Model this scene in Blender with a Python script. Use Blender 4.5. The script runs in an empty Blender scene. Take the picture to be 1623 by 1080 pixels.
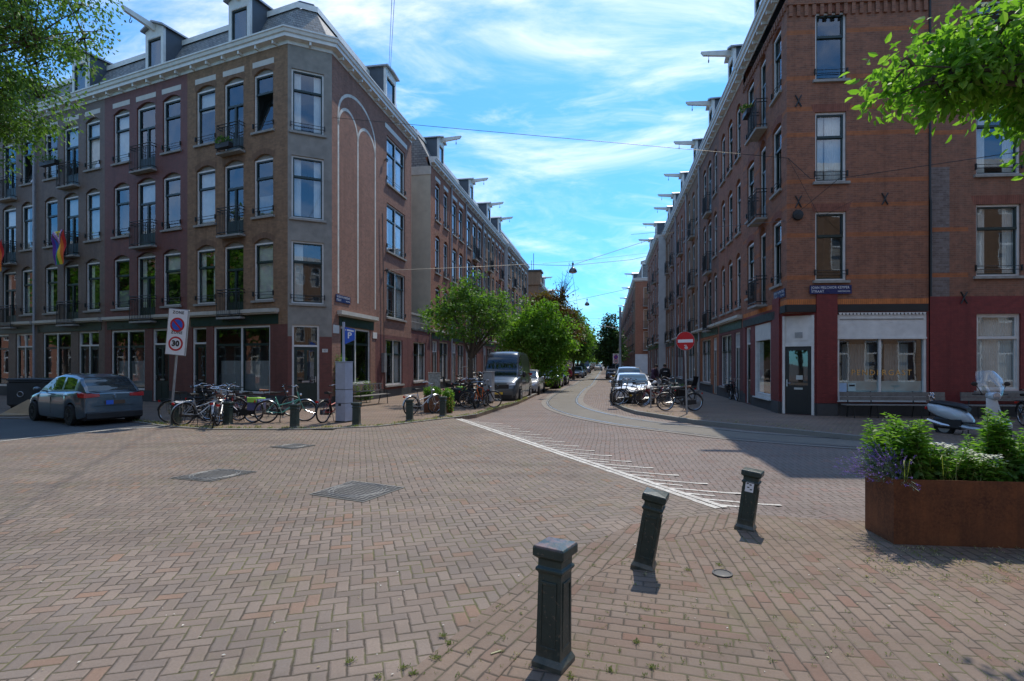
import bpy, bmesh, math, random
from math import sin, cos, pi, radians, sqrt, atan2
from mathutils import Vector, Matrix
random.seed(7)
SC = bpy.context.scene
COL = SC.collection
# ---------------------------------------------------------------- camera
cam = bpy.data.cameras.new('camera'); camo = bpy.data.objects.new('camera', cam); COL.objects.link(camo)
CH = 1.85
camo.location = (0, 0, CH); camo.rotation_euler = (radians(90), 0, 0)
cam.sensor_width = 36.0; cam.lens = 36.0*850/1623; cam.shift_y = 35.0/1623
cam.clip_start = 0.05; cam.clip_end = 4000
SC.camera = camo
# ---------------------------------------------------------------- sun and sky
SUN_AZ = math.atan2(0.43, 0.90); SUN_EL = radians(57)
W = bpy.data.worlds.new("World"); SC.world = W; W.use_nodes = True
nt = W.node_tree; nt.nodes.clear()
def wn(t, **k):
    n = nt.nodes.new(t)
    for a, b in k.items(): setattr(n, a, b)
    return n
out = wn('ShaderNodeOutputWorld'); bg = wn('ShaderNodeBackground'); sky = wn('ShaderNodeTexSky')
sky.sky_type = 'NISHITA'; sky.sun_disc = False; sky.sun_elevation = SUN_EL; sky.sun_rotation = SUN_AZ
sky.air_density = 1.0; sky.dust_density = 0.3; sky.ozone_density = 2.2; sky.altitude = 0
tc = wn('ShaderNodeTexCoord'); sep = wn('ShaderNodeSeparateXYZ'); nt.links.new(tc.outputs['Generated'], sep.inputs[0])
mx = wn('ShaderNodeMath', operation='MAXIMUM'); nt.links.new(sep.outputs[2], mx.inputs[0]); mx.inputs[1].default_value = 0.0
ad = wn('ShaderNodeMath', operation='ADD'); nt.links.new(mx.outputs[0], ad.inputs[0]); ad.inputs[1].default_value = 0.42
dx = wn('ShaderNodeMath', operation='DIVIDE'); nt.links.new(sep.outputs[0], dx.inputs[0]); nt.links.new(ad.outputs[0], dx.inputs[1])
dy = wn('ShaderNodeMath', operation='DIVIDE'); nt.links.new(sep.outputs[1], dy.inputs[0]); nt.links.new(ad.outputs[0], dy.inputs[1])
cb = wn('ShaderNodeCombineXYZ'); nt.links.new(dx.outputs[0], cb.inputs[0]); nt.links.new(dy.outputs[0], cb.inputs[1])
def cloud(rz, sc, nscale, lo, hi, dist, off):
    mp = wn('ShaderNodeMapping'); nt.links.new(cb.outputs[0], mp.inputs[0])
    mp.inputs['Rotation'].default_value = (0, 0, radians(rz)); mp.inputs['Scale'].default_value = sc
    mp.inputs['Location'].default_value = off
    no = wn('ShaderNodeTexNoise'); nt.links.new(mp.outputs[0], no.inputs[0])
    no.inputs['Scale'].default_value = nscale; no.inputs['Detail'].default_value = 8; no.inputs['Roughness'].default_value = .62
    no.inputs['Distortion'].default_value = dist
    mr = wn('ShaderNodeMapRange', interpolation_type='SMOOTHSTEP'); nt.links.new(no.outputs[0], mr.inputs[0])
    mr.inputs[1].default_value = lo; mr.inputs[2].default_value = hi
    return mr
c1 = cloud(28, (1.0, 2.0, 1), 1.55, .43, .78, .8, (3.1, 1.7, 0)); c2 = cloud(48, (1.0, 3.0, 1), 3.4, .45, .85, .9, (0, 5.3, 0))
am = wn('ShaderNodeMath', operation='MULTIPLY'); am.inputs[1].default_value = .55; nt.links.new(c2.outputs[0], am.inputs[0])
cm = wn('ShaderNodeMath', operation='MAXIMUM'); nt.links.new(c1.outputs[0], cm.inputs[0]); nt.links.new(am.outputs[0], cm.inputs[1])
ce = wn('ShaderNodeMapRange'); nt.links.new(sep.outputs[2], ce.inputs[0]); ce.inputs[1].default_value = .02; ce.inputs[2].default_value = .42; ce.inputs[3].default_value = .30; ce.inputs[4].default_value = .82
cs = wn('ShaderNodeMath', operation='MULTIPLY'); nt.links.new(ce.outputs[0], cs.inputs[1]); nt.links.new(cm.outputs[0], cs.inputs[0])
tint = wn('ShaderNodeMix', data_type='RGBA', blend_type='MULTIPLY'); tint.inputs[0].default_value = 1
nt.links.new(sky.outputs[0], tint.inputs[6]); tg = wn('ShaderNodeMapRange'); nt.links.new(sep.outputs[2], tg.inputs[0]); tg.inputs[1].default_value = 0.0; tg.inputs[2].default_value = .5
tm = wn('ShaderNodeMix', data_type='RGBA'); nt.links.new(tg.outputs[0], tm.inputs[0]); tm.inputs[6].default_value = (.19, .50, .77, 1); tm.inputs[7].default_value = (.33, .70, .95, 1)
nt.links.new(tm.outputs[2], tint.inputs[7])
mixc = wn('ShaderNodeMix', data_type='RGBA'); nt.links.new(cs.outputs[0], mixc.inputs[0])
nt.links.new(tint.outputs[2], mixc.inputs[6]); mixc.inputs[7].default_value = (6.2, 5.95, 5.6, 1)
nt.links.new(mixc.outputs[2], bg.inputs[0]); bg.inputs[1].default_value = 0.15
nt.links.new(bg.outputs[0], out.inputs[0])
sl = bpy.data.lights.new('sun', 'SUN'); so = bpy.data.objects.new('sun', sl); COL.objects.link(so)
sl.energy = 2.35; sl.angle = radians(.53); sl.color = (1, .93, .82)
sd = Vector((sin(SUN_AZ)*cos(SUN_EL), cos(SUN_AZ)*cos(SUN_EL), sin(SUN_EL)))
so.rotation_euler = (-sd).to_track_quat('-Z', 'Y').to_euler(); so.location = (20, 40, 60)
SC.view_settings.view_transform = 'Standard'; SC.view_settings.look = 'None'; SC.view_settings.exposure = 0.86; SC.view_settings.gamma = 1
SC.render.engine = 'CYCLES'
SC.cycles.max_bounces = 6; SC.cycles.transparent_max_bounces = 12; SC.cycles.diffuse_bounces = 3; SC.cycles.glossy_bounces = 3
# ---------------------------------------------------------------- helpers
CX, HY, FP = 811.5, 575.0, 850.0
def G(px, py, h=CH):            # a point of the ground seen at this place of the photograph
    Y = FP*h/(py-HY); return Vector(((px-CX)/FP*Y, Y, CH-h))
def low(px, py): return G(px, py, CH+.1)
def tag(o, label=None, cat=None, group=None, kind=None):
    if label: o['label'] = label
    if cat: o['category'] = cat
    if group: o['group'] = group
    if kind: o['kind'] = kind
    return o
def thing(name, loc, label, cat, group=None, rz=0):
    o = bpy.data.objects.new(name, None); COL.objects.link(o); o.location = loc; o.rotation_euler = (0, 0, rz)
    o.empty_display_size = .2
    return tag(o, label, cat, group)
KIDS = {}
def adopt(c, p):
    c.parent = p
    if p: KIDS.setdefault(p.name, []).append(c)
def copy_tree(o, parent=None):
    c = o.copy(); COL.objects.link(c)
    if parent is not None: adopt(c, parent)
    for ch in list(KIDS.get(o.name, [])): copy_tree(ch, c)
    return c
def worg(o):
    v = Vector((0, 0, 0))
    while o: v += o.location; o = o.parent
    return v
class MB:
    def __init__(s, frame=None): s.v = []; s.f = []; s.m = []; s.uv = []; s.fr = frame; s.smooth = False
    def P(s, p): return s.fr(*p) if s.fr else Vector(p)
    def face(s, pts, m=0, uv=None):
        n = len(s.v); s.v += [s.P(p) for p in pts]; s.f.append(tuple(range(n, n+len(pts)))); s.m.append(m)
        s.uv.append(uv or [(p[0]+p[1], p[2]) for p in pts]); return s
    def mesh(s, vs, fs, m=0):
        n = len(s.v); s.v += [s.P(p) for p in vs]
        for f in fs:
            s.f.append(tuple(i+n for i in f)); s.m.append(m); s.uv.append([(vs[i][0]+vs[i][1], vs[i][2]) for i in f])
        return s
    def box(s, x0, x1, y0, y1, z0, z1, m=0, tw=None):
        P = [(x0, y0, z0), (x1, y0, z0), (x1, y1, z0), (x0, y1, z0), (x0, y0, z1), (x1, y0, z1), (x1, y1, z1), (x0, y1, z1)]
        if tw: P = [tw(p) for p in P]
        return s.mesh(P, [(0, 3, 2, 1), (4, 5, 6, 7), (0, 1, 5, 4), (1, 2, 6, 5), (2, 3, 7, 6), (3, 0, 4, 7)], m)
    def cbox(s, c, d, m=0, rz=0, b=0):       # centred box, optional turn about z, optional chamfer b
        a, e = cos(rz), sin(rz); x, y, z = d[0]/2, d[1]/2, d[2]/2
        T = lambda p: (c[0]+p[0]*a-p[1]*e, c[1]+p[0]*e+p[1]*a, c[2]+p[2])
        if b <= 0: return s.box(-x, x, -y, y, -z, z, m, T)
        rings = [(x-b, y-b, -z), (x, y, -z+b), (x, y, z-b), (x-b, y-b, z)]; vs = []; fs = []
        for X, Y, Z in rings: vs += [T((-X, -Y, Z)), T((X, -Y, Z)), T((X, Y, Z)), T((-X, Y, Z))]
        for k in range(3):
            for i in range(4): fs.append((k*4+i, k*4+(i+1) % 4, k*4+4+(i+1) % 4, k*4+4+i))
        fs += [(3, 2, 1, 0), (12, 13, 14, 15)]
        return s.mesh(vs, fs, m)
    def tube(s, pts, r, n=6, m=0, cap=True, close=False):
        pts = [Vector(p) for p in pts]; k = len(pts); rr = r if isinstance(r, (list, tuple)) else [r]*k
        vs = []; up = None
        for i, p in enumerate(pts):
            if close: t = pts[(i+1) % k]-pts[i-1]
            else: t = pts[min(i+1, k-1)]-pts[max(i-1, 0)]
            if t.length < 1e-9: t = Vector((0, 0, 1))
            t.normalize()
            if up is None:
                up = Vector((0, 0, 1)) if abs(t.z) < .9 else Vector((1, 0, 0))
            a = t.cross(up)
            if a.length < 1e-4: a = t.cross(Vector((.3, 1, .2)))
            a.normalize(); b = a.cross(t).normalized(); up = b
            for j in range(n):
                q = 2*pi*j/n; vs.append(tuple(p+(a*cos(q)+b*sin(q))*rr[i]))
        fs = []
        for i in range(k if close else k-1):
            i2 = (i+1) % k
            for j in range(n): fs.append((i*n+j, i*n+(j+1) % n, i2*n+(j+1) % n, i2*n+j))
        if cap and not close: fs += [tuple(range(n))[::-1], tuple(range((k-1)*n, k*n))]
        return s.mesh(vs, fs, m)
    def lathe(s, prof, c=(0, 0, 0), n=16, m=0, axis='z'):
        vs = []; fs = []
        for r, z in prof:
            for j in range(n):
                q = 2*pi*j/n; x, y = r*cos(q), r*sin(q)
                vs.append((c[0]+x, c[1]+y, c[2]+z) if axis == 'z' else ((c[0]+x, c[1]+z, c[2]+y) if axis == 'y' else (c[0]+z, c[1]+x, c[2]+y)))
        for i in range(len(prof)-1):
            for j in range(n): fs.append((i*n+j, i*n+(j+1) % n, (i+1)*n+(j+1) % n, (i+1)*n+j))
        fs += [tuple(range(n))[::-1], tuple(range((len(prof)-1)*n, len(prof)*n))]
        return s.mesh(vs, fs, m)
    def ellipsoid(s, c, r, n=10, m=0, fz=None):
        vs = []; fs = []; k = n//2+1
        for i in range(k+1):
            a = -pi/2+pi*i/k
            for j in range(n):
                q = 2*pi*j/n; vs.append((c[0]+r[0]*cos(a)*cos(q), c[1]+r[1]*cos(a)*sin(q), c[2]+r[2]*sin(a)))
        for i in range(k):
            for j in range(n): fs.append((i*n+j, i*n+(j+1) % n, (i+1)*n+(j+1) % n, (i+1)*n+j))
        return s.mesh(vs, fs, m)
    def ring(s, c, R, r, n=28, k=6, m=0, axis='y', a0=0, a1=360):
        pts = []; full = abs(a1-a0) >= 360
        N = n if full else n+1
        for i in range(N):
            q = radians(a0+(a1-a0)*i/n)
            pts.append((c[0]+R*cos(q), c[1], c[2]+R*sin(q)) if axis == 'y' else (c[0], c[1]+R*cos(q), c[2]+R*sin(q)) if axis == 'x' else (c[0]+R*cos(q), c[1]+R*sin(q), c[2]))
        return s.tube(pts, r, k, m, close=full)
    def build(s, name, mats, parent=None, smooth=False, at=None, sub=False):
        # vertices are world coordinates when at/parent carry a location and frame is a world frame
        me = bpy.data.meshes.new(name)
        o0 = Vector((0, 0, 0))
        if s.fr is not None and parent is not None: o0 = worg(parent)
        if at is not None: o0 = Vector(at)
        me.from_pydata([tuple(Vector(v)-o0) for v in s.v], [], s.f)
        if not isinstance(mats, (list, tuple)): mats = [mats]
        for m in mats: me.materials.append(m)
        for p, mi in zip(me.polygons, s.m): p.material_index = min(mi, len(mats)-1); p.use_smooth = smooth
        ul = me.uv_layers.new(name='UVMap'); i = 0
        flat = []
        for u in s.uv:
            for a in u: flat += [a[0], a[1]]
        ul.data.foreach_set('uv', flat)
        if smooth:
            bm = bmesh.new(); bm.from_mesh(me); bmesh.ops.remove_doubles(bm, verts=bm.verts, dist=1e-5)
            bmesh.ops.recalc_face_normals(bm, faces=bm.faces); bm.to_mesh(me); bm.free()
            try: me.set_sharp_from_angle(angle=radians(38))
            except Exception: pass
        me.update()
        o = bpy.data.objects.new(name, me); COL.objects.link(o)
        if at is not None and parent is None: o.location = at
        if parent is not None: adopt(o, parent)
        return o
def Fr(o, d, inw=None):           # frame of a wall: (u along it, v into the building, z up)
    o = Vector((o[0], o[1], 0)); d = Vector((d[0], d[1], 0)).normalized()
    inw = Vector((inw[0], inw[1], 0)).normalized() if inw else Vector((-d.y, d.x, 0))
    f = lambda u, v, z: o+d*u+inw*v+Vector((0, 0, z))
    f.o = o; f.d = d; f.i = inw
    return f
def solve_u(F, px):
    r = (px-CX)/FP; return (r*F.o.y-F.o.x)/(F.d.x-r*F.d.y)
def catmull(P, n=6):
    P = [Vector(p) for p in P]; out = []
    for i in range(len(P)-1):
        a, b, c, d = P[max(i-1, 0)], P[i], P[i+1], P[min(i+2, len(P)-1)]
        for k in range(n):
            t = k/n; out.append(.5*((2*b)+(c-a)*t+(2*a-5*b+4*c-d)*t*t+(3*b-a-3*c+d)*t**3))
    return out+[P[-1]]
def offs(poly, dist):             # open polyline in plan moved to its left by dist, with mitred corners
    out = []; n = len(poly)
    for i in range(n):
        p = Vector(poly[i][:2]); ds = []
        if i > 0: ds.append((p-Vector(poly[i-1][:2])).normalized())
        if i < n-1: ds.append((Vector(poly[i+1][:2])-p).normalized())
        ns = [Vector((-d.y, d.x)) for d in ds]
        m = sum(ns, Vector((0, 0))).normalized(); k = dist/max(.3, m.dot(ns[0]))
        out.append(p+m*k)
    return out
def sweep(mb, poly, prof, m=0, caps=True):     # profile [(offset to the left, z)] along an open polyline
    rows = [[(q.x, q.y, z) for q in offs(poly, o)] for o, z in prof]
    L = [0]
    for i in range(1, len(poly)): L.append(L[-1]+(Vector(poly[i][:2])-Vector(poly[i-1][:2])).length)
    for a in range(len(prof)-1):
        w = sqrt((prof[a+1][0]-prof[a][0])**2+(prof[a+1][1]-prof[a][1])**2)
        for i in range(len(poly)-1):
            mb.face([rows[a][i], rows[a][i+1], rows[a+1][i+1], rows[a+1][i]], m, [(L[i], 0), (L[i+1], 0), (L[i+1], w), (L[i], w)])
    if caps and len(prof) > 2:
        for i in (0, len(poly)-1): mb.face([r[i] for r in rows], m)
IDENT = lambda x, y, z: Vector((x, y, z))
FONT = {}
def text_mesh(mb, body, F, u, v, z, size, m=0, flip=1, align='CENTER', space=1.0, bold=0.0, fit=None):
    cu = bpy.data.curves.new('lettering', 'FONT'); cu.body = body; cu.size = size; cu.align_x = align; cu.align_y = 'CENTER'
    cu.space_character = space; cu.offset = bold; cu.resolution_u = 2
    ob = bpy.data.objects.new('lettering', cu); COL.objects.link(ob)
    bpy.context.view_layer.update()
    me = ob.evaluated_get(bpy.context.evaluated_depsgraph_get()).to_mesh()
    wd = max(q.co.x for q in me.vertices)-min(q.co.x for q in me.vertices); kx = min(1, fit/wd) if fit else 1
    vs = [(u+flip*q.co.x*kx, v, z+q.co.y) for q in me.vertices]; fs = [tuple(p.vertices) for p in me.polygons]
    fr = mb.fr; mb.fr = F; mb.mesh(vs, fs, m); mb.fr = fr
    bpy.data.objects.remove(ob); bpy.data.curves.remove(cu)
# ---------------------------------------------------------------- materials
class NT:
    def __init__(s, name):
        s.m = bpy.data.materials.new(name); s.m.use_nodes = True; s.t = s.m.node_tree; s.t.nodes.clear()
        s.out = s.n('ShaderNodeOutputMaterial'); s.b = s.n('ShaderNodeBsdfPrincipled'); s.t.links.new(s.b.outputs[0], s.out.inputs[0])
    def n(s, t, **k):
        a = s.t.nodes.new(t)
        for x, y in k.items(): setattr(a, x, y)
        return a
    def L(s, a, b):
        if isinstance(a, (int, float)): b.default_value = a
        elif isinstance(a, tuple): b.default_value = a if len(a) != 3 or b.type == 'VECTOR' else a+(1,)
        else: s.t.links.new(a, b)
    def M(s, op, a, b=0.0, c=None):
        x = s.n('ShaderNodeMath', operation=op); s.L(a, x.inputs[0]); s.L(b, x.inputs[1])
        if c is not None: s.L(c, x.inputs[2])
        return x.outputs[0]
    def mix(s, f, a, b, bt='MIX'):
        x = s.n('ShaderNodeMix', data_type='RGBA', blend_type=bt); s.L(f, x.inputs[0]); s.L(a, x.inputs[6]); s.L(b, x.inputs[7]); return x.outputs[2]
    def ramp(s, f, cols, interp='LINEAR'):
        x = s.n('ShaderNodeValToRGB'); s.L(f, x.inputs[0]); r = x.color_ramp; r.interpolation = interp
        while len(r.elements) < len(cols): r.elements.new(.5)
        for e, (p, c) in zip(r.elements, cols): e.position = p; e.color = tuple(c)+(1,)
        return x.outputs[0]
    def noise(s, co, sc, det=4, rough=.55, dist=0):
        x = s.n('ShaderNodeTexNoise')
        if co is not None: s.L(co, x.inputs[0])
        x.inputs['Scale'].default_value = sc; x.inputs['Detail'].default_value = det; x.inputs['Roughness'].default_value = rough; x.inputs['Distortion'].default_value = dist
        return x.outputs[0]
    def rng(s, f, a, b, c=0.0, d=1.0):
        x = s.n('ShaderNodeMapRange'); s.L(f, x.inputs[0])
        for i, v in enumerate((a, b, c, d)): x.inputs[i+1].default_value = v
        return x.outputs[0]
    def bump(s, h, st=.3, dist=.01):
        x = s.n('ShaderNodeBump'); s.L(h, x.inputs['Height']); x.inputs['Strength'].default_value = st; x.inputs['Distance'].default_value = dist
        s.t.links.new(x.outputs[0], s.b.inputs['Normal'])
    def set(s, **k):
        for a, v in k.items(): s.L(v, s.b.inputs[{'col': 'Base Color', 'rough': 'Roughness', 'metal': 'Metallic', 'spec': 'Specular IOR Level', 'coat': 'Coat Weight', 'trans': 'Transmission Weight', 'emit': 'Emission Color', 'es': 'Emission Strength', 'alpha': 'Alpha', 'sss': 'Subsurface Weight'}[a]])
        return s
def mat(name, col, rough=.5, metal=0, var=.12, scale=6, spec=.5, coat=0, bump=0):
    t = NT(name); tc = t.n('ShaderNodeTexCoord').outputs['Object']
    n = t.noise(tc, scale, 5); n2 = t.noise(tc, scale*.17, 3)
    f = t.M('ADD', t.rng(n, .3, .7, 1-var, 1+var*.6), t.rng(n2, .3, .7, -var*.7, var*.5))
    cc = t.n('ShaderNodeCombineColor')
    for i in range(3): t.L(f, cc.inputs[i])
    c = t.mix(1.0, tuple(col), cc.outputs[0], 'MULTIPLY')
    t.set(col=c, rough=t.rng(n, .3, .7, max(0, rough-.08), min(1, rough+.08)), metal=metal, spec=spec, coat=coat)
    if bump: t.bump(n, bump, .01)
    return t.m
def brick_mat(name, c1, c2, mort, w=.22, h=.065, jn=.011, dirty=.35, var2=None, bump=.5, paint=False):
    t = NT(name); uv = t.n('ShaderNodeTexCoord').outputs['UV']; ob = t.n('ShaderNodeTexCoord').outputs['Object']
    b = t.n('ShaderNodeTexBrick'); t.L(uv, b.inputs[0]); b.offset = .5
    b.inputs['Color1'].default_value = tuple(c1)+(1,); b.inputs['Color2'].default_value = tuple(c2)+(1,); b.inputs['Mortar'].default_value = tuple(mort)+(1,)
    b.inputs['Scale'].default_value = 1; b.inputs['Mortar Size'].default_value = jn*.5; b.inputs['Mortar Smooth'].default_value = .3
    b.inputs['Bias'].default_value = 0; b.inputs['Brick Width'].default_value = w; b.inputs['Row Height'].default_value = h
    n = t.noise(ob, .45, 5, .6); n3 = t.noise(ob, 7, 3)
    c = t.mix(t.rng(n, .35, .75, 0, dirty), b.outputs[0], tuple(x*.45 for x in c1))
    if var2: c = t.mix(t.rng(t.noise(ob, 1.3, 4), .5, .62, 0, .7), c, tuple(var2))
    c = t.mix(t.rng(n3, .35, .7, 0, .3), c, tuple(min(1, x*1.6) for x in c1))
    n4 = t.noise(ob, 2.6, 5, .7); c = t.mix(t.rng(n4, .42, .7, 0, .22), c, tuple(x*.6 for x in c2))
    mps = t.n('ShaderNodeMapping'); t.L(ob, mps.inputs[0]); mps.inputs['Scale'].default_value = (2.6, 2.6, .16); stk = t.noise(mps.outputs[0], 1, 5, .65)
    c = t.mix(t.rng(stk, .5, .72, 0, .42), c, tuple(x*.42 for x in c1)); c = t.mix(t.rng(stk, .28, .42, .22, 0), c, tuple(min(.6, x*1.5+.03) for x in c2))
    t.set(col=c, rough=.55 if paint else .88, spec=.4 if paint else .25)
    t.bump(t.M('SUBTRACT', n3, b.outputs['Fac']), bump, .006)
    return t.m
def paving_mat(name, ang, unit, cols, kind='herring', moss=.0, mcol=(.075, .058, .042), stain=.35, jw=.045):
    t = NT(name); ob = t.n('ShaderNodeTexCoord').outputs['Object']
    mp = t.n('ShaderNodeMapping'); t.L(ob, mp.inputs[0]); mp.inputs['Rotation'].default_value = (0, 0, -radians(ang)); mp.inputs['Scale'].default_value = (1/unit, 1/unit, 1)
    # gentle wander of the courses
    w = t.n('ShaderNodeTexNoise'); t.L(ob, w.inputs[0]); w.inputs['Scale'].default_value = .32; w.inputs['Detail'].default_value = 1.5
    w2 = t.n('ShaderNodeTexNoise'); t.L(ob, w2.inputs[0]); w2.inputs['Scale'].default_value = 9; w2.inputs['Detail'].default_value = 2
    vs = t.n('ShaderNodeVectorMath', operation='MULTIPLY_ADD'); t.L(w.outputs[1], vs.inputs[0]); vs.inputs[1].default_value = (1.3, 1.3, 0); t.L(mp.outputs[0], vs.inputs[2])
    vs2 = t.n('ShaderNodeVectorMath', operation='MULTIPLY_ADD'); t.L(w2.outputs[1], vs2.inputs[0]); vs2.inputs[1].default_value = (.16, .16, 0); t.L(vs.outputs[0], vs2.inputs[2])
    sp = t.n('ShaderNodeSeparateXYZ'); t.L(vs2.outputs[0], sp.inputs[0]); x, y = sp.outputs[0], sp.outputs[1]
    M = t.M
    if kind == 'herring':
        i, j = M('FLOOR', x), M('FLOOR', y); fx, fy = M('SUBTRACT', x, i), M('SUBTRACT', y, j)
        k = M('FLOORED_MODULO', M('ADD', M('SUBTRACT', i, j), .25), 4.0)
        isv = M('GREATER_THAN', k, 1.9); ha = M('GREATER_THAN', k, .9)       # h: second half of a lying brick
        va = M('LESS_THAN', k, 2.9)                                            # v: upper half of a standing brick
        al = M('ADD', M('MULTIPLY', M('ADD', fx, ha), M('SUBTRACT', 1.0, isv)), M('MULTIPLY', M('ADD', fy, va), isv))
        ac = M('ADD', M('MULTIPLY', fy, M('SUBTRACT', 1.0, isv)), M('MULTIPLY', fx, isv))
        ix = M('SUBTRACT', i, M('MULTIPLY', ha, M('SUBTRACT', 1.0, isv))); iy = M('SUBTRACT', j, M('MULTIPLY', va, isv))
    else:
        j = M('FLOOR', y); ac = M('SUBTRACT', y, j)
        xs = M('ADD', x, M('MULTIPLY', M('FLOORED_MODULO', j, 2.0), 1.0)); ix = M('FLOOR', M('MULTIPLY', xs, .5)); al = M('SUBTRACT', xs, M('MULTIPLY', ix, 2.0)); iy = j; isv = 0.0
    d = M('MINIMUM', M('MINIMUM', al, M('SUBTRACT', 2.0, al)), M('MINIMUM', ac, M('SUBTRACT', 1.0, ac)))
    cmb = t.n('ShaderNodeCombineXYZ'); t.L(ix, cmb.inputs[0]); t.L(iy, cmb.inputs[1]); t.L(isv, cmb.inputs[2])
    wh = t.n('ShaderNodeTexWhiteNoise', noise_dimensions='3D'); t.L(cmb.outputs[0], wh.inputs[0])
    c = t.ramp(wh.outputs[0], cols)
    fine = t.noise(ob, 55, 4, .65); big = t.noise(ob, .32, 5, .6); mid = t.noise(ob, 2.2, 4, .6)
    c = t.mix(t.rng(fine, .3, .75, 0, .35), c, tuple(v*.45 for v in cols[0][1]))
    c = t.mix(t.rng(big, .4, .68, 0, stain), c, tuple(v*.55 for v in cols[0][1]))
    c = t.mix(t.rng(mid, .45, .75, 0, .3), c, (.20, .17, .14))
    chip = t.noise(ob, 16, 4, .7); wide = t.noise(ob, 1.1, 3)
    dd = M('ADD', M('ADD', d, M('MULTIPLY', M('SUBTRACT', fine, .5), .06)), M('MULTIPLY', M('SUBTRACT', chip, .55), .16)); dd = M('SUBTRACT', dd, M('MULTIPLY', M('SUBTRACT', wide, .5), .12))
    jm = t.rng(dd, jw*.4, jw*1.9, 1, 0)
    mpt = t.n('ShaderNodeMapping'); t.L(ob, mpt.inputs[0]); mpt.inputs['Rotation'].default_value = (0, 0, radians(-22)); mpt.inputs['Scale'].default_value = (.22, 1.1, 1)
    tyre = t.noise(mpt.outputs[0], 1.4, 4, .6); c = t.mix(t.rng(tyre, .45, .68, 0, .38), c, tuple(v*.5 for v in cols[0][1]))
    c = t.mix(t.rng(t.noise(ob, 5.5, 4, .75), .66, .74, 0, .5), c, (.06, .05, .042))
    joint = tuple(mcol)
    if moss:
        mm = t.rng(t.noise(ob, 1.7, 5, .7), .46, .62, 0, 1); joint = t.mix(M('MULTIPLY', mm, moss), tuple(mcol), (.13, .125, .045))
        mm2 = M('MULTIPLY', t.rng(t.noise(ob, .8, 6, .7), .56, .70, 0, .6), moss); c = t.mix(mm2, c, (.13, .125, .06))
    c = t.mix(jm, c, joint)
    t.set(col=c, rough=t.rng(wh.outputs[0], 0, 1, .72, .95), spec=.3)
    tilt = M('MULTIPLY', M('MULTIPLY', M('SUBTRACT', wh.outputs[0], .5), al), .3)
    hgt = M('ADD', M('ADD', M('MULTIPLY', t.rng(d, 0, .16, 0, 1), 1.0), M('MULTIPLY', fine, .35)), M('MULTIPLY', wh.outputs[0], .25))
    t.bump(M('ADD', M('ADD', hgt, tilt), M('MULTIPLY', t.noise(ob, 1.3, 3, .5), 3.5)), .75, .009)
    return t.m
M_ = {}
PCOLS = [(0, (.182, .140, .110)), (.25, (.226, .172, .135)), (.55, (.262, .202, .158)), (.84, (.200, .162, .136)), (.94, (.255, .178, .132)), (1, (.275, .170, .116))]
M_['herring'] = paving_mat('herringbone_bricks', 16, .105, PCOLS, moss=.75)
RC = [(0, (.185, .130, .094)), (.35, (.225, .160, .116)), (.7, (.21, .156, .120)), (.9, (.225, .132, .094)), (1, (.19, .146, .112))]
M_['walkA'] = paving_mat('sidewalk_bricks_across', -16, .103, RC, 'run', moss=.75, jw=.04)
M_['walkB'] = paving_mat('sidewalk_bricks_away', 82, .103, RC, 'run', moss=.8, jw=.04)
M_['border'] = paving_mat('border_bricks', 62.6, .105, RC, 'run', moss=.5)
M_['street'] = paving_mat('street_bricks', 80, .105, [(0, (.19, .148, .128)), (.4, (.24, .182, .155)), (.75, (.225, .178, .155)), (1, (.27, .175, .14))], moss=.15)
M_['pave'] = paving_mat('pavement_bricks', 10, .10, [(0, (.20, .14, .105)), (.5, (.25, .175, .13)), (1, (.28, .19, .135))], 'run', moss=.75)
def asphalt(name, c):
    t = NT(name); ob = t.n('ShaderNodeTexCoord').outputs['Object']; n = t.noise(ob, 90, 3, .7); b = t.noise(ob, .6, 5, .6)
    col = t.mix(t.rng(n, .3, .7, 0, 1), tuple(x*.7 for x in c), tuple(x*1.35 for x in c)); col = t.mix(t.rng(b, .35, .7, 0, .5), col, tuple(x*1.5 for x in c))
    t.set(col=col, rough=.9, spec=.3); t.bump(n, .4, .006); return t.m
M_['asphalt'] = asphalt('asphalt', (.075, .075, .075)); M_['concrete'] = asphalt('track_concrete', (.150, .135, .112)); M_['track_edge'] = asphalt('track_edge_concrete', (.185, .165, .142))
M_['ground'] = asphalt('earth', (.11, .10, .085)); M_['kerb'] = asphalt('kerb_stone', (.19, .185, .165))
def white_paint():
    t = NT('road_paint'); ob = t.n('ShaderNodeTexCoord').outputs['Object']; n = t.noise(ob, 22, 5, .7); b = t.noise(ob, 3, 4)
    c = t.mix(t.rng(n, .44, .62, 0, .8), (.60, .57, .50), (.25, .21, .18)); gi = t.n('ShaderNodeNewGeometry'); c = t.mix(t.rng(gi.outputs['Random Per Island'], .55, 1, 0, .55), c, (.30, .26, .22)); t.set(col=t.mix(t.rng(b, .4, .7, 0, .4), c, (.42, .38, .33)), rough=.8); t.bump(n, .3, .003); return t.m
M_['roadwhite'] = white_paint()
M_['br_brown'] = brick_mat('brown_brick', (0.289, 0.174, 0.100), (0.195, 0.120, 0.074), (0.187, 0.143, 0.099), dirty=.3)
M_['br_darkred'] = brick_mat('dark_red_brick', (0.164, 0.054, 0.040), (0.133, 0.049, 0.037), (0.109, 0.044, 0.033), paint=True, dirty=.2)
M_['br_grey'] = brick_mat('grey_brown_brick', (0.164, 0.112, 0.081), (0.138, 0.095, 0.072), (0.117, 0.084, 0.061), paint=True, dirty=.2)
M_['br_mural'] = brick_mat('red_brown_brick', (0.272, 0.134, 0.094), (0.190, 0.098, 0.072), (0.289, 0.223, 0.172), dirty=.2)
M_['br_right'] = brick_mat('right_corner_brick', (0.290, 0.126, 0.074), (0.180, 0.086, 0.059), (0.273, 0.186, 0.134), dirty=.25)
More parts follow.
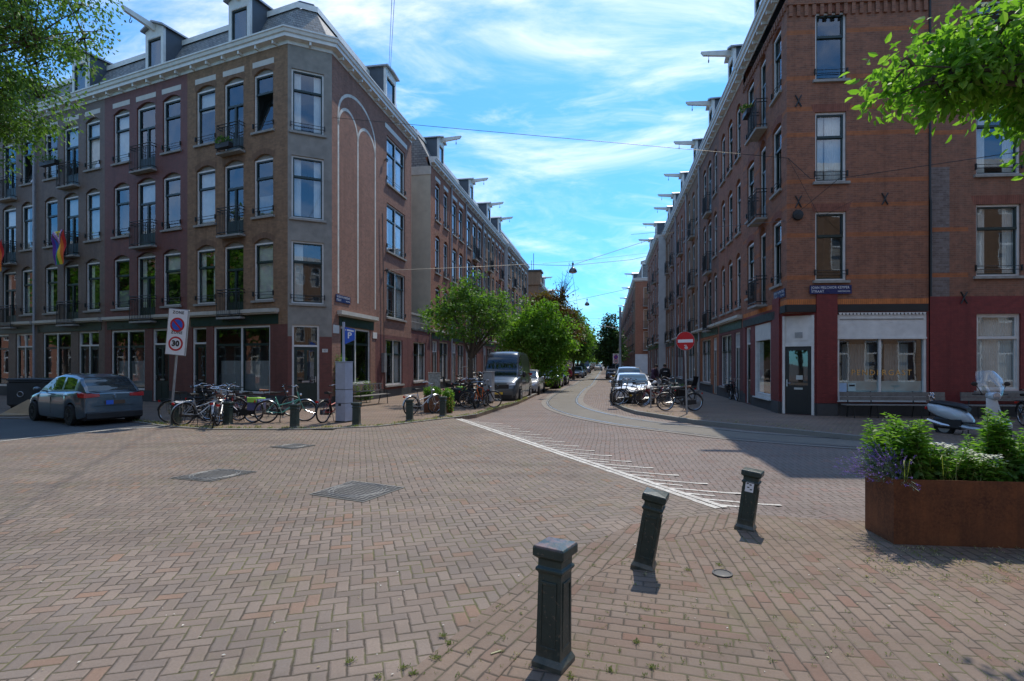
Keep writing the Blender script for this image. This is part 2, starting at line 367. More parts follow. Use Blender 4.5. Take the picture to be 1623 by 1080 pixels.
M_['br_right2'] = brick_mat('weathered_brick', (0.264, 0.123, 0.077), (0.180, 0.098, 0.067), (0.256, 0.180, 0.134), dirty=.4)
M_['br_orange'] = brick_mat('orange_brick', (0.394, 0.140, 0.058), (0.314, 0.112, 0.050), (0.186, 0.112, 0.073), dirty=.2)
M_['br_paint'] = brick_mat('red_painted_brick', (0.192, 0.030, 0.026), (0.154, 0.025, 0.023), (0.115, 0.020, 0.019), paint=True, dirty=.15)
M_['br_a'] = brick_mat('street_brick_red', (0.328, 0.136, 0.082), (0.234, 0.102, 0.065), (0.234, 0.163, 0.109), dirty=.3)
M_['br_b'] = brick_mat('street_brick_brown', (0.265, 0.156, 0.092), (0.204, 0.122, 0.077), (0.219, 0.163, 0.109), dirty=.3)
M_['br_c'] = brick_mat('street_brick_purple', (0.219, 0.116, 0.082), (0.172, 0.095, 0.071), (0.187, 0.136, 0.099), dirty=.3)
M_['soldier'] = brick_mat('lintel_brick', (0.312, 0.143, 0.082), (0.234, 0.116, 0.071), (0.204, 0.143, 0.092), w=.065, h=.6, jn=.014)
M_['soldier_b'] = brick_mat('lintel_brick_dark', (0.211, 0.122, 0.074), (0.156, 0.095, 0.061), (0.172, 0.122, 0.082), w=.065, h=.6, jn=.014)
M_['soldier_o'] = brick_mat('orange_lintel_brick', (0.606, 0.202, 0.062), (0.479, 0.161, 0.052), (0.190, 0.095, 0.052), w=.065, h=.6, jn=.014)
M_['render'] = mat('grey_render', (.27, .25, .215), .9, var=.2, scale=3, bump=.3)
M_['cream'] = mat('cream_render', (.52, .47, .36), .9, var=.12, scale=2, bump=.2)
M_['palewall'] = mat('pale_render', (.55, .54, .52), .9, var=.12, scale=2)
M_['white'] = mat('white_paint', (.66, .65, .61), .45, var=.12, scale=4)
M_['cream_paint'] = mat('cream_paint', (.52, .49, .42), .5, var=.12, scale=4)
M_['stone'] = mat('sill_stone', (.30, .29, .26), .8, var=.2, scale=8)
M_['green'] = mat('dark_green_paint', (.012, .030, .026), .35, var=.15)
M_['blackp'] = mat('black_paint', (.012, .012, .013), .4, var=.15)
M_['plinth'] = mat('plinth_stone', (.055, .055, .055), .7, var=.25)
M_['iron'] = mat('wrought_iron', (.014, .017, .017), .5, var=.2)
M_['zinc'] = mat('zinc', (.32, .33, .34), .45, .5, var=.2)
M_['pipe'] = mat('drain_pipe', (.36, .37, .39), .5, 0, var=.12)
M_['lead'] = mat('blue_grey_cladding', (.075, .09, .11), .6, 0, var=.12)
M_['curtain'] = mat('curtain_cloth', (0.743, 0.716, 0.661), .9, var=.1); M_['curtain2'] = mat('grey_curtain_cloth', (0.324, 0.324, 0.311), .9)
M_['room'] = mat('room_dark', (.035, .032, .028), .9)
def slate():
    t = NT('roof_slate'); uv = t.n('ShaderNodeTexCoord').outputs['UV']; b = t.n('ShaderNodeTexBrick'); t.L(uv, b.inputs[0])
    b.inputs['Color1'].default_value = (.15, .15, .15, 1); b.inputs['Color2'].default_value = (.27, .26, .245, 1); b.inputs['Mortar'].default_value = (.025, .025, .025, 1)
    b.inputs['Scale'].default_value = 1; b.inputs['Brick Width'].default_value = .28; b.inputs['Row Height'].default_value = .16; b.inputs['Mortar Size'].default_value = .012; b.inputs['Bias'].default_value = 0
    n = t.noise(uv, 1.2, 5); t.set(col=t.mix(t.rng(n, .4, .7, 0, .5), b.outputs[0], (.30, .28, .25)), rough=.7); t.bump(t.M('SUBTRACT', 1.0, b.outputs['Fac']), .8, .02); return t.m
M_['slate'] = slate()
def glass(name, refl, tint, rough=.02, opaque=None):
    t = NT(name); t.t.nodes.remove(t.b)
    ge = t.n('ShaderNodeNewGeometry'); dp = t.n('ShaderNodeVectorMath', operation='DOT_PRODUCT'); t.L(ge.outputs['Normal'], dp.inputs[0]); t.L(ge.outputs['Incoming'], dp.inputs[1])
    sch = t.M('POWER', t.M('SUBTRACT', 1.0, t.M('ABSOLUTE', dp.outputs['Value'])), 5.0)
    f = t.M('MINIMUM', t.M('ADD', t.M('MULTIPLY', sch, 1.3), refl), 1.0)
    ob = t.n('ShaderNodeTexCoord').outputs['Object']; n = t.noise(ob, 1.6, 2)
    bp = t.n('ShaderNodeBump'); t.L(n, bp.inputs['Height']); bp.inputs['Strength'].default_value = .03; bp.inputs['Distance'].default_value = .03
    g = t.n('ShaderNodeBsdfGlossy'); g.inputs['Roughness'].default_value = rough; g.inputs['Color'].default_value = (.9, .95, 1, 1); t.L(bp.outputs[0], g.inputs['Normal'])
    if opaque:
        a = t.n('ShaderNodeBsdfDiffuse'); n2 = t.noise(ob, .9, 3); t.L(t.ramp(n2, [(.3, opaque), (.7, tuple(x*2.6 for x in opaque))]), a.inputs[0])
    else:
        a = t.n('ShaderNodeBsdfTransparent'); a.inputs[0].default_value = tuple(tint)+(1,)
    mxs = t.n('ShaderNodeMixShader'); t.L(f, mxs.inputs[0]); t.L(a.outputs[0], mxs.inputs[1]); t.L(g.outputs[0], mxs.inputs[2]); t.L(mxs.outputs[0], t.out.inputs[0]); return t.m
M_['glass'] = glass('window_glass', .15, (.8, .85, .85)); M_['shopglass'] = glass('shop_glass', .15, (.85, .9, .9)); M_['farglass'] = glass('far_window_glass', .16, None, opaque=(.03, .032, .032))
M_['carglass'] = glass('car_glass', .08, None, opaque=(.012, .015, .016)); M_['shield'] = glass('windscreen_plastic', .12, (.9, .95, 1))
def paint(name, col, metal=.3):
    t = NT(name); t.set(col=tuple(col)+(1,), rough=.3, metal=metal, coat=1.0); t.b.inputs['Coat Roughness'].default_value = .03; return t.m
def rust():
    t = NT('corten_steel'); ob = t.n('ShaderNodeTexCoord').outputs['Object']; n = t.noise(ob, 3, 6, .65); n2 = t.noise(ob, 40, 4, .7); n3 = t.noise(ob, .9, 3)
    mpn = t.n('ShaderNodeMapping'); t.L(ob, mpn.inputs[0]); mpn.inputs['Scale'].default_value = (14, 14, .8); n4 = t.noise(mpn.outputs[0], 1, 4)
    c = t.mix(t.rng(n, .35, .7), (.055, .024, .016), (.15, .058, .026)); c = t.mix(t.rng(n2, .4, .7, 0, .5), c, (.20, .085, .038)); c = t.mix(t.rng(n4, .45, .7, 0, .5), c, (.05, .026, .018))
    c = t.mix(t.rng(n3, .45, .65, 0, .5), c, (.09, .04, .024)); c = t.mix(1.0, c, (1.5, 1.4, 1.25), 'MULTIPLY'); t.set(col=c, rough=.85, spec=.25); t.bump(n2, .25, .004); return t.m
M_['rust'] = rust()
def leafmat(name, a, b, c=None, trans=.35):
    t = NT(name); g = t.n('ShaderNodeNewGeometry'); col = t.ramp(g.outputs['Random Per Island'], [(0, a), (.6, b), (1, c or b)])
    t.set(col=col, rough=.55, spec=.35); tr = t.n('ShaderNodeBsdfTranslucent'); t.L(t.mix(1.0, col, (1.5, 1.6, .7), 'MULTIPLY'), tr.inputs[0])
    ms = t.n('ShaderNodeMixShader'); ms.inputs[0].default_value = trans; t.L(t.b.outputs[0], ms.inputs[1]); t.L(tr.outputs[0], ms.inputs[2]); t.L(ms.outputs[0], t.out.inputs[0]); return t.m
M_['leafA'] = leafmat('pinnate_leaves', (.055, .12, .02), (.10, .19, .04), (.15, .25, .07), .45)
M_['leafB'] = leafmat('broad_leaves', (.09, .21, .022), (.15, .31, .04), (.24, .38, .08), .58)
M_['leafC'] = leafmat('street_tree_leaves', (.05, .12, .018), (.09, .185, .03), (.14, .24, .05), .42)
M_['leafD'] = leafmat('dark_leaves', (.018, .05, .014), (.03, .075, .02), (.05, .10, .025), .2)
M_['leafR'] = leafmat('reddish_leaves', (.10, .05, .02), (.09, .10, .02), (.15, .06, .03))
M_['leafY'] = leafmat('lime_leaves', (.07, .17, .018), (.12, .25, .03), (.18, .30, .05), .45)
M_['flowerP'] = leafmat('purple_flowers', (.13, .07, .36), (.20, .12, .48), (.10, .06, .28), .2); M_['flowerW'] = leafmat('white_flowers', (.65, .65, .6), (.75, .75, .7), (.6, .62, .5), .2); M_['flowerY'] = leafmat('yellow_flowers', (.6, .45, .05), (.7, .5, .1), (.65, .5, .2), .2)
M_['grass'] = leafmat('weeds', (.10, .15, .03), (.16, .20, .05), (.26, .24, .09), .3); M_['dry'] = leafmat('dry_debris', (.35, .30, .16), (.45, .42, .25), (.28, .22, .10), .2)
M_['bark'] = mat('bark', (.085, .068, .052), .95, var=.3, scale=14, bump=.8)
M_['rubber'] = mat('rubber', (.012, .012, .012), .75); M_['chrome'] = mat('chrome', (.55, .55, .56), .22, 1); M_['alu'] = mat('aluminium', (.45, .46, .48), .35, .9)
M_['steel'] = mat('galvanised_steel', (.36, .37, .38), .45, .6, var=.15); M_['rail'] = mat('rail_steel', (.30, .30, .30), .35, .8); M_['black'] = mat('black_plastic', (.016, .016, .017), .5)
M_['cast'] = mat('cast_iron', (.07, .068, .065), .6, .3, var=.2, scale=30)
M_['wood'] = mat('weathered_wood', (.20, .185, .165), .85, var=.25, scale=12); M_['soil'] = mat('soil', (.05, .035, .022), .95, bump=.6)
# ---------------------------------------------------------------- the ground
def poly_obj(name, pts, z, m, kind='structure', skirt=0, label=None, cat=None):
    bm = bmesh.new(); vs = [bm.verts.new((p[0], p[1], z)) for p in pts]; es = [bm.edges.new((vs[i], vs[(i+1) % len(vs)])) for i in range(len(vs))]
    bmesh.ops.triangle_fill(bm, use_beauty=True, use_dissolve=False, edges=es)
    for f in bm.faces:
        if f.normal.z < 0: f.normal_flip()
    if skirt:
        for i in range(len(vs)):
            a, b = vs[i], vs[(i+1) % len(vs)]; c = bm.verts.new((b.co.x, b.co.y, z-skirt)); d = bm.verts.new((a.co.x, a.co.y, z-skirt)); bm.faces.new((a, b, c, d))
    me = bpy.data.meshes.new(name); bm.to_mesh(me); bm.free(); me.materials.append(m)
    o = bpy.data.objects.new(name, me); COL.objects.link(o); return tag(o, label, cat, None, kind)
LO = -.10
poly_obj('ground', [(-1500, -300), (1500, -300), (1500, 2500), (-1500, 2500)], LO-.06, M_['ground'])
poly_obj('road', [(-60, -25), (60, -25), (60, 60), (120, 400), (0, 400), (-40, 60), (-60, 60)], LO-.008, M_['street'])
P1, P2, P3 = G(722, 664.5), G(1152, 813), G(1340, 826)
far_r = P3+Vector((9, -.5, 0))
plat = [(-30, -12), (14, -12), (far_r.x, far_r.y), (P3.x, P3.y), (P2.x, P2.y), (P1.x, P1.y), (-6, 30), (-30, 34)]
poly_obj('junction_paving', [Vector(p).to_3d() if len(p) == 2 else p for p in plat], 0, M_['herring'])
rmp = MB(); dr = (P2-P1).normalized(); nr = Vector((-dr.y, dr.x, 0)); 
if nr.x < 0: nr = -nr
A = [P1-dr*.2, P2, P3, far_r]; Bq = [P1-dr*.2+nr*1.15, P2+nr*1.1+dr*.3, P3+Vector((.2, 1.0, 0)), far_r+Vector((0, 1, 0))]
for i in range(3):
    rmp.face([A[i], A[i+1], tuple(Bq[i+1][:2])+(LO,), tuple(Bq[i][:2])+(LO,)])
tag(rmp.build('ramp_paving', M_['street']), kind='structure')
# left asphalt carriageway
asp = [G(-400, 742), G(0, 700), G(60, 693), G(130, 686), G(195, 680.5), G(262, 677), G(262, 670), G(0, 658), G(-500, 640), (-45, 30), (-45, 14)]
poly_obj('asphalt_road', asp, .004, M_['asphalt'])
ln = MB(); pts = catmull([G(-400, 742), G(0, 700), G(60, 693), G(130, 686), G(195, 680.5), G(262, 677)], 5)
for a, b in zip(pts[:-1], pts[1:]):
    n = Vector((-(b-a).y, (b-a).x, 0)).normalized()*.05; ln.face([(*(a-n)[:2], .008), (*(b-n)[:2], .008), (*(b+n)[:2], .008), (*(a+n)[:2], .008)])
tag(ln.build('road_line', M_['roadwhite']), kind='structure')
# the sidewalk in the foreground, three laying directions
Q0, Q1, Q2 = G(560, 1140), G(633, 1078), G(851, 901); Q3 = G(1000, 832)
bord = (Q2-Q0).normalized(); bn = Vector((bord.y, -bord.x, 0))
poly_obj('sidewalk_border', [Q0-bord*3, Q2, Q3, P2, P2+Vector((.15, -.45, 0)), Q3+Vector((.15, -.55, 0)), Q2+bn*.5, Q0+bn*.5-bord*3], .006, M_['border'])
S1 = G(1180, 1500, CH); mid = G(1120, 900)
wa = [Q0+bn*.48-bord*3, Q2+bn*.48, Q3+Vector((.15, -.53, 0)), G(1040, 858), G(1085, 905), G(1170, 985), G(1280, 1110), G(1500, 1400), Vector((1.5, -2, 0))]
poly_obj('sidewalk', wa, .003, M_['walkA'])
wb = [Q3+Vector((.15, -.53, 0)), P2+Vector((.15, -.44, 0)), P2, P3, far_r, Vector((14, -12, 0)), Vector((3, -12, 0)), Vector((1.5, -2, 0)), G(1500, 1400), G(1280, 1110), G(1170, 985), G(1085, 905), G(1040, 858)]
poly_obj('sidewalk', wb, .0035, M_['walkB'])
# left corner pavement
aS = radians(9.97); S = Vector((sin(aS), cos(aS), 0)); aA = radians(-67.3); AD = Vector((sin(aA), cos(aA), 0))
PV = .02
kl = [G(-700, 656), G(-200, 661), G(0, 664), G(120, 666), (G(205, 669)), G(262, 677), G(330, 681.5), G(480, 682), G(600, 677), G(700, 665), G(721, 662.7), G(755, 658), G(788, 647), G(820, 638)]
e = kl[-1]; kl += [e+S*t for t in (3, 10, 20, 33, 36)]; kl += [kl[-1]+Vector((-4, 3, 0))]; kl = [Vector((p[0], p[1], 0)) for p in kl]
pvl = kl+[Vector((-12, 60, 0)), Vector((-20, 45, 0)), Vector((-60, 60, 0)), Vector((-70, 40, 0))]
poly_obj('pavement', pvl, PV, M_['pave'], skirt=.2)
k = MB(); sweep(k, [(p[0], p[1]) for p in kl[::-1]], [(-.002, LO-.05), (-.002, PV+.006), (-.13, PV+.006), (-.13, PV-.1)]); k2 = k
sgn = 1
tag(k.build('kerb', M_['kerb']), kind='structure')
kr = [low(971, 640), low(978, 645.5), low(989, 651), low(1008, 657), low(1045, 663), low(1100, 672), low(1137, 676), low(1240, 686.5), low(1350, 698), low(1500, 712), low(1623, 722), low(2200, 770)]
kr = [Vector((p[0], p[1], 0)) for p in kr]
e = kr[0]; bay = [e+Vector((2.0, .6, 0)), e+Vector((2.0, .6, 0))+S*33, e+Vector((5.0, 34, 0))]
kr = bay[::-1]+kr
pvr = kr+[Vector((24, 10, 0)), Vector((24, 19, 0)), Vector((40, 40, 0)), Vector((30, 62, 0))]
poly_obj('pavement', pvr, PV, M_['pave'], skirt=.2)
k = MB(); sweep(k, [(p[0], p[1]) for p in kr], [(-.002, LO-.05), (-.002, PV+.006), (.13, PV+.006), (.13, PV-.1)])
tag(k.build('kerb', M_['kerb']), kind='structure')
# pavements beyond the side street
for nm, a, w in (('L', kl[12], -12), ('R', bay[0], 12)):
    a = Vector((a[0], a[1], 0)); a0 = a+S*((62-a.y)/S.y); a1 = a0+S*260
    poly_obj('pavement', [a0, a1, a1+Vector((w, 0, 0)), a0+Vector((w, 0, 0))], PV, M_['pave'], skirt=.2)
wl = MB(); c0 = Vector((2.3, 56.5, 0)); wl.face([(3.0, 56.3, LO), (12.4, 57.6, LO), (12.4, 58.5, LO), (3.0, 57.2, LO)]); tag(wl.build('crossing_line', M_['track_edge']), kind='structure')
# white ladder marking on the ramp
zm = MB(); n2 = nr*.0
for o_ in (0, .12):
    a, b = P1+nr*o_-dr*0, P2+nr*o_
    zz = .005
    segs = int((b-a).length/.22)
    for i in range(segs):
        s0, s1 = a+dr*(.22*i), a+dr*(.22*i+.213); j = random.uniform(-.006, .006)
        zm.face([(*(s0+nr*j)[:2], zz), (*(s1+nr*j)[:2], zz), (*(s1+nr*(j+.095))[:2], zz), (*(s0+nr*(j+.095))[:2], zz)])
tot = (P2-P1).length; cnt = 34
for i in range(1, cnt):
    c = P1+dr*(tot*i/cnt)+nr*.25; ln_ = 1.12 if i % 2 == 0 else .55; w = .04; L0 = c
    d = Vector((1, -.02, 0)).normalized()
    def zh(p): return .006+LO*min(1, max(0, (p-P1).dot(nr)/1.12))
    nseg = int(ln_/.214)
    for q in range(nseg):
        a, b = L0+d*(q*.214), L0+d*(q*.214+.207); j = random.uniform(-.006, .006); t = Vector((0, w+j*.5, 0)); o = Vector((0, j, 0))
        P = [a-t+o, b-t+o, b+t+o, a+t+o]; zm.face([(p.x, p.y, zh(p)) for p in P])
tag(zm.build('road_marking', M_['roadwhite']), kind='structure')
# tram track
Lr = [(925, 600.5), (911.8, 609.7), (897, 616), (878.5, 627), (868.3, 636.5), (871, 644), (884, 651), (915.5, 660.5), (971, 671.5), (1026, 679), (1100, 688), (1159.5, 694.7), (1330, 707.5), (1500, 717), (1700, 727)]
Lp = catmull([low(*p) for p in Lr], 8)
Lp = [Vector((*(p+S*0)[:2], 0)) for p in Lp]
far = [Lp[0]+S*t for t in (240, 120, 60, 30, 15)]; Lp = far+Lp
def ribbon(mb, pl, o0, o1, z, m=0):
    a = offs([p[:2] for p in pl], o0); b = offs([p[:2] for p in pl], o1)
    for i in range(len(pl)-1): mb.face([(*a[i], z), (*b[i], z), (*b[i+1], z), (*a[i+1], z)], m)
tb = MB(); ribbon(tb, Lp, -.30, .0, LO+.004, 1); ribbon(tb, Lp, .0, 1.435, LO+.004, 0); ribbon(tb, Lp, 1.435, 1.78, LO+.004, 1)
tag(tb.build('track_bed', [M_['concrete'], M_['track_edge']]), kind='structure')
tr = MB()
for o_ in (0, 1.435):
    s_ = 1 if o_ == 0 else -1
    ribbon(tr, Lp, o_-.03, o_+.03, LO+.010, 0); a, b = sorted((o_+s_*.03, o_+s_*.075)); ribbon(tr, Lp, a, b, LO+.007, 1)
    a, b = sorted((o_-s_*.03, o_-s_*.06)); ribbon(tr, Lp, a, b, LO+.007, 1)
tag(tr.build('tram_rails', [M_['rail'], M_['black']]), kind='structure')
# ---------------------------------------------------------------- buildings
def wall(mb, F, u0, u1, z0, z1, holes, zone, reveal=.16, v=0.0):
    # holes: (a, b, za, zb, rise)
    us = sorted(set([u0, u1]+[h[0] for h in holes]+[h[1] for h in holes]+zone.get('u', []))); us = [x for x in us if u0 <= x <= u1]
    zs = sorted(set([z0, z1]+[h[2] for h in holes]+[h[3] for h in holes]+[h[3]+h[4] for h in holes]+zone.get('z', []))); zs = [x for x in zs if z0 <= x <= z1]
    fr = mb.fr; mb.fr = F
    for i in range(len(us)-1):
        for j in range(len(zs)-1):
            a, b, c, d = us[i], us[i+1], zs[j], zs[j+1]
            if b-a < 1e-6 or d-c < 1e-6: continue
            um, zm_ = (a+b)/2, (c+d)/2
            if any(h[0] < um < h[1] and h[2] < zm_ < h[3]+h[4] for h in holes): continue
            mb.face([(a, v, c), (b, v, c), (b, v, d), (a, v, d)], zone['f'](um, zm_))
    for a, b, c, d, r in holes:
        m = zone['f']((a+b)/2, (c+d)/2); N = 8 if r else 1
        pts = [(a+(b-a)*i/N, d+r*(1-(2*i/N-1)**2)) for i in range(N+1)] if r else [(a, d), (b, d)]
        if r:
            for i in range(N): mb.face([(pts[i][0], v, pts[i][1]), (pts[i+1][0], v, pts[i+1][1]), (pts[i+1][0], v, d+r), (pts[i][0], v, d+r)], zone['f']((a+b)/2, d+r))
        outl = [(a, c)]+pts+[(b, c)]
        for i in range(len(outl)-1):
            p, q = outl[i], outl[i+1]; mb.face([(p[0], v, p[1]), (q[0], v, q[1]), (q[0], v+reveal, q[1]), (p[0], v+reveal, p[1])], m)
        mb.face([(a, v, c), (b, v, c), (b, v+reveal, c), (a, v+reveal, c)], m)
        if r: mb.face([(p[0], v+reveal-.05, p[1]) for p in pts]+[(b, v+reveal-.05, d-.02), (a, v+reveal-.05, d-.02)], zone.get('tym', m))
    mb.fr = fr
def lintels(mb, F, holes, h=.24, flat=False, m=0):
    mb.fr = F
    for a, b, c, d, r in holes:
        N = 8; e = .07; rr = r if r else .0
        for i in range(N):
            x0, x1 = a-e+(b-a+2*e)*i/N, a-e+(b-a+2*e)*(i+1)/N
            f = lambda x: d+rr*max(0, (1-(2*(x-a)/(b-a)-1)**2))
            s0 = (x0-(a+b)/2)*(.14 if flat else .05); s1 = (x1-(a+b)/2)*(.14 if flat else .05)
            mb.face([(x0, -.004, f(x0)), (x1, -.004, f(x1)), (x1+s1, -.004, f(x1)+h), (x0+s0, -.004, f(x0)+h)], m)
def window(F, a, b, z0, z1, root, style='sash', fm='white', sm='green', near=True, bars=True, curt=0, gl=None, sill=True, split=.68, mull=0):
    w = .065; v = .07
    fr = MB(F); m0, m1 = 0, 1
    fr.box(a, a+w, v, v+.09, z0, z1, 0); fr.box(b-w, b, v, v+.09, z0, z1, 0); fr.box(a+w, b-w, v, v+.09, z1-w, z1, 0); fr.box(a+w, b-w, v, v+.09, z0, z0+w, 0)
    A, B, C, D = a+w, b-w, z0+w, z1-w; t = .05; zt = C+(D-C)*split; vv = v+.025
    def sash(x0, x1, y0, y1, m=1, q=0):
        fr.box(x0, x0+t, vv+q, vv+.05+q, y0, y1, m); fr.box(x1-t, x1, vv+q, vv+.05+q, y0, y1, m); fr.box(x0+t, x1-t, vv+q, vv+.05+q, y1-t, y1, m); fr.box(x0+t, x1-t, vv+q, vv+.05+q, y0, y0+t, m)
    cols = [(A, B)] if not mull else [(A, (A+B)/2-.04), ((A+B)/2+.04, B)]
    if mull: fr.box((A+B)/2-.04, (A+B)/2+.04, v+.002, v+.088, C, D, 0)
    for x0, x1 in cols:
        if style == 'french':
            sash(x0, x1, zt, D); xm = (x0+x1)/2
            sash(x0, xm-.002, C, zt-.002); sash(xm+.002, x1, C, zt-.002)
            fr.box(x0+t, xm-t, vv+.008, vv+.04, C+t, C+(zt-C)*.3, 1); fr.box(xm+t, x1-t, vv+.008, vv+.04, C+t, C+(zt-C)*.3, 1)
        elif style == 'single': sash(x0, x1, C, D)
        else:
            sash(x0, x1, zt, D, q=0); sash(x0, x1, C, zt-.002, q=.03)
        fr.box(x0, x1, vv-.01, vv-.002, zt-.04, zt+.04, 1)
    wo = fr.build('window', [M_[fm], M_[sm]], root)
    g = MB(F)
    tilt = near and style == 'sash' and not mull and random.random() < .2
    for x0, x1 in cols:
        if tilt:
            g.face([(x0, vv+.052, zt), (x1, vv+.052, zt), (x1, vv+.052, D), (x0, vv+.052, D)]); g.face([(x0+t, vv+.06, C+t), (x1-t, vv+.06, C+t), (x1-t, vv+.34, zt-.1), (x0+t, vv+.34, zt-.1)])
        else: g.face([(x0, vv+.052, C), (x1, vv+.052, C), (x1, vv+.052, D), (x0, vv+.052, D)])
    g.build('pane', M_[gl or ('glass' if near else 'farglass')], wo)
    if sill:
        sb = MB(F); sb.box(a-.09, b+.09, -.09, .1, z0-.09, z0-.002); sb.build('sill', M_['stone'], wo)
    if bars and style == 'sash':
        r = MB(F)
        for zz in (z0+.22, z0+.34): r.tube([(a-.02, -.03, zz), (b+.02, -.03, zz)], .011, 5)
        r.box(a-.04, a-.0, -.05, .03, z0+.18, z0+.38); r.box(b+.0, b+.04, -.05, .03, z0+.18, z0+.38); r.build('safety_rail', M_['iron'], wo)
    if near and curt:
        c = MB(F); vc = vv+.13
        def drape(x0, x1, zb, zt_):
            n = max(3, int((x1-x0)/.035))
            for i in range(n):
                p, q = x0+(x1-x0)*i/n, x0+(x1-x0)*(i+1)/n; d0, d1 = .02*(i % 2), .02*((i+1) % 2)
                c.face([(p, vc+d0, zb), (q, vc+d1, zb), (q, vc+d1, zt_), (p, vc+d0, zt_)])
        W_ = B-A
        if curt == 1: drape(A, A+W_*.28, C, D); drape(B-W_*.28, B, C, D)
        elif curt == 2: drape(A, B, C, D)
        elif curt == 3: drape(A, B, zt-.1, D)
        elif curt == 4: drape(A, A+W_*.35, C, D)
        elif curt == 5: drape(A, B, C, C+(zt-C)*.55)
        c.build('curtain', M_['curtain' if curt != 5 else 'curtain2'], wo)
    return wo
def balcony(F, a, b, z, root, h=1.15, proj=.28, lattice=True, plants=False):
    m = MB(F); m.box(a-.12, b+.12, -proj-.02, 0, z-.09, z-.01)
    bo = MB(F); R = bo
    for zz in (z+h, z+h-.12, z+.1): R.tube([(a-.08, 0, zz), (a-.08, -proj, zz), (b+.08, -proj, zz), (b+.08, 0, zz)], .02, 5)
    n = max(6, int((b-a+.16)/.11))
    for i in range(n+1):
        x = a-.08+(b-a+.16)*i/n; R.tube([(x, -proj, z+.1), (x, -proj, z+h-.12)], .012, 4, cap=False)
    for x in (a-.08, b+.08):
        R.tube([(x, -proj, z-.02), (x, -proj, z+h+.05)], .016, 5); R.tube([(x, -proj*.5, z+.1), (x, -proj*.5, z+h-.12)], .009, 4)
    if lattice:
        for i in range(n): R.ring((a-.08+(b-a+.16)*(i+.5)/n, -proj, z+h-.24), .045, .006, 8, 4)
    o = m.build('balcony', M_['stone'], root); bo.build('railing', M_['iron'], o)
    return o
def door(F, a, b, z0, z1, root, transom=True, leaf='green', light=True, double=False, panes=2, zt=None, handle=1):
    w = .08; v = .06; f = MB(F); zt = zt or z1-.75
    f.box(a, a+w, v, v+.1, z0, z1); f.box(b-w, b, v, v+.1, z0, z1); f.box(a+w, b-w, v, v+.1, z1-w, z1)
    if transom: f.box(a+w, b-w, v-.01, v+.1, zt, zt+.08)
    cells = [(a+w, b-w)] if not double else [(a+w, (a+b)/2-.03), ((a+b)/2+.03, b-w)]
    if double: f.box((a+b)/2-.03, (a+b)/2+.03, v+.002, v+.098, z0, z1-w)
    fo = f.build('door_frame', M_['white'], root)
    if transom:
        g = MB(F); g.face([(a+w, v+.06, zt+.08), (b-w, v+.06, zt+.08), (b-w, v+.06, z1-w), (a+w, v+.06, z1-w)]); g.build('transom_pane', M_['glass'], fo)
    top = zt if transom else z1-w
    for x0, x1 in cells:
        d = MB(F); W_ = x1-x0; zb = z0+.95; s = .12; vd = v+.03
        n = panes; pw = (W_-s*(n+1))/n
        d.box(x0, x1, vd, vd+.05, z0+.02, zb); d.box(x0, x1, vd, vd+.05, top-.14, top)
        for i in range(n+1): d.box(x0+i*(pw+s), x0+i*(pw+s)+s, vd, vd+.05, zb, top-.14)
        for i in range(n): d.box(x0+i*(pw+s)+s, x0+(i+1)*(pw+s), vd-.012, vd-.001, z0+.2, zb-.12)
        do = d.build('door', M_[leaf], root)
        g = MB(F)
        for i in range(n): g.face([(x0+i*(pw+s)+s, vd+.03, zb), (x0+(i+1)*(pw+s), vd+.03, zb), (x0+(i+1)*(pw+s), vd+.03, top-.14), (x0+i*(pw+s)+s, vd+.03, top-.14)])
        g.build('pane', M_['glass'], do)
        hx = x1-.06 if handle > 0 else x0+.06
        h = MB(F); h.box(hx-.02, hx+.02, vd-.02, vd-.001, z0+.98, z0+1.22); h.tube([(hx, vd-.05, z0+1.1), (hx-.12*handle, vd-.05, z0+1.1)], .012, 5); h.tube([(hx, vd-.05, z0+1.1), (hx, vd, z0+1.1)], .012, 5)
        h.build('handle', M_['alu'], do)
        l = MB(F); l.box((x0+x1)/2-.14, (x0+x1)/2+.14, vd-.02, vd-.001, z0+.98, z0+1.05); l.build('letter_slot', M_['alu'], do)
    return fo
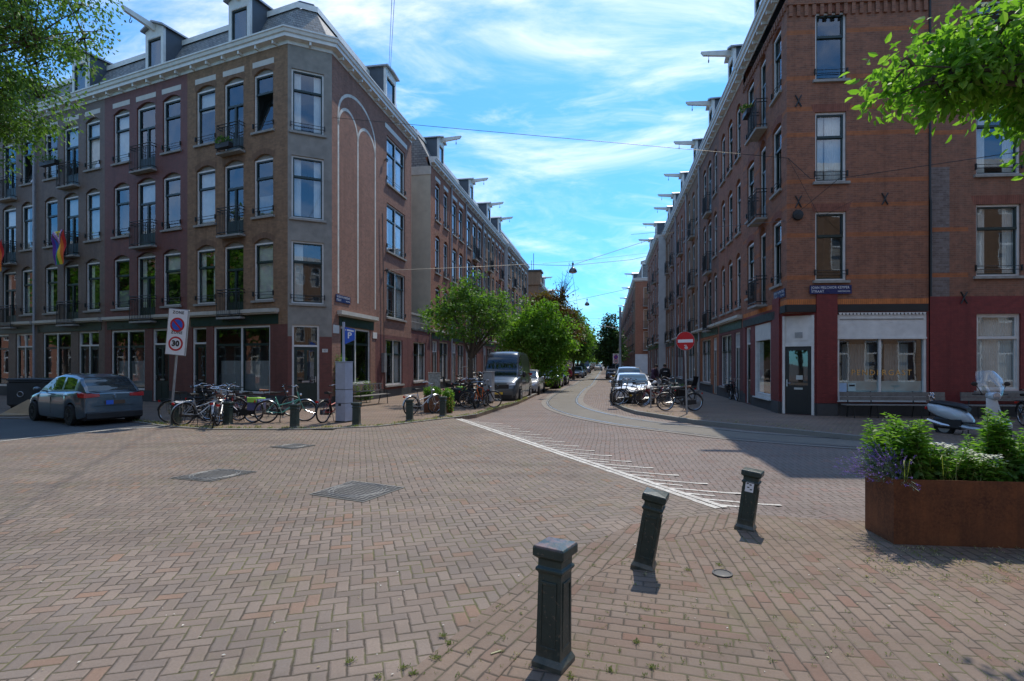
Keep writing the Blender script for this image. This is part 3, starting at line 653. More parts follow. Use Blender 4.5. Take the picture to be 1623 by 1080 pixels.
def shopwin(F, a, b, z0, z1, root, mulls=1, split=.72, fm='white', curt=0, dark=True):
    w = .09; v = .05; f = MB(F); n = mulls+1
    f.box(a, b, v, v+.1, z1-w, z1, 0); f.box(a, b, v-.04, v+.1, z0, z0+w, 0)
    cw = (b-a-w)/n
    for i in range(n+1): f.box(a+i*cw, a+i*cw+w, v+.001, v+.099, z0+w, z1-w, 0)
    zt = z0+(z1-z0)*split
    for i in range(n):
        x0, x1 = a+i*cw+w, a+(i+1)*cw
        if dark:
            t = .05
            for y0, y1 in ((z0+w, zt), (zt+.001, z1-w)):
                f.box(x0, x0+t, v+.03, v+.08, y0, y1, 1); f.box(x1-t, x1, v+.03, v+.08, y0, y1, 1); f.box(x0+t, x1-t, v+.03, v+.08, y1-t, y1, 1); f.box(x0+t, x1-t, v+.03, v+.08, y0, y0+t, 1)
        elif split < 1: f.box(x0, x1, v+.02, v+.09, zt-.03, zt+.03, 0)
    o = f.build('shop_window', [M_[fm], M_['green']], root)
    g = MB(F); g.face([(a+w, v+.085, z0+w), (b-w, v+.085, z0+w), (b-w, v+.085, z1-w), (a+w, v+.085, z1-w)]); g.build('pane', M_['shopglass'], o)
    if curt:
        c = MB(F); N = int((b-a)/.06); zc = z0+w+(z1-z0)*(.45 if curt == 1 else .9)
        for i in range(N):
            p, q = a+w+(b-a-2*w)*i/N, a+w+(b-a-2*w)*(i+1)/N; c.face([(p, v+.25+.02*(i % 2), z0+w), (q, v+.25+.02*((i+1) % 2), z0+w), (q, v+.25+.02*((i+1) % 2), zc), (p, v+.25+.02*(i % 2), zc)])
        c.build('curtain', M_['curtain2'], o)
    return o
ZC = 14.9; ZR = 15.35; ZT = 17.35
CPROF = [(.0, ZC-.06), (-.03, ZC-.06), (-.03, ZC+.08), (-.28, ZC+.10), (-.28, ZC+.24), (-.34, ZC+.26), (-.38, ZR-.08), (-.42, ZR-.06), (-.42, ZR), (-.10, ZR+.03), (.15, ZR+.02)]
def cornice(F, u0, u1, root, poly=None, m='white'):
    if poly is None: poly = [F(u0, 0, 0)[:2], F(u1, 0, 0)[:2]]
    left = (Vector(poly[1])-Vector(poly[0])).normalized(); inw = Vector((-left.y, left.x))
    sgn = 1 if inw.dot(F.i.xy) > 0 else -1
    b = MB(IDENT); sweep(b, poly, [(o*sgn, z) for o, z in CPROF]); b.fr = F; n = max(1, int((u1-u0)/.85))
    for i in range(n):
        x = u0+(u1-u0)*(i+.5)/n; b.box(x-.04, x+.04, -.24, -.031, ZC-.04, ZC+.095)
    return b.build('cornice', M_[m], root)
def mansard(poly, F, root, m='slate', inset=1.25, ends=True, depth=9):
    left = (Vector(poly[1])-Vector(poly[0])).normalized(); inw = Vector((-left.y, left.x)); sgn = 1 if inw.dot(F.i.xy) > 0 else -1
    mb = MB(IDENT); sweep(mb, poly, [(.12*sgn, ZR), (inset*sgn*.8, ZT-.35)], 0)
    sweep(mb, poly, [(inset*sgn*.8-.08*sgn, ZT-.36), (inset*sgn*.8-.08*sgn, ZT-.12), (inset*sgn*.9, ZT-.10)], 1)
    sweep(mb, poly, [(inset*sgn*.9, ZT-.1), (inset*sgn*.95, ZT+.12), (inset*sgn*1.3, ZT+.14), (sgn*(inset*1.3+.02), ZT)], 2)
    a = offs(poly, inset*1.25*sgn); b = offs(poly, depth*sgn) if len(poly) == 2 else None
    if b: mb.face([(*a[0], ZT+.05), (*a[1], ZT+.05), (*b[1], ZT+.05), (*b[0], ZT+.05)], 2)
    if ends and len(poly) == 2:
        c0 = offs(poly, .12*sgn); d0 = offs(poly, inset*.8*sgn); bb = offs(poly, depth*sgn)
        for i in (0, 1): mb.face([(*c0[i], ZR), (*d0[i], ZT-.35), (*a[i], ZT+.05), (*bb[i], ZT+.05), (*bb[i], ZR)], 0)
    return mb.build('roof', [M_[m], M_['white'], M_['lead']], root)
def dormer(F, u, root, w=1.25, h=2.05, beam=1.3, peak=True, side='lead', front='white', v0=.02, hook=True):
    d = MB(F); a, b = u-w/2, u+w/2; z0, z1 = ZR+.02, ZR+h; D = 2.4
    d.box(a, a+.17, v0, v0+.12, z0, z1, 0); d.box(b-.17, b, v0, v0+.12, z0, z1, 0); d.box(a+.17, b-.17, v0, v0+.12, z1-.42, z1, 0); d.box(a+.17, b-.17, v0, v0+.12, z0, z0+.12, 0)
    d.box(a+.002, a+.05, v0+.12, D, z0, z1, 1); d.box(b-.05, b-.002, v0+.12, D, z0, z1, 1)
    pk = .28 if peak else .05; o = .14
    for s_ in (-1, 1):
        x0, x1 = (a-o, u) if s_ < 0 else (b+o, u)
        d.mesh([(x0, v0-.16, z1-.03), (x1, v0-.16, z1+pk), (x1, D, z1+pk), (x0, D, z1-.03), (x0, v0-.16, z1+.05), (x1, v0-.16, z1+pk+.08), (x1, D, z1+pk+.08), (x0, D, z1+.05)],
               [(0, 1, 2, 3), (4, 5, 6, 7), (0, 1, 5, 4), (1, 2, 6, 5), (2, 3, 7, 6), (3, 0, 4, 7)], 2)
    d.face([(a, v0+.01, z1), (b, v0+.01, z1), (u, v0+.01, z1+pk)], 0)
    for i in range(9): d.box(a+.2+i*(w-.46)/8, a+.25+i*(w-.46)/8, v0-.02, v0-.001, z1-.42, z1-.35, 0)
    do = d.build('dormer', [M_[front], M_[side], M_['zinc']], root)
    g = MB(F); g.face([(a+.17, v0+.08, z0+.12), (b-.17, v0+.08, z0+.12), (b-.17, v0+.08, z1-.42), (a+.17, v0+.08, z1-.42)], 0)
    for q in (a+.17, b-.23): g.box(q, q+.06, v0+.03, v0+.07, z0+.12, z1-.42, 1)
    g.box(a+.23, b-.23, v0+.03, v0+.07, z1-.48, z1-.42, 1); g.box(a+.23, b-.23, v0+.03, v0+.07, z0+.12, z0+.18, 1)
    g.build('dormer_window', [M_['farglass'], M_['green']], do)
    if beam:
        bm_ = MB(F); zb = z1+.0; bm_.mesh([(u-.09, .3, zb-.12), (u+.09, .3, zb-.12), (u+.07, -beam, zb+.06), (u-.07, -beam, zb+.06), (u-.11, .3, zb+.16), (u+.11, .3, zb+.16), (u+.1, -beam-.12, zb+.24), (u-.1, -beam-.12, zb+.24)],
               [(0, 1, 2, 3), (4, 5, 6, 7), (0, 1, 5, 4), (1, 2, 6, 5), (2, 3, 7, 6), (3, 0, 4, 7)])
        bo = bm_.build('hoist_beam', M_[front], do)
        if hook:
            hk = MB(F); hk.tube([(u, -beam*.8, zb+.05), (u, -beam*.8, zb-.12)], .012, 4); hk.ring((u, -beam*.8, zb-.22), .09, .016, 10, 5, a0=-180, a1=90); hk.build('hoist_hook', M_['iron'], bo)
    return do
FL = [(4.45, 6.85), (7.95, 10.35), (11.5, 13.9)]       # upper storeys: sill and head of the sash windows
def curtain_pick(): return random.choice([1, 1, 2, 3, 4, 0, 0, 5])
def terrace_house(F, u0, u1, cols, ground, root, brick, near=True, arch=.2, head='soldier_b', dorm=(), depth=9, floors=FL, tym='render', roof=True, fascia=True, sills=True, gz=3.95, rend=None, grey=None, plaques=True, mz=None, corn=True, light=False):
    """cols: (a, b, 'w'|'b'); ground: (kind, a, b, z0, z1[, opt])"""
    holes = []
    for a, b, t in cols:
        for z0, z1 in floors:
            holes.append((a, b, z0 if t == 'w' else z0-.65, z1, arch if near or not light else 0))
    up = list(holes)
    gh = [(g[1], g[2], g[3], g[4], 0) for g in ground]
    mats = [M_[brick], M_['br_darkred'] if grey is None else M_[grey], M_['plinth'], M_['render']]
    zone = {'z': [.55, gz-.5], 'f': lambda u, z: 2 if z < .5 else (1 if z < gz-.5 else 0), 'tym': 3 if near else 0}
    mb = MB(F); wall(mb, F, u0, u1, 0, ZC, holes+gh, zone, reveal=.17)
    mats += [M_[head], M_['cream_paint']]; mb.fr = F
    if not light: lintels(mb, F, up, m=4)
    if plaques:
        for a, b, t in cols: mb.box(a-.05, b+.05, -.012, -.001, ZC-.68, ZC-.45, 5)
    mb.build('wall', mats, root)
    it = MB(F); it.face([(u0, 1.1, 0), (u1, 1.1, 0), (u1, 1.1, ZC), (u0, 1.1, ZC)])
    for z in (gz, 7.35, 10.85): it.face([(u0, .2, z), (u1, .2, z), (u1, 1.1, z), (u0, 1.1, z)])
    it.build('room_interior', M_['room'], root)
    for a, b, t in cols:
        for z0, z1 in floors:
            if t == 'w': window(F, a, b, z0, z1, root, near=near, bars=near or not light, curt=curtain_pick() if near else 0, sill=sills)
            else:
                window(F, a, b, z0-.65, z1, root, style='french', near=near, curt=random.choice([1, 0, 3]) if near else 0, sill=False)
                balcony(F, a, b, z0-.65, root, lattice=near)
    for g in ground:
        if g[0] == 'door': door(F, g[1], g[2], g[3], g[4], root, double=False, panes=1 if g[2]-g[1] < 1 else 2)
        elif g[0] == 'ddoor': door(F, g[1], g[2], g[3], g[4], root, double=True, panes=1)
        elif g[0] == 'win': window(F, g[1], g[2], g[3], g[4], root, near=near, bars=False, curt=random.choice([1, 2]) if near else 0, mull=1)
        else: shopwin(F, g[1], g[2], g[3], g[4], root, mulls=g[5] if len(g) > 5 else 1, curt=g[6] if len(g) > 6 else 0)
    if fascia:
        f = MB(F); a, b = u0+.25, u1-.2
        f.box(a, b, -.02, -.001, 3.45, 3.85, 1); f.box(a-.08, b+.05, -.16, -.002, 3.87, 3.93, 0); f.box(a-.1, b+.08, -.22, -.002, 3.93, 4.06, 0); f.build('shop_cornice', [M_['cream_paint'], M_['green']], root)
    if corn: cornice(F, u0, u1, root)
    if roof:
        mansard([F(u0, 0, 0)[:2], F(u1, 0, 0)[:2]], F, root, depth=depth)
        for d in dorm: dormer(F, d, root)
    # back and party walls keep the light out
    bk = MB(F); bk.face([(u0, depth, 0), (u1, depth, 0), (u1, depth, ZT), (u0, depth, ZT)]); bk.face([(u0+.01, .2, 0), (u0+.01, depth, 0), (u0+.01, depth, ZR), (u0+.01, .2, ZR)]); bk.face([(u1-.01, .2, 0), (u1-.01, depth, 0), (u1-.01, depth, ZR), (u1-.01, .2, ZR)])
    bk.build('back_wall', M_[brick], root)
def dpipe(F, u, root, z1=ZC+.1, z0=.0, m='pipe'):
    p = MB(F); p.tube([(u, -.09, z0), (u, -.09, z1)], .055, 8)
    for z in range(1, 15, 2): p.tube([(u, -.09, z-.03), (u, -.09, z+.03)], .066, 8)
    p.build('drain_pipe', M_[m], root)
C1 = Vector((-9.134, 21.84, 0)); C2 = Vector((-7.579, 22.566, 0))
FA = Fr(C1, AD, -Vector((AD.y*-1, AD.x, 0)) if False else None)
if FA.i.y < 0: FA = Fr(C1, AD, (-FA.i.x, -FA.i.y))
FC = Fr(C1, C2-C1); FS = Fr(C2, S)
Rc = Vector((9.53, 18.6, 0)); FR = Fr(Rc, (cos(radians(4.35)), -sin(radians(4.35)))); FQ = Fr(Rc, S, (cos(aS), -sin(aS)))
# ---------------------------------------------------------------- left block along the cross street
hb = thing('brick_house', FA(0, 0, 0), 'brown brick corner house with a grey rendered chamfered corner and a white line mural', 'house')
wins = [(.79, 1.88, 'w'), (2.47, 3.63, 'b'), (4.17, 5.36, 'w')]
terr_ground = [('shop', .96, 4.28, .55, 3.42, 1, 1), ('door', 4.72, 5.62, .05, 3.42)]
def corner_left():
    root = hb
    holes = []
    for a, b, t in wins:
        for z0, z1 in FL: holes.append((a, b, z0 if t == 'w' else z0-.65, z1, .2))
    gh = [(g[1], g[2], g[3], g[4], 0) for g in terr_ground]
    mats = [M_['br_brown'], M_['br_darkred'], M_['plinth'], M_['render'], M_['br_mural'], M_['br_s']]
    mb = MB(FA); wall(mb, FA, 0, 5.93, 0, ZC, holes+gh, {'z': [.5, 3.43], 'f': lambda u, z: 2 if z < .5 else (1 if z < 3.43 else 0), 'tym': 3})
    ch = [(.14, 1.40, z0-.17, z1, 0) for z0, z1 in FL]+[(.16, 1.22, .05, 3.4, 0)]
    wall(mb, FC, 0, 1.716, 0, ZC, ch, {'z': [.3, 2.93], 'f': lambda u, z: 2 if z < .3 else (1 if z < 2.93 else 3)})
    sh = [(5.73, 8.33, z0-.2, z1-.05, 0) for z0, z1 in FL]+[(.76, 3.74, .85, 3.43, 0), (5.57, 7.95, .65, 3.1, 0)]
    wall(mb, FS, 0, 9.35, 0, ZC, sh, {'z': [.42, 3.3], 'u': [4.3], 'f': lambda u, z: 2 if z < .42 else (5 if (z < 3.3 and u > 4.3) else 4)})
    mats += [M_['soldier_b'], M_['cream_paint']]; lintels(mb, FA, holes, m=6)
    for a, b, t in wins: mb.box(a-.05, b+.05, -.012, -.001, ZC-.68, ZC-.45, 7)
    mb.fr = FS; mb.box(5.5, 8.6, -.02, -.001, ZC-.75, ZC-.5, 7)
    mb.build('wall', mats, root)
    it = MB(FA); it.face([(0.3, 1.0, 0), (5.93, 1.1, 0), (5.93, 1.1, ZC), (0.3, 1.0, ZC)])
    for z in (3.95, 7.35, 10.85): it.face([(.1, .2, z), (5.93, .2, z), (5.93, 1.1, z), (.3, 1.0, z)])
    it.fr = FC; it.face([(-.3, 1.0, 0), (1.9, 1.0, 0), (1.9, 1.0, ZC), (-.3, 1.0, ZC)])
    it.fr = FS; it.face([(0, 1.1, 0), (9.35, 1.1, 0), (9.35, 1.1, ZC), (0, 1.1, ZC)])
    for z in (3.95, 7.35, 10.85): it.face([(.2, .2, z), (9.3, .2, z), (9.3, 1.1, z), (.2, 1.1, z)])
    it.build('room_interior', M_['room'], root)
    for a, b, t in wins:
        for z0, z1 in FL:
            if t == 'w': window(FA, a, b, z0, z1, root, curt=curtain_pick())
            else: window(FA, a, b, z0-.65, z1, root, style='french', sill=False, curt=random.choice([0, 1])); balcony(FA, a, b, z0-.65, root)
    for i, (z0, z1) in enumerate(FL):
        window(FC, .14, 1.40, z0-.17, z1, root, bars=i != 1, curt=[4, 1, 1][i]); window(FS, 5.73, 8.33, z0-.2, z1-.05, root, mull=1, curt=1)
    window(FS, 5.57, 7.95, .65, 3.1, root, mull=1, bars=False, curt=1)
    shopwin(FA, .96, 4.28, .55, 3.42, root, 1, curt=1); shopwin(FS, .76, 3.74, .85, 3.43, root, 1)
    door(FA, 4.72, 5.62, .05, 3.42, root, panes=1); door(FC, .16, 1.22, .05, 3.4, root, panes=2, zt=2.5)
    nb = MB(FC); nb.box(1.33, 1.55, -.02, -.001, 2.28, 2.42, 0); nb.cb = 0
    text_mesh(nb, '57', FC, 1.44, -.024, 2.35, .12, 1); nb.build('house_number', [M_['white'], M_['blackp']], root)
    f = MB(FA)
    f.box(.5, 5.7, -.02, -.001, 3.45, 3.85, 1)
    for a, b in ((.5, 2.95), (3.1, 5.85)): f.box(a, b, -.16, -.002, 3.87, 3.93, 0); f.box(a-.05, b+.05, -.22, -.002, 3.93, 4.08, 0)
    f.fr = FS; f.box(.6, 4.1, -.02, -.001, 3.45, 3.85, 1); f.box(.5, 4.2, -.14, -.002, 3.87, 3.93, 0); f.box(.45, 4.25, -.22, -.002, 3.93, 4.1, 0); f.box(.08, .58, -.03, -.001, 3.1, 3.45, 2); f.box(4.0, 4.45, -.03, -.001, 3.05, 3.35, 2)
    f.build('shop_cornice', [M_['cream_paint'], M_['green'], M_['white']], root)
    poly = [FA(5.93, 0, 0)[:2], C1[:2], C2[:2], FS(9.35, 0, 0)[:2]]
    b = MB(IDENT); sweep(b, poly, CPROF)
    for F_, L_ in ((FA, 5.9), (FC, 1.6), (FS, 9.2)):
        b.fr = F_; n = int(L_/.85)
        for i in range(n): x = .1+(L_-.1)*(i+.5)/n; b.box(x-.04, x+.04, -.24, -.031, ZC-.04, ZC+.095)
    b.build('cornice', M_['white'], root)
    rf = MB(IDENT); ins = 1.25
    sweep(rf, poly, [(.12, ZR), (ins*.8, ZT-.35)], 0); sweep(rf, poly, [(ins*.8-.08, ZT-.36), (ins*.8-.08, ZT-.12), (ins*.9, ZT-.1)], 1)
    sweep(rf, poly, [(ins*.9, ZT-.1), (ins*.95, ZT+.12), (ins*1.3, ZT+.14)], 2)
    top = offs(poly, ins*1.25); M5 = FS(9.35, 5.5, 0); bk = FA(5.93, 9, 0)
    rf.face([(*q, ZT+.06) for q in top]+[(M5.x, M5.y, ZT+.06), (bk.x, bk.y, ZT+.06)], 2)
    e0, e1 = offs(poly, .12)[-1], offs(poly, ins)[-1]
    rf.face([(*e0, ZR), (*e1, ZT), (M5.x, M5.y, ZT+.05), (M5.x, M5.y, ZR)], 0)
    e0, e1 = offs(poly, .12)[0], offs(poly, ins)[0]
    rf.build('roof', [M_['slate'], M_['white'], M_['lead']], root)
    bw = MB(FS); bw.face([(9.34, 0.1, 0), (9.34, 5.5, 0), (9.34, 5.5, ZT), (9.34, 0.1, ZR)]); bw.fr = FA; bw.face([(5.92, .2, 0), (5.92, 9, 0), (5.92, 9, ZT), (5.92, .2, ZR)])
    bw.fr = IDENT; bw.face([(M5.x, M5.y, 0), (bk.x, bk.y, 0), (bk.x, bk.y, ZT), (M5.x, M5.y, ZT)]); bw.build('back_wall', M_['br_brown'], root)
    dormer(FA, 2.75, root); dormer(FS, 6.35, root, w=1.4, beam=0, peak=False)
    c = MB(FS); c.box(8.5, 9.2, 1.0, 1.5, ZT-.3, ZT+.45, 0)
    for x in (8.65, 9.02): c.lathe([(.09, 0), (.11, .05), (.09, .1), (.085, .35), (.1, .38)], (x, 1.25, ZT+.45), 8, 1)
    c.build('chimney', [M_['br_mural'], M_['plinth']], root)
    # the line mural: painted arches
    m = MB(FS); w = .065
    def stroke(P):
        for i in range(len(P)-1):
            a, b = Vector((P[i][0], 0, P[i][1])), Vector((P[i+1][0], 0, P[i+1][1])); d = (b-a).normalized(); n = Vector((-d.z, 0, d.x))*w
            m.face([(a.x-n.x, -.004, a.z-n.z), (b.x-n.x, -.004, b.z-n.z), (b.x+n.x, -.004, b.z+n.z), (a.x+n.x, -.004, a.z+n.z)])
    def arc(a, b, zs, zt, n=16): return [((a+b)/2-(b-a)/2*cos(pi*i/n), zs+(zt-zs)*sin(pi*i/n)) for i in range(n+1)]
    stroke([(.55, 4.85), (.55, 12.6)]+arc(.55, 4.3, 12.6, 14.0)+[(4.3, 4.5)]); stroke(arc(.55, 2.4, 12.1, 13.1)+[(2.4, 4.6)]); stroke(arc(2.4, 4.3, 12.1, 13.0))
    m.build('mural_lines', M_['mural'], root)
    w_ = MB(FS); w_.box(5.05, 5.35, -.16, -.002, 1.35, 2.35, 0, None); w_.tube([(5.2, -.07, 2.35), (5.2, -.07, 4.6), (5.0, -.07, 9.5)], .02, 5, 1); w_.tube([(5.2, -.08, 1.35), (5.2, -.08, .3)], .03, 6, 1)
    w_.build('junction_box', [M_['zinc'], M_['iron']], root)
    for z in (12.4, 6.65): h = MB(FS); h.ring((5.45, -.12, z), .1, .025, 10, 5); h.tube([(5.45, 0, z), (5.45, -.2, z)], .03, 5); h.build('wire_anchor', M_['iron'], root)
M_['br_s'] = brick_mat('dark_red_side_brick', (.17, .066, .058), (.13, .052, .048), (.12, .07, .065), dirty=.25)
M_['mural'] = mat('mural_paint', (.62, .60, .53), .9, var=.25, scale=20)
corner_left()
r = thing('brick_house', FA(5.93, 0, 0), 'dark red painted brick house between the brown corner house and the grey one', 'house')
terrace_house(FA, 5.93, 11.84, [(6.39, 7.58, 'w'), (8.1, 9.41, 'b'), (9.97, 11.15, 'w')], [('door', 7.15, 8.3, .05, 3.42), ('shop', 8.85, 11.35, .55, 3.42, 1, 1)], r, 'br_darkred', dorm=[8.2], head='br_darkred', tym='br_darkred')
r = thing('brick_house', FA(11.84, 0, 0), 'grey painted brick house right of the tall drain pipe, its flag fully in view', 'house')
terrace_house(FA, 11.84, 17.7, [(12.23, 13.35, 'w'), (13.97, 15.2, 'b'), (15.75, 16.87, 'w')], [('ddoor', 12.3, 13.97, .05, 3.42), ('shop', 14.6, 17.05, .55, 3.42, 1)], r, 'br_grey', dorm=[13.9], head='br_grey', grey='br_grey')
dpipe(FA, 17.7, r)
r = thing('brick_house', FA(17.7, 0, 0), 'grey painted brick house left of the tall drain pipe, cut by the photo edge', 'house')
terrace_house(FA, 17.7, 23.8, [(18.0, 19.04, 'w'), (19.58, 20.89, 'b'), (21.5, 22.6, 'w')], [('ddoor', 18.0, 19.6, .05, 3.42), ('shop', 20.3, 22.8, .55, 3.42, 1)], r, 'br_grey', dorm=[19.8], head='br_grey', grey='br_grey')
# pride flags over the middle balconies
def stripe_mat():
    return [mat('flag_'+n, c, .8, var=.08) for n, c in (('red', (.55, .02, .02)), ('orange', (.75, .16, .02)), ('yellow', (.75, .55, .04)), ('green', (.03, .25, .05)), ('blue', (.02, .10, .42)), ('violet', (.12, .03, .25)), ('white', (.7, .7, .7)), ('lilac', (.42, .2, .5)), ('brown', (.10, .05, .03)))]
FM = stripe_mat()
def flag(u, lab):
    z1, z0 = 8.55, 6.85; w = 1.0; m = MB(FA); nx, nz = 24, 40
    for i in range(nx):
        for j in range(nz):
            s, t = (i+.5)/nx, (j+.5)/nz    # s left to right as seen, t down
            k = min(5, int((1-s)*6)); col = 5-k if False else None
            band = [4, 5, 3, 2, 1, 0]; c = [5, 4, 3, 2, 1, 0][min(5, int(s*6))]
            d = 1-t/.56-abs(s-.5)*2
            if d > .55: c = 2
            elif d > .38: c = 6
            elif d > .14: c = 7
            elif d > 0: c = 8
            def P(a, b):
                nar = 1-.22*max(0, b-.55); x = u+w/2-w*(.5+(a-.5)*nar)-.04*b; return (x, -.36-.05*sin(a*9+b*5)-.03*sin(b*11), z1-(z1-z0)*b-.05*(1-a)*0+.07*(a-.5))
            m.face([P(i/nx, j/nz), P((i+1)/nx, j/nz), P((i+1)/nx, (j+1)/nz), P(i/nx, (j+1)/nz)], c)
    m.ring((u, -.375, z1-.2), .1, .014, 14, 4, 5)
    o = m.build('flag', FM, None, smooth=False, at=FA(u, -.36, z0)); tag(o, lab, 'flag', 'rainbow flags hung over balcony rails')
flag(14.95, 'rainbow flag with a yellow triangle hanging over the balcony right of the drain pipe'); flag(20.6, 'rainbow flag with a yellow triangle hanging over the balcony left of the drain pipe')
# flower boxes on balconies
def foliage(mb, c, r, n, s, m=0, up=.3):
    for _ in range(n):
        while True:
            p = Vector((random.uniform(-1, 1), random.uniform(-1, 1), random.uniform(-1, 1)))
            if p.length < 1: break
        p = Vector((c[0]+p.x*r[0], c[1]+p.y*r[1], c[2]+p.z*r[2])); a = Vector((random.gauss(0, 1), random.gauss(0, 1), random.gauss(0, 1)+up)).normalized(); b = a.cross(Vector((random.gauss(0, 1), random.gauss(0, 1), random.gauss(0, 1)))).normalized()
        k = s*random.uniform(.6, 1.3); w = k*.3
        mb.face([tuple(p), tuple(p+a*k*.5+b*w), tuple(p+a*k), tuple(p+a*k*.5-b*w)], m)
def flowerbox(F, u, z, lab, w=.8, fl='flowerY'):
    r = thing('flower_box', F(u, -.42, z), lab, 'flower box'); m = MB(F); m.box(u-w/2, u+w/2, -.55, -.32, z, z+.2); m.build('box', M_['black'], r)
    p = MB(IDENT); c = F(u, -.43, z+.3); foliage(p, c, (w*.5, w*.35, .18), 220, .09, 0); foliage(p, c+Vector((0, 0, .08)), (w*.4, w*.3, .12), 50, .06, 1); p.fr = IDENT; p.build('plants', [M_['leafC'], M_[fl]], r)
flowerbox(FA, 15.6, 11.95, 'long dark flower box on the top balcony rail of the grey painted house', 1.3, 'leafC')
flowerbox(FA, 3.1, 10.9, 'small pot box with green plants on the top balcony of the brown corner house', .8, 'leafD')
flowerbox(FQ, 3.5, 12.0, 'blue-grey flower box with yellow blooms on the top balcony near the right corner', .7)
# annex with the lattice parapet and the cream end wall
r = thing('annex', FS(9.35, 0, 0), 'low red brick annex with a lattice parapet between mural house and cream end wall', 'annex')
m = MB(FS); wall(m, FS, 9.352, 12.8, 0, 3.8, [(9.7, 11.9, .7, 3.1, 0)], {'z': [.42], 'f': lambda u, z: 1 if z < .42 else 0}); m.face([(9.352, .02, 3.78), (12.8, .02, 3.78), (12.8, 6, 3.78), (9.352, 6, 3.78)], 1)
m.box(9.352, 12.8, -.04, .2, 3.8, 3.9, 1); m.build('wall', [M_['br_s'], M_['plinth']], r)
it = MB(FS); it.face([(9.4, 1, 0), (12.8, 1, 0), (12.8, 1, 3.7), (9.4, 1, 3.7)]); it.build('room_interior', M_['room'], r)
window(FS, 9.7, 11.9, .7, 3.1, r, mull=1, bars=False, curt=1)
m = MB(FS); m.box(9.352, 12.8, 0, .14, 4.72, 4.84)
for i in range(15):
    x = 9.4+i*.235; m.box(x, x+.06, .03, .1, 3.9, 4.72)
    m.box(x, x+.235, .04, .09, 4.28, 4.34)
m.build('lattice_parapet', M_['stone'], r)
v = MB(IDENT); c = FS(12, .0, 4.6); foliage(v, c, (1.0, 1.2, .5), 500, .12, 0); v.build('climbing_plant', M_['leafY'], r)
FE = Fr(FS(12.81, 0, 0), FS.i, S)
BR = ['br_a', 'br_c', 'br_b', 'br_a', 'br_c', 'br_b', 'br_a', 'br_b']
r = thing('brick_house', FS(12.81, 0, 0), 'brick house with a cream rendered end wall, first beyond the low annex', 'house')
def g2(a, w): return [('ddoor', a+.35, a+.35+1.1, .05, 3.3), ('win', a+1.9, a+min(w-.4, 4.0), .6, 3.3)]
terrace_house(FS, 12.81, 17.5, [(13.9, 14.9, 'w'), (15.8, 16.8, 'w')], g2(12.9, 4.6), r, 'br_a', near=False, dorm=[15.3], head='soldier')
m = MB(FE); m.box(-.02, 9, -.012, -.002, .0, 14.2, 0); m.box(-.05, 9, -.05, -.013, 14.2, 14.75, 1); m.face([(0.1, -.013, 14.75), (1.2, -.013, ZT), (9, -.013, ZT), (9, -.013, 14.75)], 2); m.build('end_wall', [M_['cream'], M_['cream_paint'], M_['slate']], r)
dpipe(FS, 17.5, r)
segs = [(17.5, 21.7, [(17.95, 19.2, 'w'), (19.8, 21.0, 'w')], 'br_a', []), (21.7, 28.0, [(22.2, 23.6, 'w'), (24.2, 25.6, 'b'), (26.1, 27.5, 'w')], 'br_c', [23.9]), (28, 33.6, None, 'br_b', [30.9]), (33.6, 38.9, None, 'br_a', [36.3])]
ords = ['second', 'third', 'fourth', 'fifth']
def cols3(a, b):
    w = (b-a); return [(a+.45, a+.45+w*.17, 'w'), (a+w*.4, a+w*.6, 'b'), (b-.45-w*.17, b-.45, 'w')]
for i, (a, b, c, br, dm) in enumerate(segs):
    r = thing('brick_house', FS(a, 0, 0), '%s brick house from the cream end wall, %s' % (ords[i], ['two windows wide, red brick', 'purple-brown brick with arched windows', 'brown brick behind the small tree', 'red brick next to the white downpipe wall'][i]), 'house')
    terrace_house(FS, a, b, c or cols3(a, b), g2(a, b-a), r, br, near=False, dorm=dm, head='soldier')
    if i in (0, 1, 3): dpipe(FS, b, r)
FS2 = Fr(FS(38.9, -.35, 0), S, (FS.i.x, FS.i.y))
for i, (a, b) in enumerate(((0, 7.6), (7.6, 15.2))):
    r = thing('brick_house', FS2(a, 0, 0), ['brown brick house with a pale side strip, left side of the tram street', 'brown brick house last of the left row before the side street'][i], 'house')
    terrace_house(FS2, a+.001, b, cols3(a, b), g2(a+.5, b-a), r, 'br_b', near=False, head='soldier', dorm=[] if i else [], light=False)
    if i == 0:
        m = MB(FS2); m.box(-.06, -.002, -.01, 1.2, 0, ZR); m.build('side_strip', M_['palewall'], r)
    else: dpipe(FS2, 15.1, r)
# far rows beyond the side street: each house a copy of one of two light prototypes
def light_house(F, a, b, root, br, dm):
    terrace_house(F, a, b, cols3(a, b), [('win', a+.5, a+2.2, .5, 3.3), ('win', b-2.4, b-.6, .1, 3.3)], root, br, near=False, dorm=dm, head='soldier', light=True, sills=False, plaques=False, fascia=False, arch=0)
def place_far(proto, P0, n, w, grp, lab, flip=1):
    N_ = ['first', 'second', 'third', 'fourth', 'fifth', 'sixth', 'seventh', 'eighth', 'ninth', 'tenth', 'eleventh', 'twelfth', 'thirteenth', 'fourteenth']
    for i in range(n):
        o = proto[i] if i < 2 else copy_tree(proto[i % 3 != 0])
        o.location = P0+S*(w*i)
        tag(o, N_[i]+' '+lab, 'house', grp)
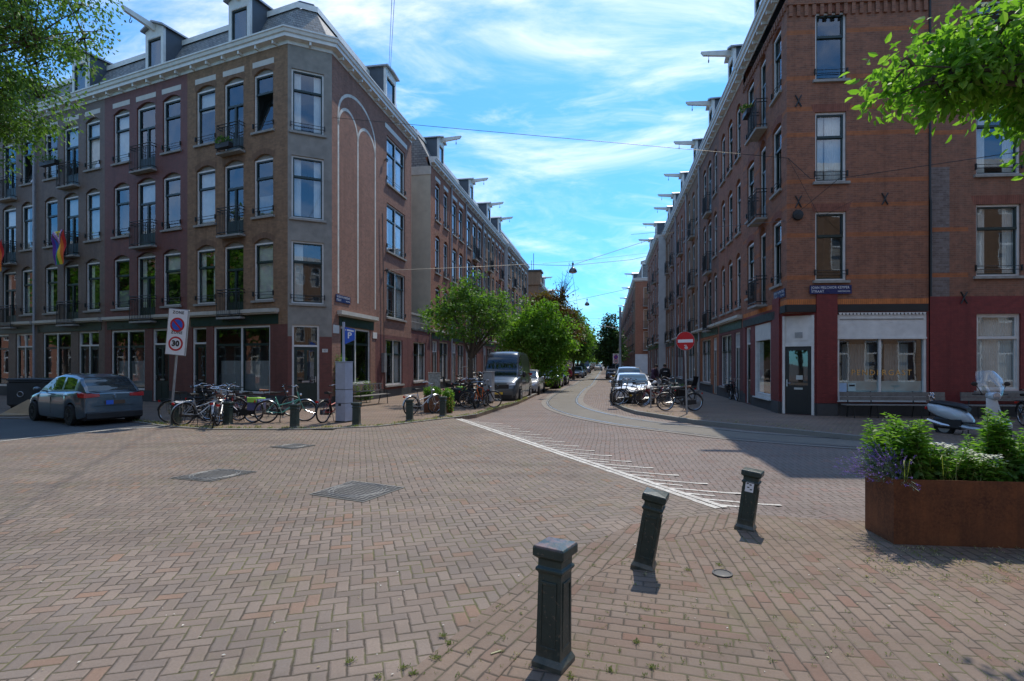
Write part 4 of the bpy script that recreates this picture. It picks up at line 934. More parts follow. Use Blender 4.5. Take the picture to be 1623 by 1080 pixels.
# left far: corner house with its face towards the camera, then the row
FL3 = Fr(FS(68.5, -.2, 0), S, (FS.i.x, FS.i.y)); FLc = Fr(FL3(0, 0, 0), (-.96, .28), (.28, .96))
def far_corner(F, Fc, root, br, wc, face_cols, side_len, top):
    holes = [(a, b, z0 if t == 'w' else z0-.65, z1, 0) for a, b, t in face_cols for z0, z1 in FL]
    mb = MB(Fc); wall(mb, Fc, 0, wc, 0, top, [h for h in holes if h[3] < top], {'z': [.5, 3.2], 'f': lambda u, z: 1 if z < 3.2 else 0}); mb.build('wall', [M_[br], M_['palewall'] if br == 'br_a' else M_[br]], root)
    for a, b, t in face_cols:
        for z0, z1 in FL:
            if z1 > top: continue
            window(Fc, a, b, z0 if t == 'w' else z0-.65, z1, root, style='sash' if t == 'w' else 'french', near=False, bars=False, sill=False)
            if t == 'b': balcony(Fc, a, b, z0-.65, root, lattice=False, proj=.7)
r = thing('brick_house', FL3(0, 0, 0), 'brown brick corner house with a raised square corner bay, left beyond the side street', 'house')
light_house(FL3, 0, 6, r, 'br_b', [])
far_corner(FL3, FLc, r, 'br_b', 4.2, [(1.0, 2.2, 'w')], 6, ZC)
m = MB(FL3); m.box(-.3, 2.4, -.3, 2.0, ZC, ZC+2.2, 0); m.box(-.5, 2.6, -.5, 2.2, ZC+2.2, ZC+2.5, 1); m.tube([(1, 1, ZC+2.5), (1, 1, ZC+5.5)], .05, 5, 1); m.tube([(2, 1.5, ZC+2.5), (2, 1.5, ZC+4.5)], .04, 5, 1); m.build('corner_bay', [M_['br_b'], M_['plinth']], r)
pr = thing('brick_house', FL3(6, 0, 0), 'x', 'house'); light_house(FL3, 6, 12, pr, 'br_c', [9]); pr2 = thing('brick_house', FL3(6, 0, 0), 'x', 'house'); light_house(FL3, 6, 12, pr2, 'br_b', [])
place_far([pr, pr2], FL3(6, 0, 0), 14, 6.0, 'far houses on the left', 'narrow brick house past the corner bay house, far left row')
# ---------------------------------------------------------------- right corner house
BAND = [13.2, 11.62, 10.55, 9.66, 8.04, 7.2, 6.18, 4.72]
def bandf(u, z):
    if z < .45: return 2
    if z < 3.86: return 1
    if 3.86 <= z < 4.04: return 4
    for b in BAND:
        if b < z < b+.15: return 3
    return 0
def corner_right():
    global hr
    hr = root = thing('brick_house', Rc, 'dark brick corner shop house with orange bands and a gold lettered window', 'house')
    mats = [M_['br_right'], M_['br_paint'], M_['plinth'], M_['br_orange'], M_['soldier_o']]
    zb = [.45, 3.58, 3.86, 4.04]+BAND+[b+.15 for b in BAND]
    rh = [(.95, 1.98, z0-a, z1-a+.03, 0) for (z0, z1), a in zip(FL, (-.22, -.13, -.1))]
    RW = [(.95, 1.98, 4.68, 7.06), (.95, 1.98, 8.08, 10.5), (.95, 1.98, 11.6, 13.95)]
    rh = [(a, b, c, d, 0) for a, b, c, d in RW]
    mb = MB(FR); wall(mb, FR, 0, 4.66, 3.58, 14.5, rh, {'z': zb, 'f': bandf}); wall(mb, FR, .95, 4.66, 0, 3.58, [(1.68, 4.6, .5, 3.57, 0)], {'z': [.45], 'f': bandf})
    QW = [(.61, 1.65, 'w'), (2.5, 3.34, 'l'), (4.2, 5.33, 'w')]
    qh = []
    for a, b, t in QW:
        for _, _, c, d in RW: qh.append((a, b, c if t == 'w' else c-.55, d-.05, .12 if t == 'w' else .3))
    wall(mb, FQ, 0, 6.0, 3.58, 14.5, qh, {'z': zb, 'f': bandf}); wall(mb, FQ, .61, 6.0, 0, 3.58, [(1.85, 4.1, .45, 3.4, 0), (4.75, 5.6, .05, 3.4, 0)], {'z': [.45], 'f': bandf})
    a, b = FQ(.61, 0, 0), FR(.95, 0, 0); FD = Fr(a, b-a); L_ = (b-a).length
    wall(mb, FD, 0, L_, 0, 3.58, [(.04, L_-.04, .03, 3.5, 0)], {'z': [.45], 'f': bandf})
    mb.fr = IDENT; mb.face([(a.x, a.y, 3.58), (Rc.x, Rc.y, 3.58), (b.x, b.y, 3.58)], 0)
    lintels(mb, FR, rh, .28, True, m=5); lintels(mb, FQ, qh, .26, m=5); mb.fr = FR
    for i in range(18): x = .05+i*.26; mb.box(x, x+.12, -.07, -.001, 13.82, 14.2, 0)
    mb.box(0, 4.66, -.09, -.001, 14.2, 14.5, 0); mb.fr = FQ
    for i in range(23): x = .05+i*.26; mb.box(x, x+.12, -.07, -.001, 14.1, 14.35, 0)
    mb.build('wall', mats+[M_['soldier_o2']], root)
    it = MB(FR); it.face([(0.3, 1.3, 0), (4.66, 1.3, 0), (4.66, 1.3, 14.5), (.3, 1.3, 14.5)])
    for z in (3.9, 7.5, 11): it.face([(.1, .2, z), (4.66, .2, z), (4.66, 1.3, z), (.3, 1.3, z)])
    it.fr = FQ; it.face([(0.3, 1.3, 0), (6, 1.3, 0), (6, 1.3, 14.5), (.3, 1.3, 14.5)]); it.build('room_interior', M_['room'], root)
    for i, (a_, b_, c, d) in enumerate(RW): window(FR, a_, b_, c, d, root, curt=[0, 2, 0][i], split=.66)
    for a_, b_, t in QW:
        for _, _, c, d in RW:
            window(FQ, a_, b_, c if t == 'w' else c-.55, d-.05, root, style='sash' if t == 'w' else 'french', near=True, curt=1, sill=t == 'w')
            if t != 'w': balcony(FQ, a_-.1, b_+.1, c-.55, root, h=1.1, proj=.4)
    # ground floor: iron beams, shop window, panel, door
    be = MB(FR); be.box(1.68, 4.62, -.05, -.001, 3.6, 3.85); be.box(-.02, .95, -.05, -.001, 3.6, 3.85); be.fr = FQ; be.box(.02, .62, -.05, -.001, 3.6, 3.85); be.box(1.2, 5.9, -.05, -.001, 3.45, 3.75); be.build('iron_beam', M_['iron'], root)
    pil = MB(FR); pil.box(.97, 1.66, -.06, -.002, .45, 4.35, 0); pil.box(.97, 1.66, -.09, -.002, 0, .44, 1); pil.fr = FQ; pil.box(.7, 1.5, -.05, -.002, .45, 4.2, 0); pil.box(.7, 1.5, -.08, -.002, 0, .44, 1); pil.build('pillar', [M_['br_paint'], M_['plinth']], root)
    sh = MB(FR); a_, b_ = 1.68, 4.6
    sh.box(a_, b_, .02, .14, 2.72, 3.5, 0); sh.box(a_+.1, b_-.1, .005, .019, 3.32, 3.36, 1); sh.box(a_, b_, -.01, .15, 2.66, 2.72, 0)
    for i in range(24): x = a_+.03+i*(b_-a_-.06)/24; sh.mesh([(x, -.03, 3.57), (x+.118, -.03, 3.57), (x+.09, -.03, 3.49), (x+.03, -.03, 3.49)], [(0, 1, 2, 3)], 0)
    sh.box(a_, a_+.08, .03, .14, .52, 2.66, 0); sh.box(b_-.08, b_, .03, .14, .52, 2.66, 0); sh.box(a_+.08, b_-.08, .03, .14, .52, .82, 0); sh.box(a_-.04, b_+.02, -.08, .14, .5, .52, 0); sh.box(3.07, 3.14, .04, .12, .82, 2.66, 0)
    so_ = sh.build('shop_window', [M_['white'], M_['stone']], root)
    g = MB(FR); g.face([(a_+.08, .1, .82), (b_-.08, .1, .82), (b_-.08, .1, 2.66), (a_+.08, .1, 2.66)]); g.build('pane', M_['shopglass'], so_)
    fr_ = MB(FR); fr_.face([(a_+.09, .12, .83), (b_-.1, .12, .83), (b_-.1, .12, 1.22), (a_+.09, .12, 1.22)]); fr_.build('frosted_film', M_['film'], so_)
    po = MB(FR); po.box(1.78, 2.03, .085, .09, .84, 1.14, 0); po.box(2.08, 2.33, .085, .09, .86, 1.14, 1); po.box(2.11, 2.30, .08, .084, 1.03, 1.09, 2); po.build('poster', [mat('poster_blue', (.35, .5, .68), .6), mat('poster_teal', (.45, .6, .6), .6), M_['blackp']], so_)
    tx = MB(FR); text_mesh(tx, 'PENDERGAST', FR, 3.17, .078, 1.50, .27, 0, space=1.28); tx.build('lettering', M_['gold'], so_)
    cu = MB(FR)
    for x0, x1 in ((2.1, 3.0), (3.5, 4.3)):
        for i in range(18): p, q = x0+(x1-x0)*i/18, x0+(x1-x0)*(i+1)/18; cu.face([(p, .5+.03*(i % 2), .8), (q, .5+.03*((i+1) % 2), .8), (q, .5+.03*((i+1) % 2), 2.5), (p, .5+.03*(i % 2), 2.5)])
    cu.build('curtain', M_['curtain2'], so_)
    q = MB(FQ); q.box(1.85, 4.1, .02, .12, 2.75, 3.4); q.box(1.85, 1.95, .02, .12, .45, 2.75); q.box(4.0, 4.1, .02, .12, .45, 2.75); q.box(1.95, 4.0, .02, .12, .45, .62); q.box(1.8, 4.15, -.08, .12, .4, .45)
    qo = q.build('shop_window', M_['white'], root); g = MB(FQ); g.face([(1.95, .1, .62), (4.0, .1, .62), (4.0, .1, 2.75), (1.95, .1, 2.75)]); g.build('pane', M_['shopglass'], qo)
    g = MB(FQ); g.box(3.2, 3.95, .11, .13, .62, 2.7); g.build('blind', M_['curtain'], qo)
    door(FQ, 4.75, 5.6, .05, 3.4, root, panes=1)
    d = MB(FD); w = .09; zt = 2.42
    d.box(.03, .03+w, .0, .12, .02, 3.5); d.box(L_-.03-w, L_-.03, .0, .12, .02, 3.5); d.box(.03+w, L_-.03-w, .0, .12, zt, zt+.09); d.box(.03+w, L_-.03-w, .04, .12, zt+.09, 3.5); d.box(.2, L_-.2, .025, .039, zt+.2, 3.1)
    df = d.build('door_frame', M_['white'], root)
    v = MB(FD)
    for i in range(6): v.box(L_/2+.0-.1, L_/2+.14, .005, .022, zt+.3+i*.035, zt+.318+i*.035)
    v.build('vent_grille', M_['zinc'], df)
    x0, x1 = .03+w+.01, L_-.04-w; dd = MB(FD); s = .11
    dd.box(x0, x1, .05, .1, .04, 1.05); dd.box(x0, x1, .05, .1, zt-.14, zt-.01); dd.box(x0, x0+s, .05, .1, 1.05, zt-.14); dd.box(x1-s, x1, .05, .1, 1.05, zt-.14); dd.box(x0+.12, x1-.12, .035, .049, .16, .75)
    do = dd.build('door', M_['blackp'], root); g = MB(FD); g.face([(x0+s, .07, 1.05), (x1-s, .07, 1.05), (x1-s, .07, zt-.14), (x0+s, .07, zt-.14)]); g.build('pane', M_['shopglass'], do)
    h = MB(FD); h.box(x0+.03, x0+.07, .035, .049, 1.0, 1.25); h.tube([(x0+.05, .02, 1.12), (x0+.17, .02, 1.12)], .012, 5); h.box(x0+.28, x0+.55, .035, .049, .9, .97); h.box(x0+.34, x0+.55, .055, .065, 1.25, 1.4); h.build('handle', M_['alu'], do)
    # wall anchors, corbels, cornice
    an = MB(FR)
    for x, z in ((.38, 10.9), (.38, 7.42), (3.23, 7.45)):
        for sg in (-1, 1): an.tube([(x-.1*sg, -.03, z-.2), (x-.03*sg, -.03, z-.07), (x+.03*sg, -.03, z+.07), (x+.1*sg, -.03, z+.2)], .022, 5)
    an.build('wall_anchors', M_['iron'], root)
    poly = [FQ(6, 0, 0)[:2], Rc[:2], FR(4.66, 0, 0)[:2]]
    b = MB(IDENT); sweep(b, poly, [(o, z+.1) for o, z in CPROF]); b.fr = FQ
    for i in range(9): x = .3+i*.64; b.box(x-.04, x+.04, -.24, -.031, ZC+.06, ZC+.195)
    b.build('cornice', M_['white'], root)
    rf = MB(IDENT); sweep(rf, poly, [(.12, ZR+.1), (1.0, ZT-.25)], 0); t = offs(poly, 1.0); e = FQ(6, 8, 0); e2 = FR(4.66, 6, 0); rf.face([(*t[0], ZT-.25), (*t[1], ZT-.25), (*t[2], ZT-.25), (e2.x, e2.y, ZT-.25), (e.x, e.y, ZT-.25)], 1)
    rf.build('roof', [M_['slate'], M_['lead']], root); dormer(FQ, 3.6, root, beam=.9)
    bw = MB(FQ); bw.face([(6, .1, 0), (6, 8, 0), (6, 8, ZT), (6, .1, ZR)]); bw.fr = FR; bw.face([(4.65, .1, 0), (4.65, 6, 0), (4.65, 6, ZT), (4.65, .1, ZR)]); bw.fr = IDENT; bw.face([(e.x, e.y, 0), (e2.x, e2.y, 0), (e2.x, e2.y, ZT), (e.x, e.y, ZT)]); bw.build('back_wall', M_['br_right'], root)
    rs = MB(FR); rs.lathe([(.03, -.12), (.17, -.1), (.19, -.05), (.08, -.0)], (.35, -.002, 6.95), 10, 0, 'y'); rs.build('wire_anchor', M_['iron'], root)
M_['soldier_o2'] = brick_mat('red_lintel_brick', (.26, .10, .065), (.20, .08, .055), (.10, .055, .04), w=.065, h=.6, jn=.014)
M_['film'] = glass('frosted_film', .1, None, rough=.5, opaque=(.18, .25, .25)); M_['gold'] = mat('gold_leaf', (.75, .48, .16), .3, .6)
corner_right()
r = thing('brick_house', FR(4.7, 0, 0), 'weathered brick house with wide windows and a faded grey patch, right photo edge', 'house')
def house_r2(root):
    a, b = 6.2, 7.62; W2 = [(4.77, 7.2), (8.2, 10.7), (11.75, 14.1)]; holes = [(a, b, c, d, 0) for c, d in W2]+[(9.2, 10.4, c, d, 0) for c, d in W2]+[(6.22, 7.62, .9, 3.5, 0), (8.8, 9.9, .05, 3.5, 0)]
    def f(u, z):
        if z < .45: return 2
        if z < 4.1: return 1
        for k in (11.05, 9.6, 6.3, 4.75):
            if k < z < k+.15 and u < 5.95: return 3
        if 4.75 < u < 5.35 and (z < 8.5): return 4
        return 0
    mb = MB(FR); wall(mb, FR, 4.72, 12, 0, 15.2, holes, {'z': [.45, 4.1, 8.5]+[k for k in (11.05, 9.6, 6.3, 4.75)]+[k+.15 for k in (11.05, 9.6, 6.3, 4.75)], 'u': [4.75, 5.35, 5.95], 'f': f}, v=.03)
    lintels(mb, Fr(FR(0, .03, 0), FR.d, FR.i), holes[:6], .3, True, m=5)
    mb.build('wall', [M_['br_right2'], M_['br_paint'], M_['plinth'], M_['br_orange'], M_['br_patch'], M_['soldier_o2']], root)
    it = MB(FR); it.face([(4.7, 1.3, 0), (12, 1.3, 0), (12, 1.3, 15), (4.7, 1.3, 15)]); it.build('room_interior', M_['room'], root)
    F2 = Fr(FR(0, .03, 0), FR.d, FR.i)
    for c, d in W2: window(F2, a, b, c, d, root, split=.68, curt=1); window(F2, 9.2, 10.4, c, d, root, split=.68, curt=1)
    window(F2, 6.22, 7.62, .9, 3.5, root, sm='white', split=.7, bars=False, curt=2); door(F2, 8.8, 9.9, .05, 3.5, root)
    p = MB(FR); p.tube([(4.69, -.06, 4.1), (4.69, -.06, 7.35), (4.69, -.02, 7.5), (4.69, -.02, 15)], .035, 6); p.build('drain_pipe', M_['iron'], root)
    an = MB(FR)
    for sg in (-1, 1): an.tube([(5.8-.1*sg, -.0, 3.85), (5.8-.03*sg, -.0, 3.98), (5.8+.03*sg, -.0, 4.12), (5.8+.1*sg, -.0, 4.25)], .022, 5)
    an.build('wall_anchors', M_['iron'], root)
    cornice(Fr(FR(0, .03, .1), FR.d, FR.i), 4.7, 12, root); bw = MB(FR); bw.face([(4.7, .1, 15.3), (12, .1, 15.3), (12, 8, 16.5), (4.7, 8, 16.5)]); bw.face([(4.7, 8, 0), (12, 8, 0), (12, 8, 16.5), (4.7, 8, 16.5)]); bw.face([(12, .1, 0), (12, 8, 0), (12, 8, 16.5), (12, .1, 15.3)]); bw.build('roof', M_['slate'], root)
M_['br_patch'] = brick_mat('faded_grey_brick', (.20, .165, .15), (.13, .095, .08), (.22, .20, .185), dirty=.3)
house_r2(r)
# right terrace along the tram street
segs = [(6.0, 11.4, [(6.5, 7.4, 'w'), (8.15, 9.15, 'w'), (9.85, 10.8, 'w')], 'br_a', [8.6]), (11.4, 17.4, [(11.95, 12.9, 'w'), (13.6, 14.8, 'b'), (15.3, 16.4, 'w')], 'br_c', [13.9]), (17.4, 23.3, None, 'br_b', [19.8]), (23.3, 29.7, None, 'br_a', [26.5]), (29.7, 34.2, None, 'br_c', [32]), (34.2, 38.5, None, 'br_b', [36.3])]
desc = ['first brick house beyond the right corner shop, with three plain windows per floor', 'second brick house beyond the right corner shop, purple-brown with a central balcony', 'third brick house beyond the right corner shop, brown, between two drain pipes', 'fourth brick house beyond the right corner shop, red, with a pale hoist dormer', 'fifth brick house beyond the right corner shop, narrow and purple-brown', 'sixth brick house beyond the right corner shop, narrow, beside the pale projecting wall']
for i, (a, b, c, br, dm) in enumerate(segs):
    r = thing('brick_house', FQ(a, 0, 0), desc[i], 'house')
    terrace_house(FQ, a, b, c or cols3(a, b), [('ddoor', a+.6, a+1.7, .05, 3.3), ('win', a+2.4, b-.5, .6, 3.3)], r, br, near=i < 2, dorm=dm, head='soldier', grey=['br_s', 'br_orange', 'br_b', 'br_s', 'br_b', 'br_a'][i], plaques=False, depth=8)
    if i in (1, 2, 3): dpipe(FQ, b, r)
FQ2 = Fr(FQ(38.5, -.7, 0), S, (FQ.i.x, FQ.i.y))
for i, (a, b) in enumerate(((0, 8), (8, 15.5))):
    r = thing('brick_house', FQ2(a, 0, 0), ['brick house with a pale rendered end wall, standing forward on the right', 'red-brown brick house at the side street, right behind the pale projecting wall'][i], 'house')
    terrace_house(FQ2, a+.001, b, cols3(a, b), [('win', a+.6, a+2.6, .6, 3.3), ('ddoor', a+4, a+5.4, .05, 3.3)], r, 'br_a', near=False, head='soldier', dorm=[a+4], plaques=False, depth=8)
    if i == 0: m = MB(FQ2); m.box(-.06, -.002, -.02, 1.5, 0, ZR); m.build('end_wall', M_['palewall'], r)
FR3 = Fr(FQ(68, -1.6, 0), S, (FQ.i.x, FQ.i.y)); FRc = Fr(FR3(0, 0, 0), (.97, -.22), (.22, .97))
r = thing('brick_house', FR3(0, 0, 0), 'far corner house with french balconies and a white gabled dormer facing the camera', 'house')
light_house(FR3, 0, 6, r, 'br_b', [])
far_corner(FR3, FRc, r, 'br_a', 5, [(1.3, 2.7, 'b')], 6, ZC)
dormer(FRc, 2.0, r, w=2.0, h=2.6, beam=0, side='white'); cornice(FRc, 0, 5, r)
pr = thing('brick_house', FR3(6, 0, 0), 'x', 'house'); light_house(FR3, 6, 12, pr, 'br_c', [9]); pr2 = thing('brick_house', FR3(6, 0, 0), 'x', 'house'); light_house(FR3, 6, 12, pr2, 'br_a', [])
place_far([pr, pr2], FR3(6, 0, 0), 14, 6.0, 'far houses on the right', 'narrow brick house past the gabled corner house, far right row')
# street name plates
M_['signblue'] = mat('enamel_blue', (.008, .022, .10), .3, var=.05); M_['signwhite'] = mat('enamel_white', (.75, .76, .78), .35, var=.03)
def nameplate(F, u, v, z, w, h, lines, flip, lab, dist=True):
    m = MB(F); m.box(u-w/2, u+w/2, v-.02, v, z-h/2, z+h/2, 0)
    al = 'LEFT'; x = u-flip*(w/2-.05)
    text_mesh(m, lines[0], F, x, v-.024, z+h*.22, h*.42, 1, flip, 'LEFT', 1.1, fit=w-.12); text_mesh(m, lines[1], F, x, v-.024, z-h*.22, h*.42, 1, flip, 'LEFT', 1.1, fit=w*.3)
    text_mesh(m, 'WESTERPARK', F, u+flip*(w/2-.05), v-.024, z-h*.22, h*.24, 1, flip, 'RIGHT', 1.0, fit=w*.3)
    o = m.build('street_sign', [M_['signblue'], M_['signwhite']], None, at=F(u, v, z-h/2)); tag(o, lab, 'street sign')
nameplate(FR, 1.42, -.065, 4.36, 1.38, .30, ('JOAN MELCHIOR KEMPER', 'STRAAT'), 1, 'blue street name plate reading JOAN MELCHIOR KEMPER STRAAT above the red pillar')
nameplate(FQ, .75, -.01, 4.3, 1.25, .30, ('GROEN VAN PRINSTERER', 'STRAAT'), -1, 'blue street name plate under the side window of the right corner house')
nameplate(FS, .95, -.01, 4.62, 1.3, .32, ('GROEN VAN PRINSTERER', 'STRAAT'), 1, 'blue street name plate on the mural wall above the side shop window')
# ---------------------------------------------------------------- bollards
def bollard(h, s, cap):
    m = MB(); e = s/2
    def ring(k, z): return [(-k, -k, z), (k, -k, z), (k, k, z), (-k, k, z)]
    prof = [(e*1.22, 0), (e*1.22, h*.055), (e*1.08, h*.085), (e*1.0, h*.10), (e*.93, h*.76), (e*.97, h*.775), (e*1.1, h*.79), (e*1.1, h*.81), (e*.95, h*.825), (e*.95, h*.88), (e*cap, h*.91), (e*cap, h*.975), (e*(cap-.08), h*.99), (e*.1, h)]
    vs = []; fs = []
    for k, z in prof: vs += ring(k, z)
    for i in range(len(prof)-1):
        for j in range(4): fs.append((i*4+j, i*4+(j+1) % 4, i*4+4+(j+1) % 4, i*4+4+j))
    fs += [(3, 2, 1, 0), tuple(range(len(vs)-4, len(vs)))]
    m.mesh(vs, fs)
    for a in range(4):         # raised panel borders on each face
        c, s_ = cos(a*pi/2), sin(a*pi/2); T = lambda p: (p[0]*c-p[1]*s_, p[0]*s_+p[1]*c, p[2])
        for x0, x1, z0, z1 in ((-.62, .62, .16, .19), (-.62, .62, .68, .71), (-.62, -.54, .19, .68), (.54, .62, .19, .68)):
            y = -e*1.02; m.box(x0*e, x1*e, y, y+e*.12, z0*h, z1*h, 0, T)
    return m
def bmat(name, top):
    t = NT(name); ob = t.n('ShaderNodeTexCoord').outputs['Object']; g = t.n('ShaderNodeSeparateXYZ'); t.L(ob, g.inputs[0]); n = t.noise(ob, 9, 5, .65); n2 = t.noise(ob, 34, 4, .7)
    c = t.mix(t.rng(n, .35, .7), (.009, .024, .022), (.025, .045, .038)); c = t.mix(t.rng(n2, .60, .66), c, (.11, .09, .065)); c = t.mix(t.M('MULTIPLY', t.rng(g.outputs[2], .0, .16, .75, 0), t.rng(n, .3, .6)), c, (.14, .115, .085))
    if top: c = t.mix(t.M('MULTIPLY', t.M('MULTIPLY', t.rng(g.outputs[2], top-.02, top-.006), t.rng(n, .46, .56)), .6), c, (.20, .09, .07))
    t.set(col=c, rough=t.rng(n2, .3, .7, .32, .6), spec=.5, coat=.15); t.bump(n2, .35, .004); return t.m
def put_bollard(p, h, s, cap, rz, tilt, az, lab, top=0, grp=None):
    o = bollard(h, s, cap).build('bollard', bmat('bollard_paint', top)); 
    o.location = (p[0], p[1], -.01)
    o.rotation_euler = (Matrix.Rotation(tilt, 3, Vector((-sin(az), cos(az), 0)))@Matrix.Rotation(rz, 3, 'Z')).to_euler()
    md = o.modifiers.new('edge', 'BEVEL'); md.width = .006; md.segments = 2; md.limit_method = 'ANGLE'
    return tag(o, lab, 'bollard', grp)
put_bollard((.255, 3.30), .755, .165, 1.26, radians(-31), radians(1.0), 0, 'nearest dark green bollard in the foreground, upright, with a flaking reddish top', .75, 'green bollards in the foreground')
b2 = put_bollard((1.19, 4.86), .72, .165, 1.26, radians(-24), radians(10), radians(-38), 'dark green foreground bollard leaning to the right, between the nearest one and the stickered one', 0, 'green bollards in the foreground')
b3 = put_bollard((2.60, 5.98), .68, .165, 1.26, radians(-33), radians(7), radians(-20), 'dark green foreground bollard with a white sticker, beside the white road marking', 0, 'green bollards in the foreground')
st = MB(); st.box(-.045, .04, -.0905, -.088, .44, .55, 0)
for (x, z) in ((-.02, .53), (.01, .52), (-.01, .49), (.02, .47)): st.cbox((x, -.0915, z), (.03, .001, .012), 1, .2)
s_ = st.build('sticker', [M_['signwhite'], M_['blackp']], b3)
LB = [((279, 675.3), 'left corner bollard standing under the zone sign, leftmost of the row'), ((361, 673.8), 'left corner bollard amid the parked bikes, second of the row'), ((467, 679.3), 'left corner bollard in front of the dark green corner door'), ((565, 675.3), 'left corner bollard just right of the grey parking column'), ((649.5, 668), 'left corner bollard left of the small rusty planter'), ((702, 660.5), 'left corner bollard just in front of the small rusty planter, nearest the kerb')]
for q, lab in LB:
    put_bollard(G(*q), .70, .20, 1.25, radians(random.uniform(-12, 0)), radians(random.uniform(0, 2)), random.uniform(0, 6), lab, 0, 'green bollards along the left corner')
# ---------------------------------------------------------------- bicycles
def bike_proto(name, col, lady=True, crate=None, bag=None, tire=.024, seatc='black', rackc='iron', fender='black', seatchild=False, bars='swept'):
    cm = mat('bike_paint_'+name, col, .35, .3, var=.1)
    r = thing('bicycle', (0, 0, 0), 'x', 'bicycle')
    R = .335; xr, xf = -.53, .57; zc = R
    for x, st_ in ((xr, 0), (xf, 0)):
        w = MB(); w.ring((x, 0, zc), R-.035, .011, 28, 5); w.tube([(x, -.05, zc), (x, .05, zc)], .022, 8)
        for i in range(20):
            a = 2*pi*i/20; w.tube([(x+.02*cos(a+1.2), .022*(1 if i % 2 else -1), zc+.02*sin(a+1.2)), (x+(R-.04)*cos(a), 0, zc+(R-.04)*sin(a))], .0022, 3, cap=False)
        wo = w.build('wheel', M_['chrome'], r, smooth=True); t = MB(); t.ring((x, 0, zc), R-.014, tire, 30, 7); t.build('tyre', M_['rubber'], wo, smooth=True)
        fd = MB(); a0, a1 = (-5, 175) if x < 0 else (20, 170)
        pts = [(x+(R+.028)*cos(radians(a0+(a1-a0)*i/14)), zc+(R+.028)*sin(radians(a0+(a1-a0)*i/14))) for i in range(15)]
        for i in range(14):
            (xa, za), (xb, zb) = pts[i], pts[i+1]; fd.mesh([(xa, -.03, za-.008), (xb, -.03, zb-.008), (xb, 0, zb+.008), (xa, 0, za+.008), (xb, .03, zb-.008), (xa, .03, za-.008)], [(0, 1, 2, 3), (3, 2, 4, 5)])
        fd.build('mudguard', M_[fender], r, smooth=True)
    bb = (-.10, 0, .29); st0 = (-.28, 0, .80); hd = (.36, 0, .86); hd2 = (.40, 0, .70)
    f = MB(); f.tube([bb, (-.235, 0, .66), st0], .017, 7)
    if lady: f.tube([hd2, (.22, 0, .52), (.02, 0, .36), bb], .02, 7); f.tube([hd2, (.15, 0, .60), (-.19, 0, .52)], .016, 7)
    else: f.tube([hd2, bb], .019, 7); f.tube([hd, (-.26, 0, .78)], .017, 7)
    f.tube([(.345, 0, .92), hd, hd2, (.42, 0, .62)], .021, 7)
    for s in (-1, 1):
        f.tube([bb, (-.3, s*.04, .31), (xr, s*.055, zc)], .010, 6); f.tube([(-.25, 0, .72), (-.3, s*.04, .62), (xr, s*.055, zc)], .009, 6)
        f.tube([(.42, s*.045, .66), (.45, s*.055, .58), (xf, s*.055, zc)], .012, 6)
    f.tube([(.42, -.05, .67), (.42, .05, .67)], .018, 6); f.build('frame', cm, r, smooth=True)
    h = MB(); h.tube([(.345, 0, .9), (.325, 0, 1.06)], .013, 6)
    if bars == 'swept': h.tube([(.10, -.30, 1.08), (.22, -.29, 1.10), (.33, -.2, 1.13), (.37, -.06, 1.07), (.37, .06, 1.07), (.33, .2, 1.13), (.22, .29, 1.10), (.10, .30, 1.08)], .012, 6)
    else: h.tube([(.28, -.30, 1.04), (.34, -.1, 1.06), (.34, .1, 1.06), (.28, .30, 1.04)], .013, 6)
    ho = h.build('handlebar', M_['chrome'], r, smooth=True)
    g = MB(); e = .10 if bars == 'swept' else .28; ez = 1.08 if bars == 'swept' else 1.04
    for s in (-1, 1): g.tube([(e-.03, s*.301, ez), (e+.09, s*.298, ez+.012)], .018, 6)
    g.build('grip', M_['rubber'], ho)
    s = MB(); s.mesh([(-.42, -.10, .93), (-.42, .10, .93), (-.30, -.085, .93), (-.30, .085, .93), (-.12, -.02, .915), (-.12, .02, .915), (-.42, -.085, .87), (-.42, .085, .87), (-.14, 0, .88), (-.41, 0, .955), (-.25, 0, .93)],
           [(0, 2, 10, 9), (1, 9, 10, 3), (2, 4, 5, 10), (3, 10, 5), (0, 6, 8, 4, 2), (1, 3, 5, 8, 7), (6, 7, 8), (0, 9, 1, 7, 6), (4, 8, 5)]); s.tube([(-.30, 0, .90), (-.275, 0, .78)], .013, 6)
    s.build('saddle', M_[seatc], r, smooth=True)
    c = MB(); c.mesh([(-.60, .06, .28), (-.60, .06, .40), (-.05, .06, .40), (.02, .06, .30), (-.05, .06, .19), (-.60, .06, .25)]+[(-.60, .075, .28), (-.60, .075, .40), (-.05, .075, .40), (.02, .075, .30), (-.05, .075, .19), (-.60, .075, .25)], [(0, 1, 2, 3, 4, 5), (6, 7, 8, 9, 10, 11)]+[(i, (i+1) % 6, (i+1) % 6+6, i+6) for i in range(6)])
    c.build('chain_guard', M_['black'], r)
    p = MB(); p.tube([(-.10, .09, .29), (-.06, .09, .13)], .010, 5); p.tube([(-.10, -.09, .29), (-.14, -.09, .45)], .010, 5); p.cbox((-.05, .14, .13), (.09, .09, .02)); p.cbox((-.15, -.14, .45), (.09, .09, .02)); p.tube([(-.1, -.09, .29), (-.1, .09, .29)], .015, 6); p.build('pedals', M_['alu'], r)
    k = MB()
    for s in (-1, 1): k.tube([(-.6+.0, s*.06, zc), (-.62, s*.07, .71)], .006, 4); k.tube([(-.3, s*.05, .72), (-.82, s*.06, .71)], .007, 4)
    for x in (-.4, -.6, -.8): k.tube([(x, -.06, .72), (x, .06, .72)], .006, 4)
    k.build('rack', M_[rackc], r)
